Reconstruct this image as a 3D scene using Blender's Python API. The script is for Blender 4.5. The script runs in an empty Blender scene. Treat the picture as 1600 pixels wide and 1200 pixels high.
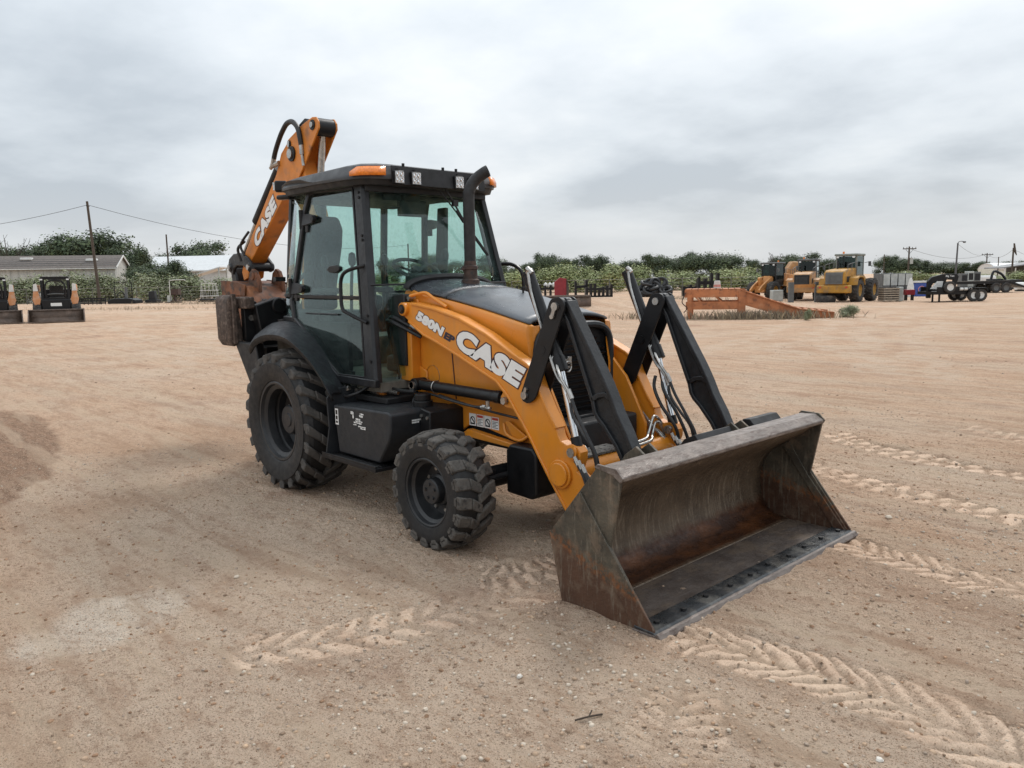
import bpy, bmesh, math, random
import numpy as np
from mathutils import Vector, Matrix

SC = bpy.context.scene
COL = SC.collection
RND = random.Random(7)
rad = math.radians

# ------------------------------------------------------------------ camera
CAM = Vector((6.1793, -4.0399, 1.7579))
YAW, PITCH, ROLL, FOC = rad(137.2051), rad(-7.6485), rad(-1.0412), 1215.52
fw = Vector((math.cos(YAW)*math.cos(PITCH), math.sin(YAW)*math.cos(PITCH), math.sin(PITCH)))
r0 = Vector((math.sin(YAW), -math.cos(YAW), 0)); u0 = r0.cross(fw)
rt = r0*math.cos(ROLL) + u0*math.sin(ROLL); up = -r0*math.sin(ROLL) + u0*math.cos(ROLL)
cd = bpy.data.cameras.new('camera'); cam = bpy.data.objects.new('camera', cd); COL.objects.link(cam)
cam.matrix_world = Matrix(((rt.x, up.x, -fw.x, CAM.x), (rt.y, up.y, -fw.y, CAM.y), (rt.z, up.z, -fw.z, CAM.z), (0, 0, 0, 1)))
cd.sensor_fit = 'HORIZONTAL'; cd.sensor_width = 36.0; cd.lens = FOC/1600*36
cd.clip_start = 0.05; cd.clip_end = 6000
SC.camera = cam

# ------------------------------------------------------------------ world: overcast sky
SUN_EL, SUN_AZ = 50.0, 108.0           # azimuth measured from +X towards +Y
W = bpy.data.worlds.new('World'); SC.world = W; W.use_nodes = True
nt = W.node_tree; nt.nodes.clear()
def nd(t, tree=None, **kw):
    n = (tree or nt).nodes.new(t)
    for k, v in kw.items(): setattr(n, k, v)
    return n
L = nt.links.new
out = nd('ShaderNodeOutputWorld'); bg = nd('ShaderNodeBackground'); L(bg.outputs[0], out.inputs[0])
bg.inputs[1].default_value = 0.1
sky = nd('ShaderNodeTexSky', sky_type='NISHITA', sun_disc=False)
sky.sun_elevation = rad(SUN_EL); sky.sun_rotation = rad(90-SUN_AZ); sky.dust_density = 4.0
tc = nd('ShaderNodeTexCoord'); sep = nd('ShaderNodeSeparateXYZ'); L(tc.outputs['Generated'], sep.inputs[0])
def M(op, a, b=None, c=None):
    n = nd('ShaderNodeMath', operation=op)
    for i, v in enumerate((a, b, c)):
        if v is None: continue
        if isinstance(v, (int, float)): n.inputs[i].default_value = v
        else: L(v, n.inputs[i])
    return n.outputs[0]
zc = M('MAXIMUM', sep.outputs[2], 0.0)
den = M('ADD', zc, 0.22)
cx_ = M('DIVIDE', sep.outputs[0], den); cy_ = M('DIVIDE', sep.outputs[1], den)
cmb = nd('ShaderNodeCombineXYZ'); L(cx_, cmb.inputs[0]); L(cy_, cmb.inputs[1]); cmb.inputs[2].default_value = 3.7
n1 = nd('ShaderNodeTexNoise'); n1.inputs['Scale'].default_value = 0.85; n1.inputs['Detail'].default_value = 5; n1.inputs['Roughness'].default_value = 0.44
n1.inputs['Distortion'].default_value = 0.35
L(cmb.outputs[0], n1.inputs['Vector'])
n2 = nd('ShaderNodeTexNoise'); n2.inputs['Scale'].default_value = 2.6; n2.inputs['Detail'].default_value = 6; n2.inputs['Roughness'].default_value = 0.55
L(cmb.outputs[0], n2.inputs['Vector'])
cl = M('ADD', M('MULTIPLY', n1.outputs[0], 0.72), M('MULTIPLY', n2.outputs[0], 0.28))
rp = nd('ShaderNodeValToRGB'); L(cl, rp.inputs[0])
e = rp.color_ramp.elements
e[0].position = 0.37; e[0].color = (0.475, 0.525, 0.575, 1)
e[1].position = 0.60; e[1].color = (0.78, 0.815, 0.84, 1)
m_ = rp.color_ramp.elements.new(0.485); m_.color = (0.64, 0.69, 0.735, 1)
# bright rim low on the horizon, then brighter overhead as overcast skies are
hz = nd('ShaderNodeMapRange'); L(zc, hz.inputs[0]); hz.inputs[1].default_value = 0.0; hz.inputs[2].default_value = 0.13
hz.inputs[3].default_value = 0.75; hz.inputs[4].default_value = 0.0; hz.interpolation_type = 'SMOOTHSTEP'
mh = nd('ShaderNodeMix', data_type='RGBA'); L(hz.outputs[0], mh.inputs[0]); L(rp.outputs[0], mh.inputs[6]); mh.inputs[7].default_value = (0.70, 0.715, 0.72, 1)
gain = M('MULTIPLY', M('ADD', M('MULTIPLY', zc, 0.95), 0.93), 10.0)
sc_ = nd('ShaderNodeVectorMath', operation='SCALE'); L(mh.outputs[2], sc_.inputs[0]); L(gain, sc_.inputs[3])
mx = nd('ShaderNodeMix', data_type='RGBA'); mx.inputs[0].default_value = 0.93; L(sky.outputs[0], mx.inputs[6]); L(sc_.outputs[0], mx.inputs[7])
L(mx.outputs[2], bg.inputs[0])

# ------------------------------------------------------------------ sun (veiled)
sd = bpy.data.lights.new('sun', 'SUN'); sd.energy = 1.5; sd.angle = rad(14); sd.color = (1.0, 0.965, 0.92)
so = bpy.data.objects.new('sun', sd); COL.objects.link(so)
sv = Vector((math.cos(rad(SUN_AZ))*math.cos(rad(SUN_EL)), math.sin(rad(SUN_AZ))*math.cos(rad(SUN_EL)), math.sin(rad(SUN_EL))))
so.rotation_euler = sv.to_track_quat('Z', 'Y').to_euler(); so.location = (0, 0, 40)

vs = SC.view_settings; vs.view_transform = 'Standard'; vs.look = 'None'; vs.exposure = 0.16; vs.gamma = 1.0; vs.use_curve_mapping = False
SC.cycles.max_bounces = 8; SC.cycles.transparent_max_bounces = 24; SC.cycles.caustics_reflective = False; SC.cycles.caustics_refractive = False

# ------------------------------------------------------------------ helpers
def ground_at(px, py, z=0.0):
    d = fw + rt*((px-800)/FOC) - up*((py-600)/FOC)
    t = (z-CAM.z)/d.z
    return CAM + d*t
def point_at(px, py, depth):
    return CAM + (fw + rt*((px-800)/FOC) - up*((py-600)/FOC))*depth
def site(px, depth):
    """ground point on the bearing of a landmark, depth metres in front of the lens"""
    py = 437 - (px-800)*0.01818
    p = point_at(px, py + CAM.z/depth*FOC, depth)
    return Vector((p.x, p.y, 0))
VIEW_ANGLE = math.atan2(fw.y, fw.x)          # heading that looks away from the camera

def catmull(pts, k=6):
    P = [Vector(p) for p in pts]
    if len(P) < 3: return P
    o = []
    for i in range(len(P)-1):
        a = P[max(i-1, 0)]; b = P[i]; c = P[i+1]; d = P[min(i+2, len(P)-1)]
        for j in range(k):
            t = j/k
            o.append(0.5*((2*b)+(c-a)*t+(2*a-5*b+4*c-d)*t*t+(3*b-a-3*c+d)*t**3))
    o.append(P[-1]); return o

class MB:
    def __init__(s): s.v = []; s.f = []; s.mi = []; s.cur = 0
    def add(s, vs, fs):
        b = len(s.v); s.v += [tuple(p) for p in vs]; s.f += [tuple(b+i for i in f) for f in fs]; s.mi += [s.cur]*len(fs); return s
    def hexa(s, p):   # 0-3 bottom ring, 4-7 top ring
        return s.add(p, [(3, 2, 1, 0), (4, 5, 6, 7), (0, 1, 5, 4), (1, 2, 6, 5), (2, 3, 7, 6), (3, 0, 4, 7)])
    def box(s, c, size, rot=None):
        a, b, d = size[0]/2, size[1]/2, size[2]/2
        p = [Vector(q) for q in ((-a,-b,-d),(a,-b,-d),(a,b,-d),(-a,b,-d),(-a,-b,d),(a,-b,d),(a,b,d),(-a,b,d))]
        if rot is not None: p = [rot @ q for q in p]
        return s.hexa([Vector(c)+q for q in p])
    def bb(s, x0, x1, y0, y1, z0, z1): return s.box(((x0+x1)/2, (y0+y1)/2, (z0+z1)/2), (x1-x0, y1-y0, z1-z0))
    def prism(s, o, lo, hi, ax='y'):
        n = len(o)
        def pt(q, h): return (q[0], h, q[1]) if ax == 'y' else ((h, q[0], q[1]) if ax == 'x' else (q[0], q[1], h))
        v = [pt(q, lo) for q in o]+[pt(q, hi) for q in o]
        area = sum(o[i][0]*o[(i+1) % n][1]-o[(i+1) % n][0]*o[i][1] for i in range(n))
        flip = (area > 0) ^ (ax == 'y') ^ (hi < lo)
        a = tuple(range(n)); b = tuple(range(n, 2*n))
        sides = [(i, (i+1) % n, n+(i+1) % n, n+i) for i in range(n)]
        if flip: fs = [a[::-1], b]+sides
        else: fs = [a, b[::-1]]+[f[::-1] for f in sides]
        return s.add(v, fs)
    def cyl(s, p0, p1, r0, r1=None, n=18, caps=True):
        p0 = Vector(p0); p1 = Vector(p1); r1 = r0 if r1 is None else r1
        d = (p1-p0).normalized(); a = d.orthogonal().normalized(); b = d.cross(a)
        v = []
        for p, r in ((p0, r0), (p1, r1)):
            v += [p+(a*math.cos(2*math.pi*i/n)+b*math.sin(2*math.pi*i/n))*r for i in range(n)]
        fs = [(i, (i+1) % n, n+(i+1) % n, n+i) for i in range(n)]
        if caps: fs += [tuple(range(n-1, -1, -1)), tuple(range(n, 2*n))]
        return s.add(v, fs)
    def tube(s, pts, r, n=8, smooth=6, caps=True):
        P = catmull(pts, smooth) if smooth else [Vector(p) for p in pts]
        m = len(P); v = []; prev = None
        rr = r if isinstance(r, (list, tuple)) else None
        for i, p in enumerate(P):
            d = (P[min(i+1, m-1)]-P[max(i-1, 0)]).normalized()
            if prev is None: a = d.orthogonal().normalized()
            else:
                a = prev-d*prev.dot(d)
                a = a.normalized() if a.length > 1e-6 else d.orthogonal().normalized()
            prev = a; b = d.cross(a)
            q = r if rr is None else rr[0]+(rr[1]-rr[0])*i/(m-1)
            v += [p+(a*math.cos(2*math.pi*j/n)+b*math.sin(2*math.pi*j/n))*q for j in range(n)]
        fs = [(i*n+j, i*n+(j+1) % n, (i+1)*n+(j+1) % n, (i+1)*n+j) for i in range(m-1) for j in range(n)]
        if caps: fs += [tuple(range(n-1, -1, -1)), tuple(range((m-1)*n, m*n))]
        return s.add(v, fs)
    def bar(s, pts, w, h, upv=(0, 0, 1)):
        """rectangular bar along a polyline; w across (perpendicular to upv), h along upv"""
        P = [Vector(p) for p in pts]; m = len(P); v = []; U = Vector(upv)
        for i, p in enumerate(P):
            d = (P[min(i+1, m-1)]-P[max(i-1, 0)]).normalized()
            a = d.cross(U).normalized(); b = a.cross(d).normalized()
            v += [p+a*w/2*sx+b*h/2*sy for sx, sy in ((-1,-1),(1,-1),(1,1),(-1,1))]
        fs = [(i*4+j, i*4+(j+1) % 4, (i+1)*4+(j+1) % 4, (i+1)*4+j) for i in range(m-1) for j in range(4)]
        fs += [(3, 2, 1, 0), tuple(range((m-1)*4, m*4))]
        return s.add(v, fs)
    def lathe(s, prof, c=(0, 0, 0), n=40, ax='y', closed=False):
        """prof: (radius, offset along axis)"""
        v = []; c = Vector(c); m = len(prof)
        for r, h in prof:
            for i in range(n):
                t = 2*math.pi*i/n
                q = Vector((r*math.cos(t), h, r*math.sin(t))) if ax == 'y' else (Vector((r*math.cos(t), r*math.sin(t), h)) if ax == 'z' else Vector((h, r*math.cos(t), r*math.sin(t))))
                v.append(c+q)
        rng = range(m) if closed else range(m-1)
        fs = [(i*n+j, i*n+(j+1) % n, ((i+1) % m)*n+(j+1) % n, ((i+1) % m)*n+j) for i in rng for j in range(n)]
        return s.add(v, fs)
    def slab(s, pts, th):
        """flat polygon in 3D given thickness"""
        P = [Vector(p) for p in pts]; n = len(P)
        nm = Vector((0, 0, 0))
        for i in range(n): nm += (P[i]-P[0]).cross(P[(i+1) % n]-P[0])
        nm.normalize()
        v = [p-nm*th/2 for p in P]+[p+nm*th/2 for p in P]
        fs = [tuple(range(n-1, -1, -1)), tuple(range(n, 2*n))]+[(i, (i+1) % n, n+(i+1) % n, n+i) for i in range(n)]
        return s.add(v, fs)
    def sheet(s, rows):
        m = len(rows); n = len(rows[0])
        return s.add([p for r in rows for p in r], [(i*n+j, i*n+j+1, (i+1)*n+j+1, (i+1)*n+j) for i in range(m-1) for j in range(n-1)])
    def mirror_y(s):
        q = MB(); q.v = [(a, -b, c) for a, b, c in s.v]; q.f = [f[::-1] for f in s.f]; q.mi = list(s.mi); return q
    def mesh(s, name, mats, smooth=True, ang=32):
        me = bpy.data.meshes.new(name); me.from_pydata(s.v, [], s.f); 
        for m in (mats if isinstance(mats, (list, tuple)) else [mats]): me.materials.append(m)
        if any(s.mi): me.polygons.foreach_set('material_index', s.mi)
        bm = bmesh.new(); bm.from_mesh(me); bmesh.ops.recalc_face_normals(bm, faces=bm.faces); bm.to_mesh(me); bm.free()
        me.polygons.foreach_set('use_smooth', [smooth]*len(me.polygons))
        if smooth: me.set_sharp_from_angle(angle=rad(ang))
        me.update(); return me
    def build(s, name, mats, parent=None, bev=0.0, seg=2, smooth=True, ang=32, solid=0, loc=None, rz=0):
        o = bpy.data.objects.new(name, s.mesh(name, mats, smooth, ang)); COL.objects.link(o)
        if parent is not None: o.parent = parent
        if loc is not None: o.location = loc; o.rotation_euler.z = rz
        if solid:
            md = o.modifiers.new('thickness', 'SOLIDIFY'); md.thickness = solid; md.offset = -1
        if bev:
            md = o.modifiers.new('edge', 'BEVEL'); md.width = bev; md.segments = seg; md.limit_method = 'ANGLE'; md.angle_limit = rad(40); md.use_clamp_overlap = True
        return o

def build_each(mb, name, mats, parent=None, gap=.006, **kw):
    """build every separate piece collected in mb as an object of its own"""
    n = len(mb.v); par = list(range(n))
    def find(a):
        while par[a] != a: par[a] = par[par[a]]; a = par[a]
        return a
    for f in mb.f:
        for i in f[1:]: par[find(f[0])] = find(i)
    isl = {}
    for i in range(n): isl.setdefault(find(i), []).append(i)
    boxes = []
    for k, ids in isl.items():
        P = [mb.v[i] for i in ids]; boxes.append([[min(q[a] for q in P)-gap for a in range(3)], [max(q[a] for q in P)+gap for a in range(3)], {k}])
    done = False
    while not done:
        done = True
        for i in range(len(boxes)):
            for j in range(i+1, len(boxes)):
                a, b = boxes[i], boxes[j]
                if all(a[0][k] <= b[1][k] and b[0][k] <= a[1][k] for k in range(3)):
                    boxes[i] = [[min(a[0][k], b[0][k]) for k in range(3)], [max(a[1][k], b[1][k]) for k in range(3)], a[2] | b[2]]; boxes.pop(j); done = False; break
            if not done: break
    outs = []
    for b in boxes:
        q = MB(); mp = {}
        for f in mb.f:
            if find(f[0]) in b[2]:
                for i in f:
                    if i not in mp: mp[i] = len(q.v); q.v.append(mb.v[i])
                q.f.append(tuple(mp[i] for i in f)); q.mi.append(0)
        outs.append(q.build(name, mats, parent, **kw))
    return outs
def tag(o, label=None, cat=None, group=None, kind=None):
    if label: o['label'] = label
    if cat: o['category'] = cat
    if group: o['group'] = group
    if kind: o['kind'] = kind
    return o
def thing(name, loc, label, cat, rz=0, group=None):
    o = bpy.data.objects.new(name, None); COL.objects.link(o); o.location = loc; o.rotation_euler.z = rz; o.empty_display_size = .2
    return tag(o, label, cat, group)
def copy_tree(o, parent=None):
    c = o.copy(); COL.objects.link(c)
    if parent is not None: c.parent = parent
    for ch in list(o.children): copy_tree(ch, c)
    return c
def bolt_set(name, mat, parent, pts, axis, r=.012, h=.012, n=6):
    """one bolt mesh, an object per bolt"""
    a = Vector(axis).normalized(); m = MB(); m.cyl((0, 0, 0), a*h, r, n=n); me = m.mesh(name, mat, smooth=False)
    for p in pts:
        o = bpy.data.objects.new(name, me); COL.objects.link(o); o.location = p
        if parent is not None: o.parent = parent

# ------------------------------------------------------------------ materials
def mat(name, col, rough=.5, metal=0.0, col2=None, thr=(.45, .65), scale=5.0, detail=6, var=.12, bump=0.0, bscale=60.0, rvar=.12,
        dust=None, dthr=(.55, .8), dscale=3.0, stretch=None, spec=.5, coat=0.0, attr=None, emit=0):
    m = bpy.data.materials.new(name); m.use_nodes = True; t = m.node_tree; N = t.nodes; K = t.links.new
    b = N['Principled BSDF']; b.inputs['Metallic'].default_value = metal; b.inputs['Specular IOR Level'].default_value = spec
    b.inputs['Coat Weight'].default_value = coat; b.inputs['Coat Roughness'].default_value = .12
    tcn = N.new('ShaderNodeTexCoord'); src = tcn.outputs['Object']
    if stretch:
        mp = N.new('ShaderNodeMapping'); mp.inputs['Scale'].default_value = stretch; K(src, mp.inputs[0]); ssrc = mp.outputs[0]
    else: ssrc = src
    def noise(sc, dt=6, s=None, rg=.6):
        n = N.new('ShaderNodeTexNoise'); n.inputs['Scale'].default_value = sc; n.inputs['Detail'].default_value = dt; n.inputs['Roughness'].default_value = rg
        K(s or src, n.inputs['Vector']); return n.outputs[0]
    def rng(v, a, b_, c=0., d=1.):
        r = N.new('ShaderNodeMapRange'); K(v, r.inputs[0])
        for i, q in enumerate((a, b_, c, d)): r.inputs[i+1].default_value = q
        r.interpolation_type = 'SMOOTHSTEP'; return r.outputs[0]
    def mix(f, a, b_):
        x = N.new('ShaderNodeMix'); x.data_type = 'RGBA'
        if isinstance(f, float): x.inputs[0].default_value = f
        else: K(f, x.inputs[0])
        for i, q in ((6, a), (7, b_)):
            if isinstance(q, tuple): x.inputs[i].default_value = (*q, 1)
            else: K(q, x.inputs[i])
        return x.outputs[2]
    nv = noise(scale, detail, ssrc)
    lo = tuple(c*(1-var) for c in col); hi = tuple(min(1, c*(1+var)) for c in col)
    c = mix(rng(nv, .3, .7), lo, hi)
    if col2: c = mix(rng(noise(scale*1.7+.37, 8, ssrc), *thr), c, col2)
    if dust: c = mix(rng(noise(dscale, 8), *dthr), c, dust)
    if attr:
        an = N.new('ShaderNodeAttribute'); an.attribute_name = attr
        x = N.new('ShaderNodeMix'); x.data_type = 'RGBA'; x.blend_type = 'MULTIPLY'; x.inputs[0].default_value = 1.0
        K(c, x.inputs[6]); K(an.outputs['Color'], x.inputs[7]); c = x.outputs[2]
    K(c, b.inputs['Base Color'])
    K(rng(noise(scale*2.3, 5), .25, .75, max(.02, rough-rvar), min(1, rough+rvar)), b.inputs['Roughness'])
    if bump:
        bp = N.new('ShaderNodeBump'); bp.inputs['Strength'].default_value = bump; bp.inputs['Distance'].default_value = .01
        K(noise(bscale, 4, ssrc), bp.inputs['Height']); K(bp.outputs[0], b.inputs['Normal'])
    if emit:
        b.inputs['Emission Color'].default_value = (*col, 1); b.inputs['Emission Strength'].default_value = emit
    return m
def glass(name, tint, rough=.02, spots=0.0):
    m = bpy.data.materials.new(name); m.use_nodes = True; t = m.node_tree; N = t.nodes; N.clear(); K = t.links.new
    o = N.new('ShaderNodeOutputMaterial'); tr = N.new('ShaderNodeBsdfTransparent'); gl = N.new('ShaderNodeBsdfGlossy')
    gl.inputs['Roughness'].default_value = rough; gl.inputs['Color'].default_value = (.9, .95, .95, 1)
    lw = N.new('ShaderNodeLayerWeight'); lw.inputs[0].default_value = .5; pw = N.new('ShaderNodeMath'); pw.operation = 'POWER'; pw.inputs[1].default_value = 4.0
    fr = N.new('ShaderNodeMath'); fr.operation = 'MULTIPLY_ADD'; fr.inputs[1].default_value = .9; fr.inputs[2].default_value = .035
    K(lw.outputs['Facing'], pw.inputs[0]); K(pw.outputs[0], fr.inputs[0]); mx = N.new('ShaderNodeMixShader')
    tr.inputs['Color'].default_value = (*tint, 1)
    K(fr.outputs[0], mx.inputs[0]); K(tr.outputs[0], mx.inputs[1]); K(gl.outputs[0], mx.inputs[2])
    last = mx.outputs[0]
    if spots:
        # dried rain marks and dust film on the pane
        tcn = N.new('ShaderNodeTexCoord'); n = N.new('ShaderNodeTexNoise'); n.inputs['Scale'].default_value = 38; n.inputs['Detail'].default_value = 5
        n2_ = N.new('ShaderNodeTexNoise'); n2_.inputs['Scale'].default_value = 2.2
        K(tcn.outputs['Object'], n.inputs['Vector']); K(tcn.outputs['Object'], n2_.inputs['Vector'])
        r = N.new('ShaderNodeMapRange'); r.inputs[1].default_value = .5; r.inputs[2].default_value = .75; r.inputs[4].default_value = spots; K(n.outputs[0], r.inputs[0])
        r2 = N.new('ShaderNodeMapRange'); r2.inputs[1].default_value = .35; r2.inputs[2].default_value = .7; r2.inputs[3].default_value = .3; K(n2_.outputs[0], r2.inputs[0])
        mu = N.new('ShaderNodeMath'); mu.operation = 'MULTIPLY'; K(r.outputs[0], mu.inputs[0]); K(r2.outputs[0], mu.inputs[1])
        df = N.new('ShaderNodeBsdfDiffuse'); df.inputs['Color'].default_value = (.28, .31, .29, 1)
        m2 = N.new('ShaderNodeMixShader'); K(mu.outputs[0], m2.inputs[0]); K(last, m2.inputs[1]); K(df.outputs[0], m2.inputs[2]); last = m2.outputs[0]
    K(last, o.inputs[0]); return m

DUST = (.25, .18, .125)
ORANGE = mat('orange_paint', (.66, .225, .014), .40, scale=2.5, var=.10, dust=(.42, .20, .065), dthr=(.55, .95), dscale=5, coat=.25, rvar=.12)
ORANGE_OLD = mat('worn_orange_paint', (.60, .20, .022), .5, scale=3.5, var=.15, col2=(.26, .095, .03), thr=(.60, .76), dust=(.2, .1, .05), dthr=(.5, .85), dscale=6)
def weathered_paint(name, col):
    m = mat(name, col, .40, scale=2.5, var=.08, dust=(.42, .22, .09), dthr=(.54, .95), dscale=7, coat=.2, rvar=.14, bump=.05, bscale=30)
    t = m.node_tree; N = t.nodes; K = t.links.new; b = N['Principled BSDF']; src = b.inputs['Base Color'].links[0].from_socket
    tcn = N.new('ShaderNodeTexCoord'); mp = N.new('ShaderNodeMapping'); mp.inputs['Scale'].default_value = (9, 9, 1.2); K(tcn.outputs['Object'], mp.inputs[0])
    def layer(c, sc, lo, hi, amt, col2, vec):
        n = N.new('ShaderNodeTexNoise'); n.inputs['Scale'].default_value = sc; n.inputs['Detail'].default_value = 9; n.inputs['Roughness'].default_value = .68; K(vec, n.inputs['Vector'])
        r = N.new('ShaderNodeMapRange'); r.inputs[1].default_value = lo; r.inputs[2].default_value = hi; r.inputs[4].default_value = amt; K(n.outputs[0], r.inputs[0])
        x = N.new('ShaderNodeMix'); x.data_type = 'RGBA'; K(r.outputs[0], x.inputs[0]); K(c, x.inputs[6]); x.inputs[7].default_value = (*col2, 1); return x.outputs[2]
    c = layer(src, 1.0, .52, .72, .30, (.33, .20, .11), mp.outputs[0])          # run-down dust streaks
    c = layer(c, 26, .66, .72, .75, (.13, .055, .02), tcn.outputs['Object'])    # chips
    c = layer(c, 3.1, .60, .78, .45, (.22, .10, .03), tcn.outputs['Object'])    # grime patches
    K(c, b.inputs['Base Color']); return m
ORANGE = weathered_paint('orange_paint', (.66, .235, .018))
BLACK = mat('black_paint', (.010, .010, .011), .40, scale=6, var=.25, dust=(.045, .037, .030), dthr=(.62, 1.0), dscale=5, spec=.3)
CAST = mat('dark_cast_steel', (.016, .017, .019), .40, scale=9, var=.3, dust=(.06, .052, .044), dthr=(.62, .98), dscale=11, spec=.35, bump=.25, bscale=50)
PLASTIC = mat('dark_grey_plastic', (.020, .022, .025), .50, scale=8, var=.15, dust=(.06, .053, .045), dthr=(.60, 1.0), dscale=5, spec=.35, bump=.12, bscale=240)
ROOFMAT = mat('roof_plastic', (.036, .038, .041), .48, scale=4, var=.12, bump=.08, bscale=260, dust=(.11, .10, .095), dthr=(.55, .95), dscale=3)
HOODMAT = mat('wet_hood_paint', (.040, .045, .052), .22, scale=3, var=.2, col2=(.075, .085, .1), thr=(.5, .68), bump=.5, bscale=85, rvar=.15)
HOODFRONT = mat('hood_paint', (.085, .094, .106), .34, scale=3, var=.12, bump=.08, bscale=120, dust=(.13, .125, .12), dthr=(.5, .95), dscale=4)
DEEP = mat('soot_black', (.009, .009, .010), .6, scale=6, var=.3)
RUBBER = mat('tyre_rubber', (.008, .008, .0085), .6, scale=8, var=.3, dust=(.06, .05, .04), dthr=(.62, .98), dscale=9, bump=.15, bscale=90)
TREAD = mat('dusty_tread_rubber', (.082, .074, .065), .8, scale=14, var=.3, col2=(.022, .020, .019), thr=(.52, .7), bump=.6, bscale=70)
TREAD_R = mat('rear_tread_rubber', (.068, .062, .056), .8, scale=10, var=.3, col2=(.02, .019, .018), thr=(.56, .72), bump=.4, bscale=60)
RIM = mat('grey_rim_paint', (.019, .020, .022), .45, scale=7, var=.2, dust=(.075, .062, .048), dthr=(.56, .95), dscale=8)
STEEL = mat('zinc_steel', (.42, .41, .39), .32, metal=.9, scale=20, var=.2)
CHROME = mat('chrome_rod', (.80, .81, .82), .13, metal=1.0, scale=20, var=.05, rvar=.05)
HOSE = mat('hose_rubber', (.014, .014, .015), .5, scale=20, var=.2)
WHITE = mat('white_decal', (.78, .78, .76), .45, scale=20, var=.03)
MAROON = mat('dark_outline_decal', (.055, .012, .012), .45, scale=20, var=.05)
NAVY = mat('navy_decal', (.015, .013, .03), .45, scale=20, var=.05)
REDDECAL = mat('red_decal', (.5, .05, .03), .45, scale=20, var=.05)
AMBER = mat('amber_lens', (.85, .22, .012), .18, scale=60, var=.2, coat=.6, bump=.25, bscale=160)
LENS = mat('clear_lamp_lens', (.72, .74, .76), .12, scale=90, var=.35, bump=.8, bscale=130, coat=.5)
SEATM = mat('seat_fabric', (.045, .043, .042), .8, scale=30, var=.2)
INTERIOR = mat('interior_plastic', (.05, .052, .052), .65, scale=12, var=.15)
MATBEIGE = mat('cab_floor_mat', (.14, .13, .11), .8, scale=9, var=.3)
GLASS = glass('tinted_glass', (.80, .905, .88), spots=.08)
EXH = mat('exhaust_black', (.014, .014, .0145), .6, scale=12, var=.3, bump=.2, bscale=90)
EXH_RUST = mat('rusty_clamp', (.06, .035, .026), .75, scale=16, var=.4, col2=(.03, .025, .024), thr=(.5, .65), bump=.3, bscale=90)
BRONZE = mat('worn_bare_steel', (.17, .142, .125), .5, metal=.35, scale=7, var=.25, col2=(.095, .068, .056), thr=(.48, .66), bump=.35, bscale=60, stretch=(3, 1, 3))
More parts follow.
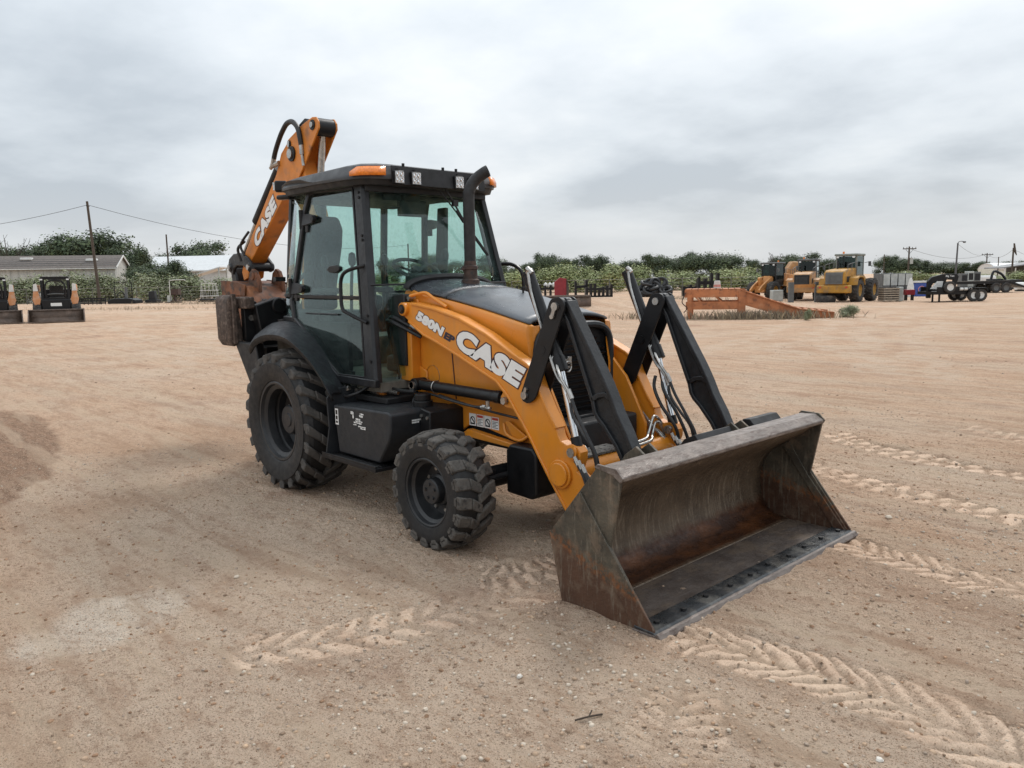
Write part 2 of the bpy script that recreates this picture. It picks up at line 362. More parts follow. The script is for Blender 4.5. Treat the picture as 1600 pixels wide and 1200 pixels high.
# ------------------------------------------------------------------ bucket steel (rust, mud line, scratches)
def bucket_mat(name, kind):
    m = bpy.data.materials.new(name); m.use_nodes = True; t = m.node_tree; N = t.nodes; K = t.links.new; b = N['Principled BSDF']
    tcn = N.new('ShaderNodeTexCoord'); src = tcn.outputs['Object']
    sp = N.new('ShaderNodeSeparateXYZ'); K(src, sp.inputs[0])
    def noise(sc, dt=8, st=None, rg=.6):
        n = N.new('ShaderNodeTexNoise'); n.inputs['Scale'].default_value = sc; n.inputs['Detail'].default_value = dt; n.inputs['Roughness'].default_value = rg
        if st:
            mp = N.new('ShaderNodeMapping'); mp.inputs['Scale'].default_value = st; mp.inputs['Rotation'].default_value = (0, rad(20), 0); K(src, mp.inputs[0]); K(mp.outputs[0], n.inputs['Vector'])
        else: K(src, n.inputs['Vector'])
        return n.outputs[0]
    def rng(v, a, b_, c=0., d=1.):
        r = N.new('ShaderNodeMapRange'); K(v, r.inputs[0])
        for i, q in enumerate((a, b_, c, d)): r.inputs[i+1].default_value = q
        return r.outputs[0]
    def mix(f, a, b_):
        x = N.new('ShaderNodeMix'); x.data_type = 'RGBA'; K(f, x.inputs[0])
        for i, q in ((6, a), (7, b_)):
            if isinstance(q, tuple): x.inputs[i].default_value = (*q, 1)
            else: K(q, x.inputs[i])
        return x.outputs[2]
    def ma(op, a, b_):
        n = N.new('ShaderNodeMath'); n.operation = op
        for i, v in enumerate((a, b_)):
            if isinstance(v, (int, float)): n.inputs[i].default_value = v
            else: K(v, n.inputs[i])
        return n.outputs[0]
    if kind == 'side':
        base = mix(rng(noise(7), .35, .65), (.045, .039, .030), (.105, .090, .066))
        low = mix(rng(noise(5), .3, .7), (.072, .036, .022), (.115, .058, .034))
        # rust line slants down from the back corner to the cutting edge
        h = ma('ADD', ma('ADD', sp.outputs[2], ma('MULTIPLY', sp.outputs[0], .30)), ma('MULTIPLY', noise(11), .13))
        c = mix(rng(h, 1.42, 1.37), base, low)
        crust = ma('MULTIPLY', rng(h, 1.36, 1.39), rng(h, 1.47, 1.41)); crust = ma('MULTIPLY', crust, rng(noise(38), .42, .6))
        c = mix(crust, c, (.20, .075, .025))
        sc = rng(noise(40, 5, (1, 1, .10), .78), .53, .64); c = mix(ma('MULTIPLY', sc, .6), c, (.22, .19, .145)); sc2 = rng(noise(9, 9), .52, .66); c = mix(ma('MULTIPLY', sc2, .55), c, (.20, .145, .10))
        rv = .5
    elif kind == 'shell':
        base = mix(rng(noise(5), .3, .7), (.066, .046, .030), (.148, .106, .070))
        sc = rng(noise(34, 5, (.35, 1.5, .12), .78), .51, .64); c = mix(ma('MULTIPLY', sc, .75), base, (.25, .195, .14))
        zz = ma('ADD', sp.outputs[2], ma('MULTIPLY', noise(9), .10))
        wet = ma('MULTIPLY', rng(zz, .23, .17), rng(sp.outputs[0], 3.56, 3.52))
        c = mix(wet, c, mix(rng(noise(12, 6, (1, .3, 1)), .4, .66), (.038, .013, .005), (.115, .040, .012)))
        rv = .42
    else:
        base = mix(rng(noise(6), .3, .7), (.068, .052, .044), (.135, .108, .092))
        sc = rng(noise(26, 4, (2.5, .25, 1), .7), .55, .7); c = mix(ma('MULTIPLY', sc, .5), base, (.20, .175, .16))
        edge = rng(ma('ADD', sp.outputs[0], ma('MULTIPLY', noise(14), .06)), 3.60, 3.575)
        c = mix(edge, c, (.06, .022, .009)); mud = rng(noise(7, 10, (1, .5, 1)), .50, .60); c = mix(ma('MULTIPLY', mud, .6), c, (.17, .125, .09))
        rv = .45
    K(c, b.inputs['Base Color']); b.inputs['Metallic'].default_value = .25
    K(rng(noise(22), .3, .7, rv-.10, rv+.25), b.inputs['Roughness'])
    bp = N.new('ShaderNodeBump'); bp.inputs['Strength'].default_value = .35; bp.inputs['Distance'].default_value = .008
    K(noise(46, 6), bp.inputs['Height']); K(bp.outputs[0], b.inputs['Normal'])
    return m
BSIDE = bucket_mat('bucket_side_steel', 'side'); BSHELL = bucket_mat('bucket_shell_steel', 'shell'); BFLOOR = bucket_mat('bucket_floor_steel', 'floor')
WEAR = mat('wet_wear_plate', (.028, .032, .036), .3, metal=.2, scale=4, var=.3, col2=(.12, .115, .105), thr=(.46, .68), dust=(.10, .09, .08), dthr=(.5, .8), dscale=9, bump=.3, bscale=70)

# ------------------------------------------------------------------ backhoe loader
BH = thing('backhoe_loader', (0, 0, 0), 'large orange and black backhoe loader with enclosed cab and front bucket resting on the dirt', 'backhoe loader')
def lean(z): return .625+.1085*(2.51-z)
def xfront(z): return .82+(2.51-z)*.2208

# ---- wheels
def lug_points(a0, a1, w0, w1, th0, th1, r_in, r_out, drop0, drop1, chamf=.012):
    """one tread bar between lateral offsets w0..w1 and angles a0..a1 (radians)"""
    def P(a, w, r): return (r*math.cos(a), w, r*math.sin(a))
    p = [P(a0-th0, w0, r_in-drop0), P(a0+th0, w0, r_in-drop0), P(a1+th1, w1, r_in-drop1), P(a1-th1, w1, r_in-drop1)]
    ro0, ro1 = r_out-drop0, r_out-drop1
    k = .82
    q = [P(a0-th0*k, w0, ro0), P(a0+th0*k, w0, ro0), P(a1+th1*k, w1, ro1), P(a1-th1*k, w1, ro1)]
    return p+q

def make_wheel(c, R, wd, rim_r, face_y, rear):
    """c = wheel centre on its mid plane; outer side is -Y (mirrored for the other side)"""
    h = wd/2; ro = -h
    root = MB()
    if rear:
        prof = [(rim_r*.86, ro+.06), (rim_r+.004, ro+.035), (rim_r+.012, ro+.022), (rim_r+.004, ro+.018), (rim_r-.012, ro+.02), (rim_r-.022, ro+.05), (rim_r-.055, ro+.065), (rim_r-.062, ro+.13), (rim_r-.03, ro+.15), (rim_r-.05, ro+.17),
                (rim_r-.055, ro+.23), (rim_r-.10, ro+.255), (.20, ro+.255), (.135, ro+.26), (.0, ro+.26)]
    else:
        prof = [(rim_r*.86, ro+.06), (rim_r+.004, ro+.03), (rim_r+.008, ro+.018), (rim_r, ro+.014), (rim_r-.010, ro+.018), (rim_r-.016, ro+.05), (rim_r-.036, ro+.062), (rim_r-.042, ro+.125), (rim_r-.055, ro+.145), (.12, ro+.15), (.0, ro+.15)]
    root.lathe(prof, n=56)
    w = root.build('rear_wheel' if rear else 'front_wheel', RIM, BH, loc=c, ang=28)
    # tyre carcass
    s = R-.036 if rear else R-.024
    ty = MB()
    if rear:
        tp = [(rim_r+.002, ro+.034), (rim_r+.02, ro+.014), (rim_r+.05, ro+.004), (rim_r+.11, ro-.006), (rim_r+.17, ro-.008), (s-.075, ro+.002), (s-.035, ro+.018), (s-.012, ro+.05), (s, 0), (s-.012, -ro-.05), (s-.04, -ro-.014), (rim_r+.12, -ro), (rim_r, -ro-.04)]
    else:
        tp = [(rim_r+.002, ro+.028), (rim_r+.012, ro+.010), (rim_r+.05, ro+.002), (rim_r+.085, ro-.002), (rim_r+.104, ro+.001), (rim_r+.110, ro+.007), (s-.03, ro+.012), (s-.012, ro+.03), (s, ro+.07), (s+.004, 0), (s-.003, -ro-.06), (s-.04, -ro-.01), (rim_r+.05, -ro), (rim_r, -ro-.03)]
    ty.lathe(tp, n=80)
    ty.build('tyre', RUBBER, w, ang=24)
    lg = MB(); n = 21 if rear else 19
    for sgn in (-1, 1):
        for k in range(n):
            a = 2*math.pi*(k+(.5 if sgn > 0 else 0))/n
            if rear:
                w0, w1 = sgn*(h+.002), -sgn*.012*1
                tha = .043/R
                mid = sgn*h*.52
                lg.hexa(lug_points(a+.012, a-.13, w0, mid, tha*1.2, tha*1.05, R-.07, R-.012, .022, .0))
                lg.hexa(lug_points(a-.13, a-.30, mid, w1, tha*1.05, tha*.95, R-.06, R, .0, -.002))
                # shoulder foot running down the sidewall
                lg.hexa(lug_points(a+.03, a+.012, sgn*(h+.003), sgn*(h-.02), tha*.9, tha*1.2, R-.115, R-.052, .03, .0))
            else:
                tha = .046/R
                w0, mid, w1 = sgn*(h+.002), sgn*h*.44, -sgn*h*.10
                lg.hexa(lug_points(a, a-.035, w0, mid, tha*1.15, tha, R-.05, R-.004, .022, .0))
                lg.hexa(lug_points(a-.035, a-.16, mid, w1, tha, tha*.85, R-.05, R, .0, -.001))
                lg.hexa(lug_points(a+.005, a, sgn*(h+.002), sgn*(h-.02), tha*.9, tha*1.1, R-.075, R-.032, .022, .0))
    lg.build('tread', TREAD_R if rear else TREAD, w, bev=.007, seg=1)
    hb = MB()
    if rear:
        hb.lathe([(.15, ro+.258), (.148, ro+.21), (.126, ro+.195), (.126, ro+.13), (.116, ro+.118), (.06, ro+.118), (.055, ro+.110), (.0, ro+.110)], n=40)
        pts = [(.172*math.cos(2*math.pi*i/8+.2), ro+.254, .172*math.sin(2*math.pi*i/8+.2)) for i in range(8)]
    else:
        hb.lathe([(.110, ro+.152), (.106, ro+.115), (.088, ro+.105), (.086, ro+.055), (.080, ro+.046), (.0, ro+.044)], n=36)
        for i in range(5): 
            t = 2*math.pi*i/5+.4; hb.cyl((.05*math.cos(t), ro+.048, .05*math.sin(t)), (.05*math.cos(t), ro+.036, .05*math.sin(t)), .011, n=8)
        pts = [(.142*math.cos(2*math.pi*i/8+.32), ro+.150, .142*math.sin(2*math.pi*i/8+.32)) for i in range(8)]
    hb.build('hub', RIM, w, ang=28)
    if rear:
        for i in range(8):
            pass
    bolt_set('wheel_bolt', STEEL, w, pts, (0, -1, 0), r=.016 if rear else .014, h=.05 if rear else .018)
    return w
RW, FW = .615, .402
rw = make_wheel((0, -.865, .592), RW, .43, .332, -1.08, True)
fwl = make_wheel((2.14, -.95, .380), FW, .300, .2247, -1.09, False)
for src, c in ((rw, (0, .865, .592)), (fwl, (2.14, .95, .380))):
    d = copy_tree(src, BH); d.location = c; d.rotation_euler = (0, 0, 0); d.scale = (1, -1, 1)

# ---- axles, chassis
m = MB(); m.cyl((2.14, -.80, .38), (2.14, .80, .38), .075, n=16); m.box((2.14, 0, .40), (.24, .42, .26)); m.cyl((2.14, -.74, .38), (2.14, -.82, .38), .13, n=20); m.cyl((2.14, .74, .38), (2.14, .82, .38), .13, n=20)
m.tube([(2.30, -.72, .42), (2.30, 0, .44), (2.30, .72, .42)], .022, smooth=0); m.box((2.24, -.66, .44), (.12, .10, .08))
m.build('front_axle', BLACK, BH, bev=.01)
m = MB(); m.cyl((0, -.65, .592), (0, .65, .592), .13, n=18); m.box((0, 0, .6), (.5, .6, .45)); m.build('rear_axle', DEEP, BH, bev=.02)
for s in (-1, 1):
    m = MB(); o = [(1.05, 1.42), (1.03, .93), (1.08, .70), (1.70, .64), (1.82, .72), (2.42, .615), (2.80, .58), (2.80, .72), (2.62, 1.05), (2.42, 1.25), (1.55, 1.44)]
    m.prism(o, s*.385, s*.41)
    m.prism([(1.78, .645), (1.83, .675), (2.42, .625), (2.78, .59), (2.78, .565), (2.42, .598), (1.8, .62)], s*.41, s*.47)      # lower lip of the frame
    m.build('frame_side_plate', ORANGE, BH, bev=.006)
    m = MB(); m.bb(1.03, 1.21, s*.41, s*.50, .98, 1.40) if s > 0 else m.bb(1.03, 1.21, -.50, -.41, .98, 1.40)
    m.prism([(1.02, .72), (1.28, .72), (1.30, 1.06), (1.20, 1.10), (1.03, 1.08)], s*.41, s*.425)
    m.prism([(1.05, 1.40), (1.10, 1.66), (1.16, 1.69), (1.34, 1.64), (1.52, 1.44)], s*.40, s*.43)
    m.prism([(1.08, 1.50), (1.14, 1.62), (1.24, 1.62), (1.30, 1.50), (1.22, 1.42), (1.12, 1.42)], s*.43, s*.455)
    m.build('loader_tower', ORANGE, BH, bev=.008)
    m = MB(); m.cyl((1.30, s*.41, .96), (1.30, s*.58, .96), .035); m.lathe([(.08, 0), (.085, .02)], (1.36, s*.415, 1.03)); m.build('tower_pin', STEEL, BH)
    m = MB(); m.box((1.61, s*.4115, 1.16), (.010, .004, .58), Matrix.Rotation(rad(-6), 3, 'Y')); m.build('panel_seam', MAROON, BH)
m = MB(); m.bb(.5, 2.75, -.36, .36, .55, .80); m.bb(-.75, .6, -.42, .42, .55, .95); m.build('chassis_frame', DEEP, BH, bev=.02)
m = MB(); m.prism([(2.30, .30), (2.30, .60), (2.34, .645), (2.56, .645), (2.60, .60), (2.60, .33), (2.55, .29)], -.52, .52); m.build('front_weight', BLACK, BH, bev=.018, seg=3)
m = MB(); m.tube([(2.20, -.44, .76), (2.25, -.46, .69), (2.38, -.46, .665), (2.44, -.44, .70)], .012, smooth=3); m.prism([(2.21, .775), (2.25, .785), (2.43, .695), (2.41, .665), (2.30, .665)], -.445, -.43); m.build('tie_down_bracket', ORANGE, BH, bev=.004)

# ---- fuel tank and step
m = MB(); o = [(.80, .81), (1.55, .832), (1.592, .815), (1.588, .70), (1.56, .62), (1.425, .44), (.86, .44)]
m.prism(o, -.975, -.42); m.build('fuel_tank', PLASTIC, BH, bev=.014, seg=3)
m = MB(); m.cyl((1.50, -.62, .82), (1.50, -.62, .875), .075, n=20); m.cyl((1.50, -.62, .875), (1.50, -.62, .925), .062, n=12); m.build('fuel_cap', BLACK, BH, bev=.006)
m = MB(); m.bb(.69, 1.46, -1.035, -.5, .385, .412); m.bb(.69, 1.46, -1.035, -1.02, .412, .43)
for i in range(5): m.bb(.72, 1.43, -1.015+i*.026, -1.007+i*.026, .412, .418)
m.build('step_plate', BLACK, BH, bev=.003)
m = MB(); m.prism([(-1.03, .40), (-.99, .62), (-1.0, .86), (-.93, .93), (-.5, .93), (-.5, .40)], .735, .752, 'x'); m.build('mud_guard_plate', PLASTIC, BH, bev=.004)
m = MB(); m.prism([(1.60, .62), (1.60, .84), (1.715, .82), (1.715, .58)], -.72, -.40); m.bb(1.602, 1.64, -.60, -.56, .55, .80); m.build('battery_box', BLACK, BH, bev=.01)
bolt_set('box_bolt', STEEL, BH, [(1.69, -.722, .775), (1.62, -.722, .785)], (0, -1, 0), r=.014, h=.01)
# small printed marks on the tank
def decal(name, mt, pts, parent=BH, th=.0016): return MB().slab(pts, th).build(name, mt, parent, smooth=False)
def yq(x0, x1, z0, z1, y): return [(x0, y, z0), (x1, y, z0), (x1, y, z1), (x0, y, z1)]
decal('tank_label', WHITE, yq(.83, .875, .66, .785, -.9775)); 
m = MB()
for x0, x1, z0, z1 in ((.838, .865, .74, .775), (.838, .865, .70, .73), (.838, .865, .672, .69)): m.slab(yq(x0, x1, z0, z1, -.979), .001)
m.build('label_print', BLACK, BH, smooth=False)
m = MB(); rr = random.Random(3)
for x0, x1, z0, z1 in ((1.06, 1.10, .765, .79), (1.085, 1.10, .735, .765), (1.18, 1.23, .755, .775), (1.19, 1.24, .775, .787), (1.10, 1.21, .70, .715), (1.12, 1.22, .715, .727), (1.13, 1.19, .727, .745), (1.09, 1.14, .685, .695), (1.16, 1.26, .678, .69), (1.19, 1.26, .665, .677)):
    x = x0
    while x < x1:
        w = rr.uniform(.006, .018); m.slab(yq(x, min(x1, x+w), z0+rr.uniform(0, .004), z1-rr.uniform(0, .004), -.9775), .001); x += w+rr.uniform(.001, .006)
for zz, w in ((.748, .10), (.732, .06)):
    x = -.79
    while x < -.79+w:
        q = rr.uniform(.006, .012); m.slab([(1.5905, x, zz), (1.5905, x+q, zz), (1.591, x+q, zz+.011), (1.591, x, zz+.011)], .002); x += q+.003
for o_ in build_each(m, 'printed_lettering', WHITE, BH, gap=.06, smooth=False): o_['kind'] = 'stuff'
# four warning stickers on the frame side
for i, x in enumerate((1.79, 1.875, 1.958, 2.04)):
    decal('warning_sticker', WHITE, yq(x, x+.076, .695-.0*i, .785, -.4125)); m = MB()
    if i % 2:
        decal('sticker_band', REDDECAL, yq(x+.006, x+.070, .762, .780, -.4138))
        for k in range(5): m.slab(yq(x+.008, x+.008+.058*(1-.3*(k % 2)), .705+k*.0105, .709+k*.0105, -.4138), .001)
    else:
        m.lathe([(.022, 0), (.030, 0)], (x+.038, -.4138, .735), n=14); m.slab(yq(x+.012, x+.064, .705, .716, -.4138), .001); m.slab([(x+.02, -.4138, .75), (x+.05, -.4138, .72), (x+.056, -.4138, .728), (x+.026, -.4138, .758)], .001)
    m.build('sticker_print', BLACK, BH, smooth=False)

# ---- bonnet
def hood_row(x):
    t = (x-1.06)/(2.43-1.06)
    zs = 1.695-t*.235-.02*math.sin(t*math.pi)*-1
    zc = 1.785-t*.27+.02*math.sin(t*math.pi)
    hw = .425-.02*t
    rows = []
    for y, k in ((-1, 0), (-.985, .20), (-.90, .45), (-.72, .72), (-.5, .88), (-.25, .97), (0, 1), (.25, .97), (.5, .88), (.72, .72), (.90, .45), (.985, .20), (1, 0)):
        rows.append((x, y*hw, zs+(zc-zs)*k))
    return rows
def hood(name, mt, xs, dip=0):
    m = MB(); rows = [hood_row(x) for x in xs]
    if dip: rows = [[(a, b, c-dip) for a, b, c in rows[0]]]+rows
    m.sheet(rows); return m.build(name, mt, BH, ang=60, solid=.02)
hood('bonnet_cowl', HOODMAT, [1.10+i*.075 for i in range(7)])
hood('bonnet', HOODFRONT, [1.565+i*.0865 for i in range(11)])
m = MB(); r1 = hood_row(1.555); m.tube([(p[0], p[1], p[2]-.004) for p in r1], .008, smooth=2, n=6); m.build('bonnet_seam', DEEP, BH)
m = MB(); m.tube([(1.085, p[1]*1.03, p[2]+.012) for p in hood_row(1.10)], .03, smooth=3); m.build('cab_seal', DEEP, BH)
for s in (-1, 1):
    m = MB(); rows = []
    for x in [1.05+i*.115 for i in range(13)]:
        t = (x-1.05)/1.38; z = 1.69-t*.238+.02*math.sin(t*math.pi)*1
        zb = 1.10-t*.10
        rows.append([(x, s*.375, z+.004), (x, s*.418, z-.003), (x, s*.428, z-.02), (x, s*.432, z-.06), (x+.01*t, s*.425, z-.17), (x+.03*t, s*.405, z-.30), (x+.03*t, s*.40, zb)])
    m.sheet(rows)
    e = rows[-1]; m.sheet([e, [(e[0][0]+.02, s*.36, e[0][2]-.02)]+[(q[0]+.03, s*(abs(q[1])-.025), q[2]-.004) for q in e[1:]], [(q[0]+.035, s*.34, q[2]-.006) for q in e]])
    m.build('bonnet_side_panel', ORANGE, BH, ang=50)
# radiator front
m = MB()
arch = []
for i in range(17):
    a = math.pi*i/16; arch.append((.385*math.copysign(abs(math.cos(a))**.45, math.cos(a)), 1.20+.235*abs(math.sin(a))**.6))
o = [(.385, .62)]+arch+[(-.385, .62)]
m.prism(o, 2.30, 2.455, 'x'); m.build('radiator_housing', BLACK, BH, bev=.006)
m = MB(); m.tube([(2.475, p[0], p[1]) for p in o], .026, smooth=0, n=8); m.build('grille_surround', PLASTIC, BH)
for i in range(15):
    z = .80+i*.038; hw = .34 if z < 1.24 else .34-(z-1.24)*1.1
    m = MB(); m.box((2.466, 0, z), (.02, hw*2, .016), Matrix.Rotation(rad(25), 3, 'Y')); m.build('grille_slat', BLACK, BH)
m = MB(); m.bb(2.44, 2.52, -.36, .36, .62, .72); m.bb(2.36, 2.62, -.14, .10, .70, .82); m.bb(2.5, 2.66, .0, .2, .62, .70); m.build('lower_guard', BLACK, BH, bev=.012)
m = MB(); ring = [(2.50, -.10+.032*math.cos(a), 1.15+.036*math.sin(a)) for a in [2*math.pi*i/16 for i in range(17)]]
m.tube(ring, .008, smooth=0); m.bb(2.478, 2.50, -.155, -.085, 1.185, 1.205); m.bb(2.478, 2.505, -.105, -.065, 1.17, 1.22); m.bb(2.49, 2.505, -.125, -.085, 1.14, 1.155); m.build('grille_emblem', STEEL, BH, bev=.002)
m = MB(); m.cyl((1.80, .15, 1.645), (1.80, .15, 1.69), .008); m.cyl((1.80, .15, 1.69), (1.80, .15, 1.70), .028); m.cyl((1.80, .15, 1.62), (1.80, .15, 1.65), .02); m.build('bonnet_knob', DEEP, BH)
# exhaust
ex = MB(); ex.tube([(1.35, 0, 1.83), (1.35, 0, 2.15), (1.35, 0, 2.40), (1.352, .006, 2.45), (1.362, .03, 2.51), (1.385, .062, 2.555), (1.43, .10, 2.595), (1.455, .12, 2.61)], .046, n=20, smooth=5, caps=False)
exo = ex.build('exhaust_stack', EXH, BH, solid=.004)
m = MB(); m.lathe([(.075, -.02), (.072, .04), (.058, .05), (.056, .12), (.061, .125), (.061, .15), (.049, .155), (.048, .19)], (1.35, 0, 1.72), ax='z', n=24); m.cyl((1.35, -.06, 1.845), (1.35, -.085, 1.845), .010); m.build('exhaust_clamp', EXH_RUST, exo)
m = MB(); m.cyl((1.437, .106, 2.598), (1.444, .112, 2.604), .042, n=18); m.build('exhaust_bore', DEEP, exo)

# ---- cab
def pane(name, pts, parent, th=.006, mt=None): return MB().slab(pts, th).build(name, mt or GLASS, parent, smooth=False)
frame = MB(); 
for s in (-1, 1):
    # front corner posts: broad plate towards the side, narrow face towards the front
    top, bot = 2.53, .99
    def q(z, dx, dy): return (xfront(z)+dx, s*(lean(z)+dy), z)
    n = 8; rows = [[q(bot+(top-bot)*i/n, dx, dy) for dx, dy in ((-.135+.012*i/n, .012), (-.02, .014), (.0, .0), (.0, -.05), (-.135+.012*i/n, -.03))] for i in range(n+1)]
    for r in rows: r.append(r[0])
    frame.sheet(rows)
    # rear door posts
    P = [(-.19, s*.736, 1.437), (-.262, s*.72, 1.605), (-.21, s*.702, 1.774), (-.15, s*.67, 2.08), (-.092, s*.639, 2.379), (-.03, s*.622, 2.53)]
    frame.bar(P, .05, .05, (0, 1, 0))
    # sill
    frame.bar([(-.19, s*.736, 1.437), (.10, s*.765, 1.29), (.42, s*.785, 1.09), (.60, s*.79, .99)], .05, .05, (0, 1, 0))
    frame.bar([(.58, s*.79, .985), (1.16, s*.79, .985)], .05, .06, (0, 0, 1))
    frame.bar([(-.19, s*.735, 1.44), (-.45, s*.70, 1.44), (-.66, s*.55, 1.44)], .05, .05, (0, 0, 1))
    frame.bar([(-.66, s*.54, 1.44), (-.66, s*.52, 1.9), (-.58, s*.50, 2.53)], .05, .06, (0, 1, 0))
frame.bar([(.815, -.62, 2.50), (.815, .62, 2.50)], .06, .07); frame.bar([(-.57, -.5, 2.53), (-.57, .5, 2.53)], .06, .07)
frame.bar([(xfront(1.735)-.0, -lean(1.735), 1.735), (xfront(1.735)+.04, 0, 1.735), (xfront(1.735), lean(1.735), 1.735)], .014, .016)
for s in (-1, 1): frame.bar([(xfront(2.5)-.1, s*.61, 2.52), (-.03, s*.62, 2.55), (-.57, s*.5, 2.55)], .05, .06)
fr = frame.build('cab_frame', CAST, BH, bev=.008)
bolt_set('post_bolt', BLACK, fr, [(xfront(z)-dx, -(lean(z)+.014), z) for z, dx in ((2.46, .06), (2.42, .06), (2.12, .05), (2.085, .05), (1.5, .05), (1.15, .045))], (0, -1, 0), r=.012, h=.008)
m = MB(); m.bb(-.60, 1.10, -.72, .72, .90, .985); m.bb(-.62, -.1, -.72, .72, .985, 1.25); m.build('cab_floor', MATBEIGE, BH, bev=.01)
# doors (right one faces us)
def make_door(s):
    d = MB()
    def A(x, z, dy=.0): return (x, s*(lean(z)+dy), z)
    out = [(-.14, 2.40), (-.05, 2.505), (.30, 2.535), (xfront(2.53)-.15, 2.53)]
    edge = [A(-.255, 1.64), A(-.20, 1.80), A(-.14, 2.09), A(-.09, 2.38), A(-.05, 2.49), A(.05, 2.528), A(.32, 2.535), A(xfront(2.53)-.16, 2.528)]
    d.bar(edge, .02, .03, (0, 1, 0))
    d.bar([A(xfront(2.53)-.15, 2.53), A(xfront(1.65)-.15, 1.65), A(xfront(1.03)-.148, 1.02)], .02, .03, (0, 1, 0))
    d.bar([A(-.25, 1.645), A(xfront(1.64)-.15, 1.635)], .03, .03)
    d.bar([A(-.225, 1.60), A(-.175, 1.45), A(.12, 1.30), A(.42, 1.11), A(.60, 1.015), A(1.02, 1.02)], .02, .028, (0, 1, 0))
    o = d.build('cab_door', BLACK, BH, bev=.004)
    pane('door_pane', [A(-.24, 1.66), A(-.19, 1.82), A(-.13, 2.10), A(-.08, 2.38), A(-.04, 2.48), A(.05, 2.515), A(.32, 2.522), A(xfront(2.52)-.155, 2.518), A(xfront(1.66)-.155, 1.655)], o)
    pane('door_pane', [A(-.22, 1.62), A(xfront(1.62)-.155, 1.615), A(xfront(1.03)-.15, 1.03), A(.60, 1.025), A(.42, 1.12), A(.12, 1.31), A(-.165, 1.46)], o)
    for zc, x in ((2.30, -.10), (1.71, -.235)):
        h = MB(); h.prism([(x-.03, zc-.05), (x+.07, zc-.045), (x+.20, zc-.03), (x+.225, zc), (x+.20, zc+.03), (x+.08, zc+.05), (x-.03, zc+.05)], 0, s*.022)
        h.v = [(a, b+s*(lean(c)+.006), c) for a, b, c in h.v]
        h.cyl((x-.03, s*(lean(zc)+.02), zc-.075), (x-.03, s*(lean(zc)+.02), zc+.09), .02); h.cyl((x+.19, s*(lean(zc)+.03), zc), (x+.19, s*(lean(zc)+.045), zc), .028)
        h.box((x+.06, s*(lean(zc)+.01), zc-.075), (.05, .03, .06))
        h.build('hinge', BLACK, o, bev=.004)
    h = MB(); h.prism([(.36, 1.865), (.40, 1.895), (.50, 1.90), (.56, 1.885), (.56, 1.855), (.50, 1.835), (.40, 1.84)], s*(lean(1.87)-.006), s*(lean(1.87)+.03)); h.build('handle', BLACK, o, bev=.006)
    g = MB(); g.tube([(.905, s*.70, 1.885), (.79, s*.785, 1.85), (.715, s*.80, 1.79), (.715, s*.81, 1.66), (.735, s*.815, 1.56), (.80, s*.81, 1.52), (1.0, s*.76, 1.445)], .015, smooth=4, n=8); g.build('grab_rail', BLACK, o)
    g = MB(); g.bb(.70, .76, min(s*.76, s*.74), max(s*.76, s*.74), 1.02, 1.05); g.tube([(.0, s*.735, 1.50), (.55, s*.745, 1.50)], .008, smooth=0); g.build('door_pull', BLACK, o)
    return o
make_door(-1); make_door(1)
# windscreen
wz = [2.47, 2.2, 1.95, 1.745]
ws = MB(); rows = []
for z in wz:
    w = lean(z)-.03; rows.append([(xfront(z)-.012+.045*(1-(y/w)**2), y, z) for y in [w*(-1+2*i/10) for i in range(11)]])
ws.sheet(rows); wso = ws.build('windscreen', GLASS, BH, ang=60, solid=.006)
w_ = MB(); w_.tube([(.955, .06, 2.545), (.99, .17, 2.36), (1.0, .26, 2.22), (1.03, .33, 2.09)], .008, smooth=0); w_.tube([(.955, .02, 2.50), (1.0, .16, 2.32), (1.01, .22, 2.24)], .006, smooth=0); w_.bar([(1.0, .16, 2.34), (1.02, .30, 2.16), (1.04, .46, 1.97)], .02, .018); w_.box((.98, .16, 2.40), (.03, .05, .05)); w_.build('wiper', DEEP, wso)
for s in (-1, 1):
    z0, z1 = 1.73, 1.0
    pane('lower_front_pane', [(xfront(z0), s*(lean(z0)-.03), z0), (xfront(z0)+.02, s*.42, z0), (1.12, s*.42, 1.02), (xfront(z1)-.02, s*(lean(z1)-.03), 1.02)], BH)
    o = MB(); rows = []
    for z, x0, x1, yr in ((1.46, -.20, -.655, .55), (1.64, -.27, -.66, .545), (1.66, -.272, -.66, .545), (2.0, -.18, -.635, .525), (2.53, -.06, -.57, .50)):
        rows.append([(x0+(x1-x0)*t, s*(lean(z)+(yr-lean(z))*t**2.4), z) for t in [i/8 for i in range(9)]])
    o.sheet(rows[2:]); o.build('quarter_window', GLASS, BH, ang=60, solid=.006)
    o = MB(); o.sheet(rows[:2]); o.build('lower_quarter_window', GLASS, BH, ang=60, solid=.006)
    o = MB(); o.bar([(p[0], p[1]*1.005, 1.652) for p in rows[2]], .012, .022); o.build('window_rubber', DEEP, BH)
    o = MB(); r = rows[3]; p = r[4]; o.box((p[0], p[1]*1.01, 1.80), (.02, .02, .09)); o.build('window_latch', BLACK, BH)
pane('rear_window', [(-.66, -.52, 1.46), (-.66, .52, 1.46), (-.575, .5, 2.5), (-.575, -.5, 2.5)], BH)
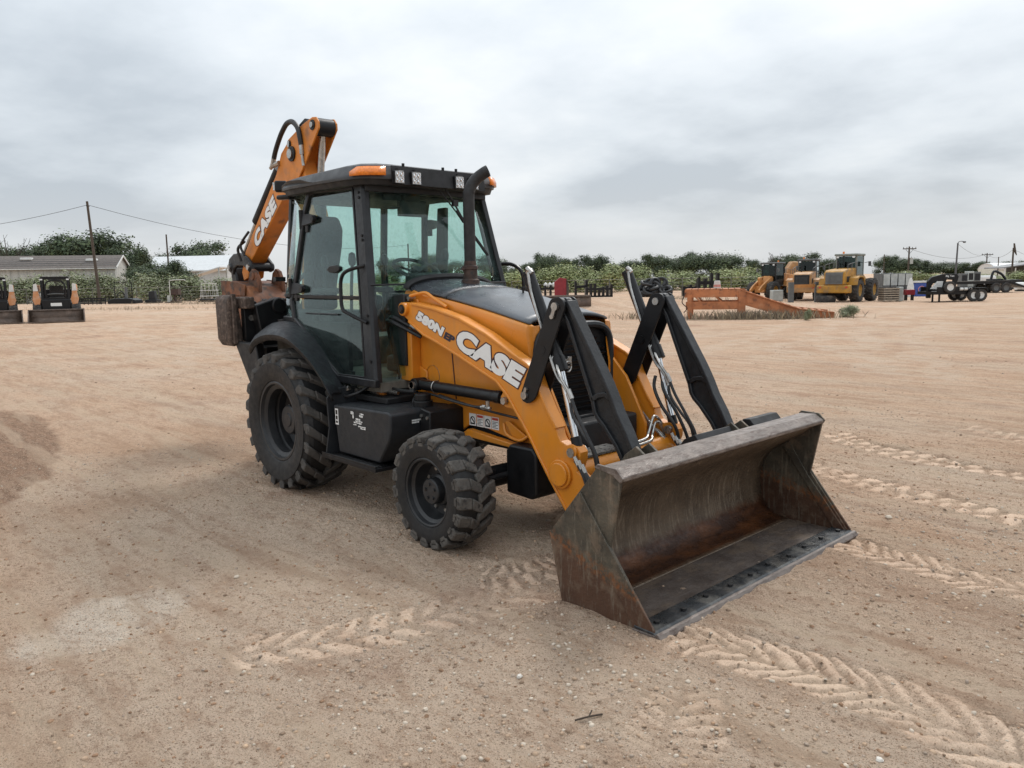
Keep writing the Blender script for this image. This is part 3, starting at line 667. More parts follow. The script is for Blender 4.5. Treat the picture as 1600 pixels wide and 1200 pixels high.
# roof
def ring(z, ins, dz=0.):
    base = [(.985, -.30), (.99, -.47), (.955, -.60), (.87, -.70), (.70, -.735), (.30, -.75), (-.15, -.745), (-.36, -.715), (-.50, -.63), (-.57, -.48), (-.60, -.2)]
    base = base+[(x, -y) for x, y in base[::-1]]
    cx, cy = .2, 0; o = []
    for x, y in base:
        l = math.hypot(x-cx, y-cy); k = (l-ins)/l
        o.append((cx+(x-cx)*k, cy+(y-cy)*k, z+dz*(x-.2)))
    return o
m = MB(); rows = [ring(2.515, .10, -.01), ring(2.52, .035, -.012), ring(2.562, .02, -.014)]
rows = [r+[r[0]] for r in rows]; m.sheet(rows); m.build('roof_gasket', DEEP, BH, ang=40)
m = MB(); rows = [ring(2.560, .05, -.014), ring(2.562, .004, -.014), ring(2.582, .0, -.012), ring(2.60, .012, -.010), ring(2.655, .045, .004), ring(2.672, .09, .006), ring(2.692, .26, .006), ring(2.70, .48, .0)]
rows = [r+[r[0]] for r in rows]; m.sheet(rows); k = len(m.v)-len(rows[-1]); m.add([], []); m.f.append(tuple(range(k, len(m.v)-1))); m.mi.append(0)
rf = m.build('roof', ROOFMAT, BH, ang=40)
m = MB(); m.prism([(-.66, 0), (-.55, .045), (-.25, .06), (.05, .05), (.28, .0)], 0, .02)
m.v = [(a*.8+.02, -.742-b*.9+max(0, -a-.35)*.35, 2.582+c*.9) for a, b, c in m.v]; m.build('roof_side_moulding', ROOFMAT, rf, bev=.012, seg=3)
m = MB(); m.slab([(1.002, -.475, 2.515), (1.002, .475, 2.515), (.985, .475, 2.655), (.985, -.475, 2.655)], .012); m.build('lamp_recess_panel', DEEP, rf)
for y in (-.425, -.262, .178, .338):
    h = MB(); h.box((1.012, y, 2.566), (.03, .094, .104)); hb_ = h.build('work_lamp', BLACK, BH, bev=.006)
    l = MB(); l.box((1.029, y, 2.566), (.006, .078, .088)); l.build('lens', LENS, hb_)
    for dy in (-.019, .019):
        for dz in (-.022, .022):
            k = MB(); k.lathe([(.0, .0), (.012, -.004), (.016, .004)], (1.036, y+dy, 2.566+dz), n=10, ax='x'); k.build('reflector', CHROME, hb_)
    b = MB(); b.cyl((1.0, y, 2.62), (1.0, y, 2.635), .012); b.build('lamp_bolt', BLACK, hb_)
for s in (-1, 1):
    m = MB(); pts = []
    for (x, y) in ((1.004, -.505), (.968, -.61), (.885, -.708), (.72, -.744)):
        pts.append((x, s*-y*-1 if s < 0 else -y))
    rows = [[(x, (y if s < 0 else y), z) for x, y in [(a, (b_ if s < 0 else -b_)) for a, b_ in ((.999, -.535), (.975, -.59), (.94, -.645), (.89, -.694), (.80, -.728))]] for z in (2.574, 2.605, 2.638)]
    # front amber lens follows the corner; its rear end is cut on a slant
    rows[2] = rows[2][:4]+[tuple(np.array(rows[2][3])*.75+np.array(rows[2][4])*.25)]
    rows = [[(x-(.012 if i == 2 else 0), y*(.985 if i == 2 else 1.0), z) for x, y, z in r] for i, r in enumerate(rows)]
    m.sheet(rows); a = m.build('marker_lamp', AMBER, BH, ang=50, solid=-.014)
    k = MB(); k.sheet([[(x+.004, y*1.006, z) for x, y, z in r[:3]] for r in [rows[0], rows[1], rows[2]]]); 
    k.v = [(x+.006, y*1.01, 2.60+(z-2.60)*.6) for x, y, z in k.v]; k.build('bulb_window', AMBER, a, solid=.004)
m = MB(); m.box((-.565, -.62, 2.635), (.08, .11, .10), Matrix.Rotation(rad(-30), 3, 'Z')); rl = m.build('rear_lamp', BLACK, BH, bev=.015)
m = MB(); m.box((-.59, -.675, 2.635), (.035, .02, .07), Matrix.Rotation(rad(-30), 3, 'Z')); m.build('lens', LENS, rl)
m = MB(); m.box((-.42, -.655, 2.525), (.16, .08, .04), Matrix.Rotation(rad(20), 3, 'Z')); m.build('roof_bracket', BLACK, BH, bev=.015)
for y in (-.32, .08, .22): m = MB().cyl((.93, y, 2.66), (.93, y, 2.69), .012); m.build('roof_bolt', BLACK, rf)
# inside the cab
m = MB(); m.prism([(-.47, 2.38), (-.40, 2.26), (-.43, 2.10), (-.56, 1.72), (-.56, 1.50), (-.68, 1.50), (-.655, 1.75), (-.62, 2.10), (-.55, 2.38)], -.41, -.08)
st = m.build('operator_seat', SEATM, BH, bev=.06, seg=3)
m = MB(); m.bb(-.58, -.05, -.42, .02, 1.38, 1.50); m.bb(-.45, -.1, -.28, .05, 1.0, 1.38); m.build('seat_cushion', SEATM, st, bev=.04, seg=3)
m = MB(); m.bb(-.50, -.02, -.42, -.36, 1.66, 1.71); m.bb(-.50, -.02, .14, .20, 1.66, 1.71); m.build('armrest', SEATM, st, bev=.015)
m = MB(); m.tube([(-.60, -.37, 1.55), (-.46, -.375, 1.84), (-.40, -.375, 2.05)], .012); m.build('seat_belt', BLACK, st)
sw = MB(); c = Vector((.60, .02, 1.86)); ax = Vector((.45, 0, .9)).normalized(); a1 = Vector((0, 1, 0)); a2 = ax.cross(a1)
sw.tube([c+(a1*math.cos(t)+a2*math.sin(t))*.205 for t in [2*math.pi*i/28 for i in range(29)]], .016, smooth=0)
for t in (.5, 2.64, 4.71): sw.bar([c-ax*.03, c+(a1*math.cos(t)+a2*math.sin(t))*.205], .03, .012, ax)
sw.cyl(c-ax*.05, c+ax*.012, .05); sw.build('steering_wheel', INTERIOR, BH)
m = MB(); m.prism([(.62, 1.0), (.66, 1.82), (.74, 1.84), (.98, 1.62), (1.05, 1.0)], -.16, .18); m.bb(.60, 1.02, -.34, .34, 1.0, 1.14); m.build('dashboard', INTERIOR, BH, bev=.03, seg=2)
m = MB(); m.bb(-.15, .55, .40, .62, 1.0, 1.62); m.bb(-.55, -.10, -.62, -.44, 1.0, 1.52); m.bb(.06, .26, -.66, -.46, 1.18, 1.52); m.build('side_console', INTERIOR, BH, bev=.03)
for x, y, z0, z1 in ((.30, -.47, 1.45, 1.98), (.42, .44, 1.55, 2.02), (.22, .47, 1.55, 1.9), (-.36, .30, 1.3, 2.0), (-.36, -.36, 1.3, 1.98)):
    m = MB(); m.tube([(x, y, z0), (x+.02, y, (z0+z1)/2), (x+.05, y, z1-.06)], .014, smooth=3); m.lathe([(0, -.06), (.028, -.045), (.034, .0), (.026, .05), (.0, .065)], (x+.05, y, z1-.03), n=12, ax='z'); m.build('control_lever', INTERIOR, BH)
m = MB(); m.box((.75, -.12, 2.36), (.05, .26, .13)); m.box((.77, -.33, 2.46), (.03, .16, .09)); m.box((.77, -.14, 2.46), (.03, .16, .09)); m.tube([(.75, -.24, 2.36), (.72, -.38, 2.36)], .01, smooth=0); m.build('inside_mirror', INTERIOR, BH, bev=.02)
m = MB(); m.sheet([[(x, y, z) for y in (-.55, 0, .55)] for x, z in ((.76, 2.47), (.3, 2.50), (-.5, 2.50))]); m.build('headliner', INTERIOR, BH, solid=.02)
m = MB(); m.prism([(.10, 1.64), (.18, 2.44), (.30, 2.44), (.26, 1.64)], .585, .63); m.build('inner_pillar', INTERIOR, BH, bev=.01)
# far side mirror loop
m = MB(); m.tube([(.86, .76, 1.90), (.95, .82, 1.895), (1.05, .84, 1.84), (1.085, .84, 1.74), (1.085, .84, 1.56), (1.02, .82, 1.50)], .017, smooth=4); m.build('grab_loop', BLACK, BH)
m = MB(); m.box((-.66, -.64, 1.80), (.05, .10, .04)); m.build('window_stay', BLACK, BH)

# ---- rear fenders
for s in (-1, 1):
    fo = [(-.49, 1.19), (-.42, 1.245), (-.346, 1.28), (-.23, 1.312), (-.116, 1.329), (.0, 1.335), (.12, 1.33), (.235, 1.312), (.345, 1.279), (.45, 1.235), (.551, 1.184), (.65, 1.13), (.748, 1.055), (.83, .985), (.905, .905)]
    fi = [(-.83, 1.30), (-.70, 1.365), (-.577, 1.40), (-.44, 1.418), (-.318, 1.425), (-.20, 1.42), (-.083, 1.395), (.05, 1.35), (.177, 1.286), (.30, 1.21), (.408, 1.126), (.51, 1.045), (.604, .968), (.66, .92), (.70, .87)]
    A_ = []; B_ = []; C_ = []; D_ = []
    for (a, b), (c_, d_) in zip(fo, fi):
        A_.append((a, s*1.045, b-.05)); B_.append((a, s*1.062, b)); C_.append((a*.7+c_*.3, s*.985, b*.7+d_*.3+.018)); D_.append((c_, s*.78, d_))
    m = MB(); m.sheet([A_, B_, C_, D_, [(x, s*.70, z-.01) for x, y, z in D_]]); m.build('fender', PLASTIC, BH, ang=50, solid=.018)
m = MB(); m.bb(-.62, .6, -.70, -.66, .75, 1.43); m.bb(-.62, .6, .66, .70, .75, 1.43); m.bb(.55, 1.12, -.62, .62, .80, .92); m.build('inner_fender', DEEP, BH)
# ---- loader arms
ARM = [(1.156,1.546),(1.175,1.585),(1.219,1.600),(1.296,1.588),(1.575,1.552),(1.868,1.488),(2.155,1.388),(2.393,1.278),(2.549,1.209),(2.608,1.168),(2.656,1.06),(2.741,.915),(2.813,.816),(2.825,.772),(2.847,.74),(2.896,.722),(2.945,.735),(2.988,.722),(3.012,.69),(3.010,.64),(2.981,.567),(3.079,.513),(3.20,.38),(3.25,.27),(3.23,.17),(3.15,.13),(3.02,.16),
       (2.891,.301),(2.747,.488),(2.648,.621),(2.572,.729),(2.51,.815),(2.449,.873),(2.39,.900),(2.34,.898),(2.30,.925),(2.287,.969),(2.314,1.007),(2.308,1.037),(2.234,1.083),(2.084,1.135),(1.857,1.221),(1.599,1.311),(1.436,1.36),(1.25,1.456),(1.18,1.495)]
TOPF = ARM[3:12]+[ARM[12]]; BOTF = [(2.93,.26),(2.747,.488),(2.648,.621),(2.572,.729),(2.50,.82),(2.43,.90),(2.36,.985),(2.25,1.075),(2.084,1.135),(1.857,1.221),(1.599,1.311),(1.436,1.36),(1.25,1.456)]
def strip(o, line, y0, y1, th):
    n = len(line); up_ = []; dn = []
    for i, p in enumerate(line):
        a = line[max(i-1, 0)]; b = line[min(i+1, n-1)]; d = Vector((b[0]-a[0], b[1]-a[1])).normalized(); nx, nz = -d.y*th, d.x*th
        up_.append((p[0]+nx, p[1]+nz)); dn.append((p[0]-nx, p[1]-nz))
    v = []; 
    for u, w in zip(up_, dn): v += [(u[0], y0, u[1]), (w[0], y0, w[1]), (w[0], y1, w[1]), (u[0], y1, u[1])]
    fs = [(i*4+j, i*4+(j+1) % 4, (i+1)*4+(j+1) % 4, (i+1)*4+j) for i in range(n-1) for j in range(4)]+[(3, 2, 1, 0), tuple(range((n-1)*4, n*4))]
    o.add(v, fs)
def both(fn):
    for s in (-1, 1): fn(s)
def loader_side(s):
    m = MB(); m.prism(ARM, s*.470, s*.545); strip(m, TOPF, s*.462, s*.556, .010); strip(m, BOTF, s*.462, s*.555, .010)
    m.lathe([(.0, 0), (.088, 0), (.092, .006), (.092, s*.012)], (2.85, s*.557, .530), n=36) if False else None
    arm = m.build('loader_arm', ORANGE, BH, bev=.005)
    m = MB(); m.cyl((2.85, s*.53, .530), (2.85, s*.566, .530), .094, n=40); m.cyl((2.85, s*.55, .530), (2.85, s*.582, .530), .076, n=40); m.build('hub_cover', ORANGE, arm, bev=.006)
    m = MB(); m.cyl((1.206, s*.44, 1.547), (1.206, s*.575, 1.547), .052, n=28); m.build('arm_boss', ORANGE, arm, bev=.006)
    m = MB(); m.cyl((1.206, s*.575, 1.547), (1.206, s*.582, 1.547), .036, n=24); m.build('arm_bushing', DEEP, arm)
    m = MB(); m.cyl((1.206, s*.575, 1.547), (1.206, s*.594, 1.547), .021, n=20); m.build('pivot_pin', EXH_RUST, arm)
    m = MB(); m.cyl((2.344, s*.50, .949), (2.344, s*.578, .949), .026, n=6); m.cyl((2.949, s*.44, .684), (2.949, s*.57, .684), .030, n=18); build_each(m, 'pin_head', STEEL, arm)
    m = MB(); m.cyl((2.949, s*.545, .684), (2.949, s*.562, .684), .044, n=24); m.build('pin_boss', ORANGE, arm)
    m = MB(); m.hexa([(2.700, s*.556, .985), (2.716, s*.556, .95), (2.745, s*.556, .905), (2.72, s*.556, .935), (2.704, s*.470, .99), (2.72, s*.47, .955), (2.75, s*.47, .908), (2.73, s*.47, .93)]) if False else None
    # lift cylinder
    m = MB(); m.cyl((1.30, s*.505, .968), (2.245, s*.505, .957), .041, n=24); m.cyl((2.20, s*.505, .957), (2.262, s*.505, .957), .046, n=24); m.cyl((1.30, s*.45, .968), (1.30, s*.56, .968), .05, n=20)
    lc = m.build('lift_cylinder', BLACK, BH, bev=.004)
    m = MB(); m.cyl((2.25, s*.505, .957), (2.34, s*.505, .949), .021, n=16); m.cyl((1.30, s*.56, .968), (1.30, s*.58, .968), .028, n=6); m.build('rod', STEEL, lc)
    m = MB(); m.tube([(1.52, s*.505+.047*math.cos(t), .965+.047*math.sin(t)) for t in [2*math.pi*i/16 for i in range(17)]], .005, smooth=0, n=6)
    m.cyl((2.17, s*.56, .885), (2.17, s*.56, .93), .015, n=8); m.cyl((2.10, s*.56, .88), (2.20, s*.56, .88), .013, n=8); m.cyl((2.12, s*.56, .88), (2.15, s*.56, .88), .019, n=6); build_each(m, 'hose_fitting', STEEL, lc)
    m = MB(); m.tube([(1.30, s*.50, .90), (1.52, s*.53, .905), (1.75, s*.55, .89), (2.0, s*.555, .875), (2.1, s*.56, .88)], .010); m.tube([(1.55, s*.50, .905), (1.8, s*.49, .87), (2.1, s*.48, .84), (2.4, s*.47, .82)], .009)
    m.tube([(1.30, s*.52, .905), (1.36, s*.60, .86), (1.32, s*.60, .79), (1.20, s*.58, .80)], .013); build_each(m, 'hydraulic_hose', HOSE, lc)
    # bellcrank of two plates
    BC = [(2.518,1.021),(2.515,.99),(2.535,.967),(2.57,.957),(2.60,.963),(2.635,.985),(2.657,1.01),(2.913,1.575),(2.912,1.605),(2.895,1.632),(2.868,1.646),(2.838,1.645),(2.80,1.632),(2.783,1.61)]
    m = MB(); m.prism(BC, s*.558, s*.572); m.prism(BC, s*.440, s*.454); m.box((2.70, s*.505, 1.27), (.07, .10, .07)); bc = m.build('bellcrank', BLACK, BH, bev=.003)
    m = MB(); m.cyl((2.556, s*.43, 1.008), (2.556, s*.588, 1.008), .026, n=18); m.box((2.566, s*.58, 1.035), (.022, .012, .05), Matrix.Rotation(rad(20), 3, 'Y')); m.cyl((2.575, s*.57, 1.052), (2.575, s*.588, 1.052), .012, n=6)
    m.cyl((2.843, s*.43, 1.588), (2.843, s*.590, 1.588), .026, n=18); m.box((2.828, s*.58, 1.55), (.026, .012, .07), Matrix.Rotation(rad(20), 3, 'Y')); m.cyl((2.815, s*.57, 1.525), (2.815, s*.588, 1.525), .015, n=6); build_each(m, 'link_pin', STEEL, bc)
    m = MB(); m.cyl((2.718, s*.43, 1.315), (2.718, s*.574, 1.315), .028, n=24); m.build('trunnion_cap', BLACK, bc)
    # push link
    PL = [(2.80,1.60),(2.835,1.645),(2.88,1.64),(2.93,1.585),(3.05,1.395),(3.20,1.165),(3.262,1.05),(3.30,.97),(3.37,.86),(3.434,.727),(3.40,.64),(3.345,.65),(3.28,.76),(3.185,.871),(3.135,.915),(3.113,.955),(3.10,1.02),(3.03,1.19),(2.90,1.50)]
    m = MB(); m.prism(PL, s*.488, s*.522)
    strip(m, [(2.90,1.62),(3.05,1.385),(3.195,1.155),(3.255,1.045),(3.292,.965),(3.36,.855),(3.42,.735)], s*.462, s*.546, .014)
    strip(m, [(2.83,1.60),(2.91,1.49),(3.04,1.18),(3.108,1.02),(3.122,.96),(3.145,.925),(3.195,.88),(3.29,.77),(3.35,.67)], s*.466, s*.542, .013)
    strip(m, [(3.10,1.03),(3.15,1.06),(3.20,1.07),(3.245,1.05)], s*.466, s*.542, .016)
    m.cyl((2.843, s*.456, 1.588), (2.843, s*.556, 1.588), .055, n=24); m.build('push_link', CAST, BH, bev=.005)
    # tilt cylinder hung between the bellcrank plates
    ya = s*.505
    m = MB(); m.cyl((2.537, ya, 1.79), (2.80, ya, 1.235), .040, n=24); m.cyl((2.785, ya, 1.265), (2.828, ya, 1.175), .047, n=24); m.cyl((2.531, ya, 1.803), (2.541, ya, 1.782), .042, n=24)
    tcl = m.build('tilt_cylinder', BLACK, BH, bev=.003)
    m = MB(); m.cyl((2.82, ya, 1.19), (2.952, ya, .725), .0215, n=20); m.build('rod', CHROME, tcl)
    m = MB(); m.cyl((2.935, ya, .775), (2.955, ya, .715), .034, n=18); m.cyl((2.949, s*.475, .684), (2.949, s*.535, .684), .05, n=24); m.build('rod_eye', BLACK, tcl)
    yi = s*.505-.052
    m = MB(); m.cyl((2.60, yi+.02, 1.795), (2.565, yi+.01, 1.83), .017, n=6); m.cyl((2.56, ya, 1.815), (2.585, yi, 1.80), .016, n=8)
    m.tube([(2.585, yi, 1.80), (2.605, yi, 1.70), (2.65, yi, 1.575), (2.72, yi, 1.41), (2.79, yi, 1.235), (2.84, yi, 1.145), (2.89, yi-.0, 1.10), (2.935, yi, 1.04)], .0095, smooth=4)
    m.tube([(2.80, yi+.03, 1.24), (2.84, yi+.0, 1.20), (2.90, yi-.03, 1.145), (2.965, yi-.03, 1.07)], .0095, smooth=4)
    m.cyl((2.925, yi, 1.055), (2.95, yi, 1.0), .015, n=8); m.cyl((2.955, yi-.03, 1.085), (2.985, yi-.03, 1.03), .015, n=8); m.tube([(2.785+.0*t, ya+.049*math.cos(t), 1.245+.049*math.sin(t)*.9) for t in [2*math.pi*i/16 for i in range(17)]], .006, smooth=0, n=6)
    m.build('steel_pipe', STEEL, tcl)
    m = MB(); m.tube([(2.945, yi, 1.01), (2.98, yi-.02, .93), (3.07, yi-.04, .84), (3.17, yi-.05, .74), (3.20, yi-.04, .60)], .0105); m.tube([(2.975, yi-.03, 1.045), (3.04, yi-.05, .95), (3.14, yi-.07, .83), (3.22, yi-.07, .70), (3.22, yi-.06, .56)], .0105); m.build('hydraulic_hose', HOSE, tcl)
    # hoses at the foot of the tilt cylinder
    m = MB()
    for k in range(3): m.tube([(2.99+k*.03, yi-.01, .64-k*.02), (3.06+k*.035, yi-.02, .57-k*.02), (3.12+k*.03, yi-.03, .46)], .011)
    m.build('foot_hose', HOSE, tcl)
    m = MB()
    for k in range(3): m.cyl((2.985+k*.03, yi-.01, .665-k*.02), (3.02+k*.03, yi-.012, .61-k*.02), .013, n=8)
    m.build('foot_fitting', STEEL, tcl)
both(loader_side)
# grab bar across the near arm top (orange rod)
m = MB(); m.tube([(1.21, -.50, 1.645), (1.27, -.47, 1.66), (1.36, -.455, 1.668), (1.45, -.455, 1.63), (1.62, -.46, 1.565)], .013, smooth=3); m.build('arm_lock_bar', ORANGE, BH)
m = MB(); m.cyl((1.185, -.50, 1.62), (1.185, -.46, 1.62), .014, n=8); m.box((1.20, -.48, 1.635), (.05, .05, .02)); build_each(m, 'lock_pin', STEEL, BH)
# cross tube and pipes between the arms
m = MB(); m.cyl((2.90, -.47, .545), (2.90, .47, .545), .088, n=32); m.build('cross_tube', ORANGE, BH)
m = MB(); m.bb(2.80, 2.96, -.42, -.05, .628, .642); m.build('tube_plate', STEEL, BH)
m = MB()
m.tube([(2.93, -.02, .635), (2.92, .22, .645), (2.89, .30, .67), (2.87, .37, .755), (2.86, .41, .775), (2.87, .455, .745), (2.89, .50, .66)], .0105, smooth=5)
m.tube([(2.95, -.02, .62), (2.94, .25, .630), (2.90, .33, .655), (2.88, .385, .72), (2.88, .41, .735), (2.885, .44, .72), (2.90, .485, .63)], .0105, smooth=5)
m.tube([(2.95, -.02, .60), (2.95, .40, .605), (2.93, .43, .62), (2.86, .42, .68), (2.80, .44, .72), (2.44, .445, 1.05)], .0095, smooth=0)
m.tube([(2.96, -.02, .58), (2.96, .44, .585), (2.94, .455, .61), (2.87, .44, .67), (2.79, .446, .69), (2.42, .446, 1.03)], .0095, smooth=0)
m.cyl((2.885, .485, .685), (2.90, .50, .63), .016, n=8); m.cyl((2.895, .475, .655), (2.91, .49, .60), .016, n=8)
m.build('steel_pipe', STEEL, BH)
m = MB(); m.tube([(2.90, .51, .64), (2.95, .52, .56), (3.05, .50, .50)], .013); m.tube([(2.91, .49, .61), (2.96, .50, .53), (3.05, .48, .47)], .013)
m.tube([(2.80, .50, 1.05), (2.82, .46, .97), (2.90, .44, .85), (3.01, .46, .70), (3.02, .50, .52)], .0125); m.tube([(2.86, .50, 1.03), (2.90, .47, .95), (3.02, .47, .79), (3.09, .50, .60), (3.06, .50, .48)], .0125); m.box((2.63, .445, .865), (.03, .02, .045)); m.build('hydraulic_hose', HOSE, BH)
# hoses and valve clutter between cab and tower
m = MB()
m.tube([(1.30, -.46, 1.36), (1.15, -.52, 1.44), (1.03, -.55, 1.48), (.96, -.52, 1.42), (1.0, -.5, 1.2), (1.04, -.5, 1.0)], .016)
m.tube([(1.30, -.47, 1.33), (1.12, -.55, 1.42), (.98, -.56, 1.45), (.93, -.5, 1.3), (1.0, -.48, 1.05), (1.02, -.5, .95)], .016)
m.tube([(.98, -.4, 1.5), (1.02, -.45, 1.3), (1.04, -.48, 1.05), (1.0, -.5, .9)], .015); m.tube([(.70, -.80, .93), (.74, -.84, .86), (.85, -.80, .88), (.95, -.7, .95), (1.05, -.66, .92)], .012); m.tube([(1.0, -.6, .93), (1.2, -.62, .92), (1.4, -.62, .93)], .014)
m.build('hydraulic_hose', HOSE, BH)
m = MB(); m.tube([(1.26, -.50, 1.405), (1.36, -.50, 1.365), (1.50, -.495, 1.335)], .012); m.tube([(1.30, -.48, 1.41), (1.40, -.48, 1.375), (1.54, -.485, 1.34)], .012); m.cyl((1.22, -.50, 1.42), (1.28, -.50, 1.398), .019, n=8); m.cyl((1.26, -.48, 1.425), (1.32, -.48, 1.403), .019, n=8)
m.tube([(1.04, -.48, 1.12), (1.01, -.5, 1.0), (1.0, -.52, .90)], .010); m.tube([(1.07, -.48, 1.10), (1.05, -.5, .98), (1.04, -.52, .90)], .010); m.tube([(.96, -.62, .90), (1.06, -.64, .905), (1.18, -.62, .90)], .016); m.cyl((.86, -.66, .885), (.96, -.66, .885), .018, n=8); m.cyl((.72, -.82, .90), (.76, -.80, .92), .02, n=6)
m.box((.62, -.78, .915), (.06, .03, .04)); m.box((.80, -.74, .90), (.05, .04, .03)); build_each(m, 'hose_fitting', STEEL, BH)
m = MB(); m.box((.94, -.60, .90), (.16, .10, .08)); m.build('valve_block', ORANGE_OLD, BH, bev=.01)
m = MB(); m.bb(.98, 1.16, -.52, -.1, 1.1, 1.66); m.bb(.58, 1.2, -.74, -.45, .82, .87); m.build('firewall', DEEP, BH, bev=.01)

# ---- front bucket
def BKT():
    hw = 1.073
    shell = [(3.741,.735),(3.66,.668),(3.591,.622),(3.469,.550),(3.39,.478),(3.345,.40),(3.325,.30),(3.333,.20),(3.362,.115),(3.41,.062),(3.47,.035),(3.56,.024)]
    m = MB(); fine = [(p.x, p.y) for p in catmull([(a, b, 0) for a, b in shell], 5)]
    n = 26; m.sheet([[(x, -hw+2*hw*i/n, z) for i in range(n+1)] for x, z in fine])
    b = m.build('bucket', BSHELL, BH, ang=50, solid=.014)
    m = MB(); m.bb(3.53, 3.93, -hw, hw, .006, .022); m.build('floor_plate', BFLOOR, b)
    m = MB(); m.prism([(3.346,.004),(3.272,.376),(3.62,.788),(3.66,.70),(3.45,.56),(3.33,.42),(3.286,.30),(3.308,.19),(3.34,.09),(3.40,.045),(3.56,.006)], -hw+.01, hw-.01); m.build('back_plate', BSIDE, b)
    m = MB(); m.prism([(3.616,.790),(3.622,.802),(3.728,.806),(3.784,.768),(3.784,.748),(3.745,.728),(3.722,.776)], -hw-.004, hw+.004); m.build('lip_bar', BRONZE, b, bev=.005)
    side = [(3.36,.004),(3.272,.376),(3.616,.796),(3.732,.800),(3.777,.756),(3.765,.70),(3.703,.39),(3.985,.022),(3.985,.0)]
    for s in (-1, 1):
        m = MB(); m.prism(side, s*(hw-.002), s*(hw+.014)); m.build('side_plate', BSIDE, b, bev=.002)
        # wear strap along the raked edge, a slightly prouder plate
        m = MB(); o = [(3.449,.581),(3.512,.650),(3.703,.40),(3.99,.040),(3.99,.012),(3.872,.012)]
        m.prism(o, s*(hw+.012), s*(hw+.026)); m.prism([(3.49,.56),(3.545,.59),(3.69,.372),(3.965,.03),(3.885,.03)], s*(hw-.014), s*(hw-.001)); m.build('side_cutter', BSIDE, b, bev=.003)
        m = MB(); m.prism([(3.60,.795),(3.62,.815),(3.745,.81),(3.79,.765),(3.775,.74),(3.72,.775)], s*(hw+.002), s*(hw+.018)); m.build('corner_plate', BRONZE if s < 0 else BSIDE, b, bev=.002)
    m = MB(); m.prism([(3.87,.022),(3.87,.036),(3.985,.034),(4.0,.022)], -hw-.03, hw+.03); m.build('wear_plate', WEAR, b, bev=.003)
    m = MB(); m.prism([(3.86,.0),(3.86,.018),(3.998,.022),(4.006,.033),(4.022,.030),(4.040,.006),(4.036,-.004)], -hw-.032, hw+.032); m.build('cutting_edge', BRONZE, b, bev=.003)
    bolt_set('edge_bolt', DEEP, b, [(3.935+.01*math.sin(i*2.3), y, .034) for i, y in enumerate((-1.0, -.78, -.55, -.33, -.11, .11, .33, .55, .78, 1.0))], (0, 0, 1), r=.016, h=.014)
    for y in (-.50, .50):
        for d in (-.06, .06):
            m = MB(); m.prism([(3.30,.10),(3.18,.14),(3.16,.26),(3.22,.44),(3.31,.62),(3.38,.74),(3.46,.80),(3.54,.745),(3.60,.775),(3.275,.39),(3.262,.30),(3.275,.19)], y+d-.01, y+d+.01); m.build('mounting_lug', BSIDE, b, bev=.003)
    for y0, y1 in ((.60, .96),):
        m = MB(); m.prism([(3.42,.66),(3.38,.70),(3.45,.80),(3.50,.805),(3.56,.74)], y0, y1); m.build('back_gusset', DEEP, b, bev=.004)
    m = MB(); m.prism([(3.36,.62),(3.32,.66),(3.38,.74),(3.46,.78),(3.52,.70)], .02, .42); m.build('back_gusset', DEEP, b, bev=.004)
BKT()

# ---- lettering on arm and dipper
def text_mesh(txt, size, offset, shear=0.0, sx=1.0, space=1.0):
    c = bpy.data.curves.new('lettering', 'FONT'); c.body = txt; c.size = size; c.offset = offset; c.shear = shear; c.space_character = space; c.resolution_u = 4; c.extrude = .0012
    o = bpy.data.objects.new('lettering', c); COL.objects.link(o)
    bpy.context.view_layer.update()
    me = bpy.data.meshes.new_from_object(o.evaluated_get(bpy.context.evaluated_depsgraph_get())); bpy.data.objects.remove(o); bpy.data.curves.remove(c)
    v = np.empty(len(me.vertices)*3); me.vertices.foreach_get('co', v); v = v.reshape(-1, 3)
    return me, v
def letter(name, txt, mt, parent, org, ang, width, height, y, proud, out_dir, bold, extra, shear=.0, space=1.0):
    """flat heavy lettering in the XZ plane at y; `extra` thickens it for an outline"""
    me0, v0 = text_mesh(txt, 1.0, bold, shear, 1, space)
    x0, x1 = v0[:, 0].min(), v0[:, 0].max(); z0, z1 = v0[:, 1].min(), v0[:, 1].max()
    bpy.data.meshes.remove(me0)
    me, v = text_mesh(txt, 1.0, bold+extra, shear, 1, space)
    sx = width/(x1-x0); sz = height/(z1-z0); ca, sa = math.cos(ang), math.sin(ang)
    a = (v[:, 0]-x0)*sx; b = (v[:, 1]-z0)*sz
    w = np.empty_like(v); w[:, 0] = org[0]+a*ca-b*sa; w[:, 2] = org[1]+a*sa+b*ca; w[:, 1] = y+out_dir*(proud+v[:, 2]*.3)
    me.vertices.foreach_set('co', w.ravel()); me.materials.clear(); me.materials.append(mt)
    if out_dir < 0: pass
    me.update(); o = bpy.data.objects.new(name, me); COL.objects.link(o); o.parent = parent; return o
arm = [o for o in BH.children if o.name == 'loader_arm'][0]
AB = rad(-20.3)
for nm, mt, ex_, pr in (('lettering_outline', MAROON, .042, .0006), ('lettering', WHITE, 0, .0016)):
    letter(nm, 'CASE', mt, arm, (1.812, 1.286), rad(-20.67), .725, .160, -.5455, pr, -1, .07, ex_, .16, 1.07)
    letter(nm, '580N', mt, arm, (1.340, 1.474), rad(-21.2), .355, .077, -.5455, pr, -1, .075, ex_*1.2, .16, 1.08)
letter('lettering', 'EP', NAVY, arm, (1.676, 1.343), rad(-18), .128, .056, -.5455, .0012, -1, .065, 0, .16, 1.05)

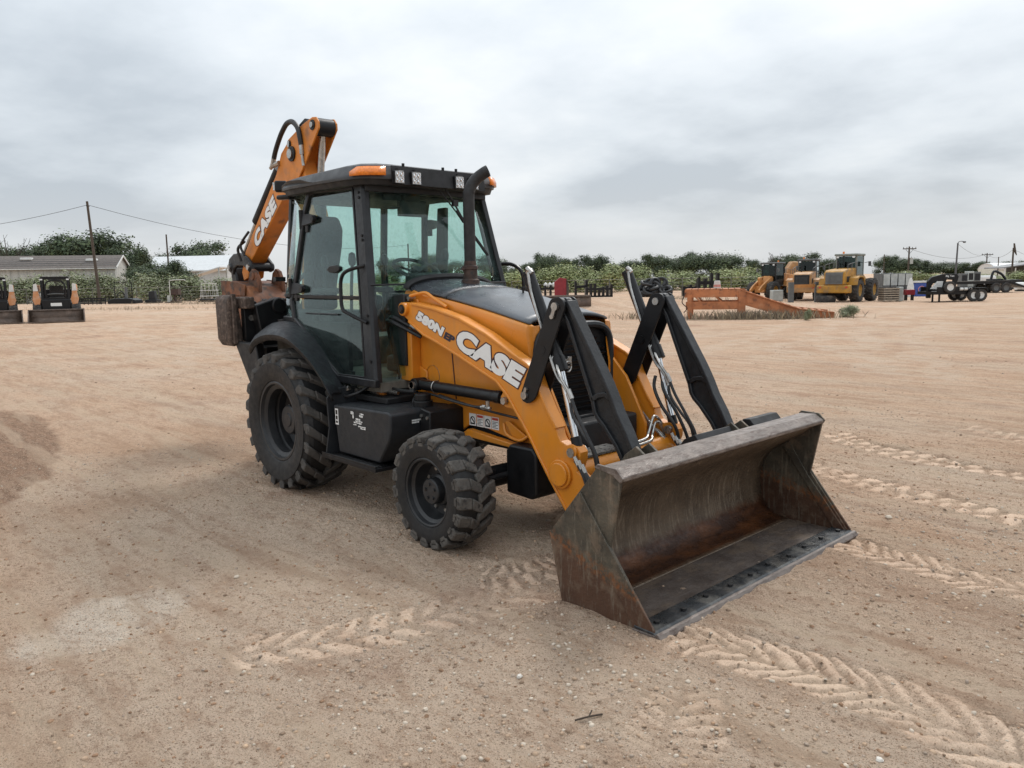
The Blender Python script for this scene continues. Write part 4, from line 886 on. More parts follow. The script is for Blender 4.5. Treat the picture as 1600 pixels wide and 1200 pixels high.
# ---- backhoe at the rear
DP = [(-.742,3.24),(-.745,3.30),(-.79,3.348),(-.86,3.358),(-1.058,3.318),(-1.372,3.214),(-1.562,3.101),(-1.696,2.904),(-2.555,2.136),(-2.69,1.90),(-2.65,1.80),(-2.53,1.83),(-2.47,1.99),(-1.564,2.645),(-1.22,2.79),(-1.02,2.96)]
m = MB(); m.prism(DP[4:15], -.095, .095)
dp = m.build('dipper', ORANGE_OLD, BH, bev=.008)
for s in (-1, 1):
    m = MB(); m.prism(DP[:6]+[(-1.52,2.95),(-1.42,2.70)]+DP[14:], s*.088, s*.106); m.build('head_plate', ORANGE_OLD, dp, bev=.006)
    m = MB(); m.cyl((-.855, s*.10, 3.283), (-.855, s*.115, 3.283), .05, n=20); m.cyl((-1.30, s*.10, 3.065), (-1.30, s*.122, 3.065), .075, n=24); m.cyl((-1.345, s*.10, 3.168), (-1.345, s*.115, 3.168), .036, n=16); build_each(m, 'pin_collar', DEEP, dp)
    m = MB(); m.cyl((-.855, s*.11, 3.283), (-.855, s*.128, 3.283), .028, n=14); m.cyl((-1.305, s*.115, 3.065), (-1.305, s*.14, 3.065), .048, n=18); m.box((-1.345, s*.118, 3.168), (.035, .01, .06), Matrix.Rotation(rad(15), 3, 'Y')); m.build('pivot_pin', STEEL, dp)
m = MB(); m.cyl((-.835, -.088, 3.265), (-.835, .088, 3.265), .085, n=24); m.build('head_roller', BLACK, dp)
for nm, mt, ex_, pr in (('lettering_outline', MAROON, .042, .0006), ('lettering', WHITE, 0, .0016)):
    letter(nm, 'CASE', mt, dp, (-2.245, 2.150), rad(38.5), .70, .155, -.096, pr, -1, .07, ex_, .12, 1.07)
m = MB(); m.tube([(-1.665,-.125,3.06),(-1.62,-.125,3.13),(-1.53,-.125,3.23),(-1.45,-.125,3.30),(-1.34,-.125,3.365),(-1.22,-.125,3.365),(-1.12,-.125,3.29),(-1.085,-.125,3.20),(-1.075,-.12,3.12)], .026, smooth=6, n=10); m.build('hydraulic_hose', HOSE, dp)
m = MB(); m.cyl((-1.076,-.12,3.14),(-1.07,-.12,3.03),.024,n=10); m.cyl((-1.07,-.12,3.03),(-1.06,-.115,2.92),.015,n=10); m.cyl((-1.66,-.125,3.07),(-1.70,-.125,3.00),.026,n=8); m.cyl((-1.72,-.125,2.99),(-1.60,-.10,3.01),.028,n=8); m.cyl((-1.75,-.125,2.97),(-1.71,-.125,2.99),.021,n=6); build_each(m, 'hose_fitting', STEEL, dp)
m = MB(); m.box((-1.14, -.03, 3.325), (.20, .10, .05), Matrix.Rotation(rad(-20), 3, 'Y')); m.build('hose_guard', DEEP, dp, bev=.01)
# bucket cylinder along the back of the dipper
m = MB(); m.cyl((-1.80,0,2.98),(-2.42,0,2.46),.055,n=20); m.build('curl_cylinder', DEEP, BH)
m = MB(); m.cyl((-2.40,0,2.475),(-2.84,0,2.07),.030,n=16); m.build('curl_rod', STEEL, BH)
m = MB(); AR = [(-2.93,1.90),(-2.97,1.98),(-2.93,2.06),(-2.80,2.115),(-2.62,2.12),(-2.46,2.07),(-2.34,1.99),(-2.33,1.92),(-2.40,1.89),(-2.47,1.93),(-2.55,1.97),(-2.72,1.975),(-2.81,1.94),(-2.84,1.87)]
for s in (-1, 1): m.prism(AR, s*.10, s*.14)
m.cyl((-2.90,-.15,1.96),(-2.90,.15,1.96),.055,n=20); m.cyl((-2.39,-.15,1.95),(-2.39,.15,1.95),.05,n=20); lk = m.build('curl_link', CAST, BH, bev=.012)
m = MB()
for x, z_ in ((-2.90,1.96),(-2.39,1.95)): m.cyl((x,-.165,z_),(x,-.15,z_),.032,n=14)
build_each(m, 'link_pin', STEEL, lk)
m = MB(); m.prism([(-2.96,1.94),(-2.84,1.96),(-2.78,1.80),(-2.80,1.70),(-2.92,1.72)], -.12, .12); m.build('drop_link', CAST, BH, bev=.02)
# digging bucket curled under
m = MB(); BB = [(-2.83,1.80),(-2.42,1.77),(-2.20,1.73),(-2.08,1.62),(-2.0,1.45),(-1.98,1.30),(-2.1,1.18),(-2.4,1.14),(-2.70,1.24),(-2.86,1.42),(-2.89,1.60)]
RUSTO = mat('rusty_bucket_paint', (.15, .055, .022), .65, scale=4, var=.45, col2=(.05, .026, .016), thr=(.46, .60), dust=(.26, .10, .035), dthr=(.56, .78), dscale=3, bump=.3, bscale=50)
m.prism(BB, -.27, .27); db = m.build('digging_bucket', RUSTO, BH, bev=.015)
for s in (-1, 1):
    m = MB(); m.prism([(-2.84,1.81),(-2.42,1.785),(-2.20,1.75),(-2.22,1.63),(-2.5,1.64),(-2.84,1.62)], s*.272, s*.290); m.build('side_cutter', RUSTO, db, bev=.004)
for y in (-.14, .14):
    m = MB(); m.prism([(-2.42,1.72),(-2.36,1.88),(-2.28,1.93),(-2.20,1.90),(-2.13,1.78),(-2.13,1.66)], y-.02, y+.02); m.cyl((-2.27,y-.03,1.85),(-2.27,y+.03,1.85),.05,n=16); m.build('bucket_ear', RUSTO, db, bev=.006)
for y in (-.24, -.12, 0, .12, .24):
    m = MB(); m.hexa([(-2.03,y-.04,1.36),(-2.03,y+.04,1.36),(-1.95,y+.04,1.30),(-1.95,y-.04,1.30),(-1.84,y-.025,1.60),(-1.84,y+.025,1.60),(-1.80,y+.025,1.59),(-1.80,y-.025,1.59)]); m.build('bucket_tooth', CAST, db)
# swing post, boom, rear frame
m = MB(); m.prism([(-1.28,.95),(-1.32,1.6),(-1.22,2.3),(-1.42,2.98),(-1.36,3.13),(-1.22,3.12),(-1.06,2.75),(-.88,2.2),(-.92,1.5),(-1.0,.95)], -.08, .08); m.build('boom', ORANGE_OLD, BH, bev=.01)
m = MB(); m.cyl((-.86,.0,3.22),(-.98,.0,2.55),.034,n=16); m.build('dipper_rod', STEEL, BH)
m = MB(); m.cyl((-.97,.0,2.58),(-1.12,.0,1.7),.065,n=18); m.build('dipper_cylinder', DEEP, BH)
m = MB(); m.bb(-1.25,-.70,-.28,.28,.55,1.15); m.bb(-1.45,-1.15,-.14,.14,.6,1.25); m.build('swing_post', DEEP, BH, bev=.02)
m = MB(); m.bb(-.95,-.66,-.80,-.30,.6,1.18); m.bb(-.95,-.66,.30,.80,.6,1.18); m.prism([(-1.06,1.22),(-.60,1.22),(-.50,.80),(-.74,.80)], -.94, -.86); build_each(m, 'rear_frame', DEEP, BH, bev=.012)
MUDDY = mat('muddy_stabilizer', (.075, .052, .040), .8, scale=14, var=.45, col2=(.17, .125, .10), thr=(.5, .68), bump=.6, bscale=45)
for s in (-1, 1):
    m = MB(); m.prism([(.86,1.20),(.96,1.17),(1.0,1.24),(1.005,1.60),(.985,1.645),(.94,1.665),(.90,1.64),(.86,1.30)] if s > 0 else [(-.86,1.30),(-.90,1.64),(-.94,1.665),(-.985,1.645),(-1.005,1.60),(-1.0,1.24),(-.96,1.17),(-.86,1.20)], -1.30, -1.02, 'x')
    pd = m.build('stabilizer_pad', MUDDY, BH, bev=.02, seg=3)
    m = MB(); m.bb(-1.01, -.975, min(s*.93, s*.97), max(s*.93, s*.97), 1.20, 1.67); m.build('pad_rib', MUDDY, pd, bev=.008)
    m = MB(); m.bb(-1.10, -.86, min(s*.80, s*.90), max(s*.80, s*.90), 1.53, 1.64); m.build('pad_block', MUDDY, pd, bev=.015)
    m = MB(); m.prism([(s*.86,1.22),(s*.86,1.60),(s*.74,1.60),(s*.66,1.52),(s*.62,1.28),(s*.72,1.15)], -1.06, -.98, 'x'); m.build('pad_bracket', BLACK, pd, bev=.01)
    m = MB(); m.cyl((-.98, s*.79, 1.44), (-.965, s*.79, 1.44), .028, n=16); m.build('bracket_pin', STEEL, pd)
    m = MB(); m.prism([(s*.80,1.56),(s*.55,1.63),(s*.42,1.60),(s*.46,.90),(s*.66,.90),(s*.74,1.2)], -.98, -.86, 'x'); m.cyl((-1.0, s*.56, 1.55), (-.84, s*.56, 1.55), .075, n=20); sa_ = m.build('stabilizer_arm', BLACK, BH, bev=.012)
    m = MB(); m.tube([(-.84, s*.72, 1.24), (-.83, s*.78, 1.22), (-.83, s*.82, 1.26), (-.83, s*.80, 1.29), (-.83, s*.76, 1.27), (-.83, s*.66, 1.27)], .008); m.build('lynch_pin', STEEL, sa_)
m = MB(); m.tube([(-.86,-.35,1.2),(-.95,-.42,1.62),(-.90,-.30,1.80),(-1.0,-.15,1.9)], .018); m.tube([(-.86,-.25,1.2),(-.90,-.36,1.70),(-.86,-.24,1.86),(-1.0,-.12,2.0)], .018); m.tube([(-2.42,-.16,2.24),(-2.52,-.2,2.16),(-2.50,-.18,2.02)], .016); m.tube([(-2.30,-.16,2.34),(-2.44,-.2,2.20),(-2.40,-.18,2.08)], .014); build_each(m, 'backhoe_hose', HOSE, BH)
# ------------------------------------------------------------------ ground
NR = np.random.RandomState(11)
LAT = NR.rand(257, 257).astype(np.float64)
def vnoise(x, y, sc):
    x = x*sc+57.3; y = y*sc+91.7
    xi = np.floor(x).astype(int); yi = np.floor(y).astype(int); fx = x-xi; fy = y-yi
    fx = fx*fx*fx*(fx*(fx*6-15)+10); fy = fy*fy*fy*(fy*(fy*6-15)+10)
    xi %= 256; yi %= 256; x1 = (xi+1) % 256; y1 = (yi+1) % 256
    return (LAT[xi, yi]*(1-fx)+LAT[x1, yi]*fx)*(1-fy)+(LAT[xi, y1]*(1-fx)+LAT[x1, y1]*fx)*fy-.5
def sstep(a, b, x):
    t = np.clip((x-a)/(b-a), 0, 1); return t*t*(3-2*t)
def path_coords(x, y, pts):
    """distance along and signed offset from a smooth path"""
    P = np.array([(p.x, p.y) for p in catmull([(a, b, 0) for a, b in pts], 10)])
    best = np.full(x.shape, 1e9); S = np.zeros(x.shape); T = np.zeros(x.shape); acc = 0
    for i in range(len(P)-1):
        a, b = P[i], P[i+1]; d = b-a; l = np.hypot(*d)
        u = ((x-a[0])*d[0]+(y-a[1])*d[1])/l; v = ((x-a[0])*-d[1]+(y-a[1])*d[0])/l
        uc = np.clip(u, 0, l); dist = np.hypot(u-uc, v)
        m = dist < best; best = np.where(m, dist, best); S = np.where(m, acc+uc, S); T = np.where(m, np.where(np.abs(u-uc) > .02, np.sign(v+1e-9)*dist, v), T)
        acc += l
    return S, T, best, acc
# wheel and track marks pressed into the loose dirt: (points, half width, pitch, slant, depth, kind)
TRACKS = [
    ([(3.98,-1.10),(4.22,-.93),(4.55,-.86),(4.95,-.86),(5.4,-.92),(6.0,-1.1)], .22, .115, 1.2, .017, 'chevron'),
    ([(3.9,.95),(4.25,.83),(4.6,.80),(5.1,.78),(5.8,.9),(6.8,1.3)], .19, .12, 1.0, .013, 'chevron'),
    ([(2.6,-2.68),(2.80,-2.4),(2.95,-2.1),(3.04,-1.75),(3.10,-1.4),(3.14,-1.0)], .20, .15, -.9, .0105, 'chevron'),
    ([(2.35,4.35),(3.0,3.85),(4.3,3.55),(6.0,3.6),(9.0,4.2)], .19, .17, .0, .016, 'track'),
    ([(2.45,3.0),(3.1,2.62),(4.0,2.35),(5.0,2.2),(7.0,2.3)], .19, .17, .0, .018, 'track'),
    ([(4.35,-1.35),(4.55,-1.75),(4.75,-2.2),(5.0,-2.8)], .19, .08, .5, .0085, 'chevron'),
    ([(.9,-2.6),(1.3,-2.45),(1.9,-2.3)], .22, .07, .0, .004, 'ripple'),
    ([(-1.6,-1.9),(-.6,-1.75),(.6,-1.65)], .3, .10, .0, .003, 'ripple'),
    ([(3.2,5.6),(4.6,5.0),(6.0,5.0)], .19, .17, .0, .012, 'track'),
    ([(1.9,-1.2),(2.3,-1.35),(2.7,-1.5)], .25, .11, .0, .004, 'ripple'),
    ([(2.65,-1.25),(2.9,-1.02),(3.05,-.72),(3.06,-.4)], .22, .10, -.2, .013, 'chevron'),
]
def relief(x, y, fine=True):
    h = vnoise(x, y, .11)*.10+vnoise(x+9, y, .33)*.045
    # long shallow drag lines of the graded yard
    h += vnoise(x*.30+y*.15, (y-x*.35)*1.7, 1.0)*.022
    tone = vnoise(x, y, .17)*.9+vnoise(x, y, .6)*.5
    d = np.hypot(x-1.5, y)
    flat = sstep(9, 3.2, d)
    h *= (1-flat*.93)
    pad = np.zeros_like(x)
    if fine:
        h += vnoise(x, y, 2.1)*.018+vnoise(x, y, 5.3)*.015+np.abs(vnoise(x*.5+y*.3, y-x*.3, 7.))*.018+vnoise(x, y, 13.)*.011+np.abs(vnoise(x, y, 21.))*.008+vnoise(x, y, 29.)*.005
        for pts, hw, pitch, slant, dep, kind in TRACKS:
            xs = [p[0] for p in pts]; ys = [p[1] for p in pts]
            sel = np.where((x > min(xs)-.6) & (x < max(xs)+.6) & (y > min(ys)-.6) & (y < max(ys)+.6))[0]
            if len(sel) == 0: continue
            X, Y = x[sel], y[sel]
            wx = vnoise(X, Y, 3.5)*.085+vnoise(X, Y, 11.)*.03+vnoise(X, Y, 27.)*.012; wy = vnoise(X+30, Y, 3.5)*.085+vnoise(X+30, Y, 11.)*.03+vnoise(X+30, Y, 27.)*.012
            S, T, D, tot = path_coords(X+wx, Y+wy, pts)
            env = sstep(hw, hw-.035, np.abs(T))*sstep(0, .15, S)*sstep(tot, tot-.15, S)*sstep(.04, .0, D-np.abs(T))
            env *= np.clip(.95+.9*vnoise(X, Y, 1.9), .35, 1)
            if kind == 'chevron':
                ph = S/pitch+np.abs(T)*slant/pitch+np.where(T > 0, .5, 0)*.9
                w = np.sin(2*np.pi*ph); bars = sstep(-.62, -.02, w)*sstep(.004, .025, np.abs(T+.0))
            elif kind == 'ripple':
                bars = .5+.5*np.sin(2*np.pi*S/pitch); env *= sstep(hw, hw*.3, np.abs(T))*.8
            else:
                ph = S/pitch+np.where(T > 0, .5, 0)
                w = np.sin(2*np.pi*ph); bars = sstep(-.25, .0, w)*sstep(.012, .03, np.abs(T))*sstep(hw, hw*.8, np.abs(T))
            rim = sstep(hw+.09, hw+.02, np.abs(T))*sstep(hw-.03, hw+.02, np.abs(T))*sstep(0, .15, S)*sstep(tot, tot-.15, S)
            h[sel] += env*(-dep*1.15+bars*dep*1.2)+rim*dep*.5*(1+3.0*vnoise(X, Y, 7.))
            pad[sel] = np.maximum(pad[sel], env*bars*min(1, dep/.014))
            tone[sel] -= env*(1-bars)*.15
    # low berm of loose gravel behind the loader, yard shoulder on the left
    h += .75*np.exp(-(((x+21.5)*.72+(y-29)*.69)/7.5)**2-(((x+21.5)*.69-(y-29)*.72)/3.4)**2)
    h += .045*np.exp(-((x+4.0)/2.4)**2-((y+2.6+.17*(x+4.0))/.6)**2)*(1+1.6*vnoise(x, y, 1.6)+1.3*vnoise(x, y, 4.7))
    # slight footprints of the tyres and bucket edge
    return h, pad, tone
def axis(lo, hi, step, far):
    a = list(np.arange(lo, hi+1e-6, step)); s = step; v = a[-1]
    while v < far: s *= 1.085; v += s; a.append(v)
    s = step; v = a[0]; pre = []
    while v > -far: s *= 1.085; v -= s; pre.append(v)
    return np.array(pre[::-1]+a)
AX = axis(-1.0, 6.2, .0165, 1600); AY = axis(-4.6, 4.4, .0165, 1600)
GX, GY = np.meshgrid(AX, AY, indexing='ij'); gx, gy = GX.ravel(), GY.ravel()
gh, gpad, gtone = relief(gx, gy)
far_ = np.hypot(gx, gy); gh *= sstep(140, 70, far_)
nx_, ny_ = len(AX), len(AY)
me = bpy.data.meshes.new('ground'); me.vertices.add(nx_*ny_); co = np.stack([gx, gy, gh], 1); me.vertices.foreach_set('co', co.ravel())
idx = np.arange(nx_*ny_).reshape(nx_, ny_); q = np.stack([idx[:-1, :-1], idx[1:, :-1], idx[1:, 1:], idx[:-1, 1:]], -1).reshape(-1, 4)
me.loops.add(q.size); me.loops.foreach_set('vertex_index', q.ravel().astype(np.int32)); me.polygons.add(len(q)); me.polygons.foreach_set('loop_start', np.arange(0, q.size, 4, dtype=np.int32)); me.polygons.foreach_set('loop_total', np.full(len(q), 4, dtype=np.int32))
me.update(calc_edges=True); me.polygons.foreach_set('use_smooth', np.ones(len(q), dtype=bool))
a = me.attributes.new('pressed', 'FLOAT', 'POINT'); a.data.foreach_set('value', gpad.astype(np.float32))
a = me.attributes.new('tone', 'FLOAT', 'POINT'); a.data.foreach_set('value', gtone.astype(np.float32))
def ground_mat():
    m = bpy.data.materials.new('dirt'); m.use_nodes = True; t = m.node_tree; N = t.nodes; K = t.links.new; b = N['Principled BSDF']; b.inputs['Roughness'].default_value = .92; b.inputs['Specular IOR Level'].default_value = .04
    tcn = N.new('ShaderNodeTexCoord'); src = tcn.outputs['Object']
    def noise(sc, dt=6, st=None, rz=0, rg=.6):
        n = N.new('ShaderNodeTexNoise'); n.inputs['Scale'].default_value = sc; n.inputs['Detail'].default_value = dt; n.inputs['Roughness'].default_value = rg
        if st:
            mp = N.new('ShaderNodeMapping'); mp.inputs['Scale'].default_value = st; mp.inputs['Rotation'].default_value = (0, 0, rz); K(src, mp.inputs[0]); K(mp.outputs[0], n.inputs['Vector'])
        else: K(src, n.inputs['Vector'])
        return n.outputs[0]
    def rng(v, a, b_, c=0., d=1.):
        r = N.new('ShaderNodeMapRange'); r.interpolation_type = 'SMOOTHSTEP'; K(v, r.inputs[0])
        for i, q in enumerate((a, b_, c, d)): r.inputs[i+1].default_value = q
        return r.outputs[0]
    def mix(f, a, b_, blend='MIX'):
        x = N.new('ShaderNodeMix'); x.data_type = 'RGBA'; x.blend_type = blend
        if isinstance(f, float): x.inputs[0].default_value = f
        else: K(f, x.inputs[0])
        for i, q in ((6, a), (7, b_)):
            if isinstance(q, tuple): x.inputs[i].default_value = (*q, 1)
            else: K(q, x.inputs[i])
        return x.outputs[2]
    def ma(op, a, b_):
        n = N.new('ShaderNodeMath'); n.operation = op
        for i, v in enumerate((a, b_)):
            if isinstance(v, (int, float)): n.inputs[i].default_value = v
            else: K(v, n.inputs[i])
        return n.outputs[0]
    at = N.new('ShaderNodeAttribute'); at.attribute_name = 'pressed'; at2 = N.new('ShaderNodeAttribute'); at2.attribute_name = 'tone'
    c = mix(rng(noise(.55, 9), .3, .7), (.490, .312, .205), (.645, .450, .318))
    c = mix(rng(ma('ADD', noise(.23, 8), ma('MULTIPLY', at2.outputs['Fac'], .25)), .45, .68), c, (.63, .49, .375))          # pale caliche
    c = mix(rng(noise(.42, 7), .56, .72), c, (.375, .235, .170))                                       # red clay
    c = mix(ma('MULTIPLY', rng(noise(.9, 6, (.25, 1.6, 1), rad(-38)), .52, .66), .6), c, (.53, .42, .32))   # long pale drag marks
    c = mix(ma('MULTIPLY', rng(noise(.7, 8), .60, .74), .5), c, (.36, .26, .20))                   # grey gravel patches
    # graded streaks that read as thin bands further off
    c = mix(ma('MULTIPLY', rng(noise(1.0, 9, (.13, .9, 1), rad(-20)), .48, .66), .55), c, (.56, .45, .34))
    c = mix(ma('MULTIPLY', rng(noise(1.7, 9, (.16, .8, 1), rad(-32)), .52, .68), .35), c, (.36, .24, .175))
    # one pale chalky spill left of the machine
    sp = N.new('ShaderNodeSeparateXYZ'); K(src, sp.inputs[0])
    dx = ma('SUBTRACT', sp.outputs[0], 1.83); dy = ma('ADD', sp.outputs[1], 2.95)
    u = ma('ADD', ma('MULTIPLY', dx, -.34), ma('MULTIPLY', dy, .94)); v = ma('SUBTRACT', ma('MULTIPLY', dy, -.34), ma('MULTIPLY', dx, .94))
    r2 = ma('ADD', ma('MULTIPLY', ma('MULTIPLY', u, u), 2.4), ma('MULTIPLY', ma('MULTIPLY', v, v), 7.0))
    c = mix(ma('MULTIPLY', rng(ma('ADD', r2, ma('MULTIPLY', noise(3.2, 8), 1.6)), 1.65, .95), .85), c, (.76, .66, .55))
    # darker reddish heap of damp soil
    ex_ = ma('ADD', sp.outputs[0], 4.0); ey = ma('ADD', ma('ADD', sp.outputs[1], 2.6), ma('MULTIPLY', ex_, .17))
    r3 = ma('ADD', ma('MULTIPLY', ma('MULTIPLY', ex_, ex_), .13), ma('MULTIPLY', ma('MULTIPLY', ey, ey), 2.0))
    c = mix(ma('MULTIPLY', rng(ma('ADD', r3, ma('MULTIPLY', noise(2.2, 8), 1.1)), 1.75, 1.45), .9), c, mix(rng(noise(9, 8, (.6, 2, 1)), .4, .62), (.16, .088, .056), (.30, .18, .118)))
    # grains
    c = mix(ma('MULTIPLY', rng(noise(70, 3), .55, .66), .75), c, (.72, .55, .41))
    c = mix(ma('MULTIPLY', rng(noise(46, 4), .58, .69), .60), c, (.17, .103, .066))
    c = mix(ma('MULTIPLY', rng(noise(19, 9), .50, .68), .55), c, (.28, .175, .115))
    c = mix(ma('MULTIPLY', rng(noise(170, 2), .53, .64), .75), c, (.74, .56, .42))
    c = mix(ma('MULTIPLY', rng(noise(140, 3), .54, .65), .75), c, (.165, .098, .060))
    c = mix(ma('MULTIPLY', rng(noise(5.5, 9, (.5, 1.3, 1), rad(-25)), .48, .70), .5), c, (.36, .222, .146))
    # pale wheel lines leading off towards the trailers
    for x0, y0, x1, y1, w in ((-2.8, 9.2, -14.5, 39.0, .55), (-1.2, 9.4, -12.6, 40.0, .5), (.9, 8.0, -9.5, 36.0, .6), (2.2, 8.2, -8.0, 36.5, .55), (-9.0, 3.0, -40.0, 12.0, .5), (-9.0, 1.4, -40.0, 8.6, .5)):
        l = math.hypot(x1-x0, y1-y0); ux, uy = (x1-x0)/l, (y1-y0)/l
        s_ = ma('ADD', ma('MULTIPLY', ma('SUBTRACT', sp.outputs[0], x0), ux), ma('MULTIPLY', ma('SUBTRACT', sp.outputs[1], y0), uy))
        t_ = ma('ADD', ma('SUBTRACT', ma('MULTIPLY', ma('SUBTRACT', sp.outputs[1], y0), ux), ma('MULTIPLY', ma('SUBTRACT', sp.outputs[0], x0), uy)), ma('MULTIPLY', ma('SUBTRACT', noise(.16, 3), .5), 6.0))
        k_ = ma('MULTIPLY', ma('MULTIPLY', rng(ma('ABSOLUTE', t_, 0), w, w*.4), rng(s_, 0, 3)), rng(s_, l, l-6))
        c = mix(ma('MULTIPLY', ma('MULTIPLY', k_, rng(noise(2.6, 6), .36, .6)), .65), c, (.58, .455, .35))
    c = mix(ma('MULTIPLY', rng(noise(1.0, 10, (.45, 3.6, 1), rad(-26)), .50, .62), .42), c, (.60, .46, .335))
    c = mix(ma('MULTIPLY', rng(noise(1.3, 10, (.4, 3.2, 1), rad(-40)), .52, .66), .42), c, (.37, .235, .155))
    # pressed pads are smooth and pale
    c = mix(ma('MULTIPLY', at.outputs['Fac'], .40), c, (.60, .44, .325))
    K(c, b.inputs['Base Color'])
    g = ma('ADD', ma('MULTIPLY', noise(60, 6, None, 0, .7), 1.0), ma('MULTIPLY', noise(19, 6), 1.4))
    g = ma('MULTIPLY', g, rng(at.outputs['Fac'], 0, 1, 1.0, .3))
    bp = N.new('ShaderNodeBump'); bp.inputs['Strength'].default_value = 1.0; bp.inputs['Distance'].default_value = .034
    K(g, bp.inputs['Height']); K(bp.outputs[0], b.inputs['Normal'])
    return m
GM = ground_mat(); me.materials.append(GM)
gro = bpy.data.objects.new('ground', me); COL.objects.link(gro); tag(gro, 'pale tan dirt yard with tyre marks', kind='structure')

def height(x, y):
    h, _, _ = relief(np.array([float(x)]), np.array([float(y)])); return float(h[0])
# loose stones
def stones(name, n, rng_fn, r0, r1, cols, seed):
    R = np.random.RandomState(seed); P = rng_fn(R, n); H, _, _ = relief(P[:, 0], P[:, 1])
    ico = [(0,0,1),(.894,0,.447),(.276,.851,.447),(-.724,.526,.447),(-.724,-.526,.447),(.276,-.851,.447),(.724,.526,-.447),(-.276,.851,-.447),(-.894,0,-.447),(-.276,-.851,-.447),(.724,-.526,-.447)]
    fc = [(0,1,2),(0,2,3),(0,3,4),(0,4,5),(0,5,1),(1,6,2),(2,7,3),(3,8,4),(4,9,5),(5,10,1),(1,10,6),(2,6,7),(3,7,8),(4,8,9),(5,9,10)]
    iv = np.array(ico); f = np.array(fc); V = []; F = []; MI = []
    s = r0*(r1/r0)**(R.rand(n)**3.2); 
    jit = 1+.28*(R.rand(n, 11, 1)-.5)*2; th = R.rand(n)*6.28
    v = iv[None]*jit*s[:, None, None]*np.stack([np.ones(n)*1.15, .75+.4*R.rand(n), .5+.3*R.rand(n)], 1)[:, None, :]
    ca, sa = np.cos(th)[:, None], np.sin(th)[:, None]
    x = v[:, :, 0]*ca-v[:, :, 1]*sa; y = v[:, :, 0]*sa+v[:, :, 1]*ca
    v = np.stack([x+P[:, 0:1], y+P[:, 1:2], v[:, :, 2]+(H+s*.18)[:, None]], 2).reshape(-1, 3)
    ff = (f[None]+11*np.arange(n)[:, None, None]).reshape(-1, 3)
    me = bpy.data.meshes.new(name); me.vertices.add(len(v)); me.vertices.foreach_set('co', v.ravel()); me.loops.add(ff.size); me.loops.foreach_set('vertex_index', ff.ravel().astype(np.int32)); me.polygons.add(len(ff)); me.polygons.foreach_set('loop_start', np.arange(0, ff.size, 3, dtype=np.int32)); me.polygons.foreach_set('loop_total', np.full(len(ff), 3, dtype=np.int32)); me.update(calc_edges=True)
    for c in cols: me.materials.append(c)
    me.polygons.foreach_set('material_index', np.repeat(R.randint(0, len(cols), n), 15).astype(np.int32))
    o = bpy.data.objects.new(name, me); COL.objects.link(o); tag(o, 'small pale and dark stones lying loose in the dirt', kind='stuff'); return o
ST = [mat('pale_stone', (.52, .44, .35), .85, scale=30), mat('tan_stone', (.40, .28, .19), .9, scale=30), mat('grey_stone', (.33, .26, .20), .9, scale=30), mat('dark_stone', (.24, .165, .11), .9, scale=30), mat('white_stone', (.60, .56, .50), .85, scale=30)]
FWD2 = Vector((math.cos(YAW), math.sin(YAW))); RGT2 = Vector((math.sin(YAW), -math.cos(YAW)))
def scatter(R, n):
    # everywhere around the machine, thicker in the gravelly strip in front of the bucket and to the lower left
    a = np.zeros((0, 2))
    x = R.uniform(-3, 7.5, n*6); y = R.uniform(-5, 6.5, n*6)
    g = vnoise(x, y, .8)+.5*vnoise(x, y, 2.3)
    strip = np.exp(-(((x-4.2)*.75+(y+1.75)*-.2)/.9)**2-((y+1.9)/.75)**2)*2.2+np.exp(-((x-4.9)/.9)**2-((y-1.7)/1.1)**2)*.9+np.exp(-((x-2.55)/.25)**2-((y+2.0)/.2)**2)*3+np.exp(-((x-5.0)/.5)**2-((y-.3)/.5)**2)*.8
    w = np.clip(.10+g*.5, .03, 1)+strip; k = R.rand(len(x))*1.6 < w
    return np.stack([x[k], y[k]], 1)[:n] if k.sum() >= n else np.resize(np.stack([x[k], y[k]], 1), (n, 2))
stones('loose_stones', 22000, scatter, .0024, .0125, ST[:4]+ST[1:3]+ST[:2], 5)
def scatter2(R, n):
    x = R.uniform(-14, 9, n); y = R.uniform(-8, 24, n); return np.stack([x, y], 1)
stones('dirt_clods', 16000, lambda R, n: np.stack([R.uniform(-1.5, 6.5, n), R.uniform(-4.3, 4.6, n)], 1), .003, .0125, [mat('dirt_clod', (.36, .232, .150), .95, scale=40, var=.3, spec=.05), mat('damp_dirt_clod', (.27, .170, .108), .95, scale=40, var=.3, spec=.05), mat('pale_dirt_clod', (.47, .335, .23), .95, scale=40, var=.2, spec=.05)], 17)['label'] = 'crumbled lumps of dry dirt'
stones('scattered_pebbles', 3500, scatter2, .006, .018, ST[1:4]+[ST[1]], 8)
for i, (px, py, r) in enumerate(((1374, 1189, .014), (1075, 1071, .011), (1388, 814, .022), (1230, 1118, .010), (1371, 932, .013), (812, 1063, .014), (888, 1071, .011), (665, 1110, .012), (370, 903, .016))):
    g = ground_at(px, py); m = MB(); R_ = random.Random(i); m.lathe([(0, -r*.5), (r*.8, -r*.35), (r, .05*r), (r*.72, r*.5), (0, r*.65)], n=9, ax='z')
    m.v = [(a*(1+R_.uniform(-.25, .25)), b*(1+R_.uniform(-.25, .25)), c) for a, b, c in m.v]
    o = m.build('stone', ST[4] if i in (0, 5) else ST[0], loc=(g.x, g.y, height(g.x, g.y)+r*.25)); 
    tag(o, ('white angular stone lying near the lower right corner', 'pale pebble in the gravel left of the chevron tyre marks', 'pale stone lying right of the bucket corner', 'small pale stone on the big chevron tyre mark', 'pale pebble in front of the bucket, right of its centre', 'white stone in the grey gravel left of the bucket', 'pale pebble in the grey gravel just beside the twig', 'tan pebble on the reddish gravel at the lower middle', 'lone flat stone on the bare dirt left of the rear wheel')[i], 'stone', 'single stones lying on the dirt')
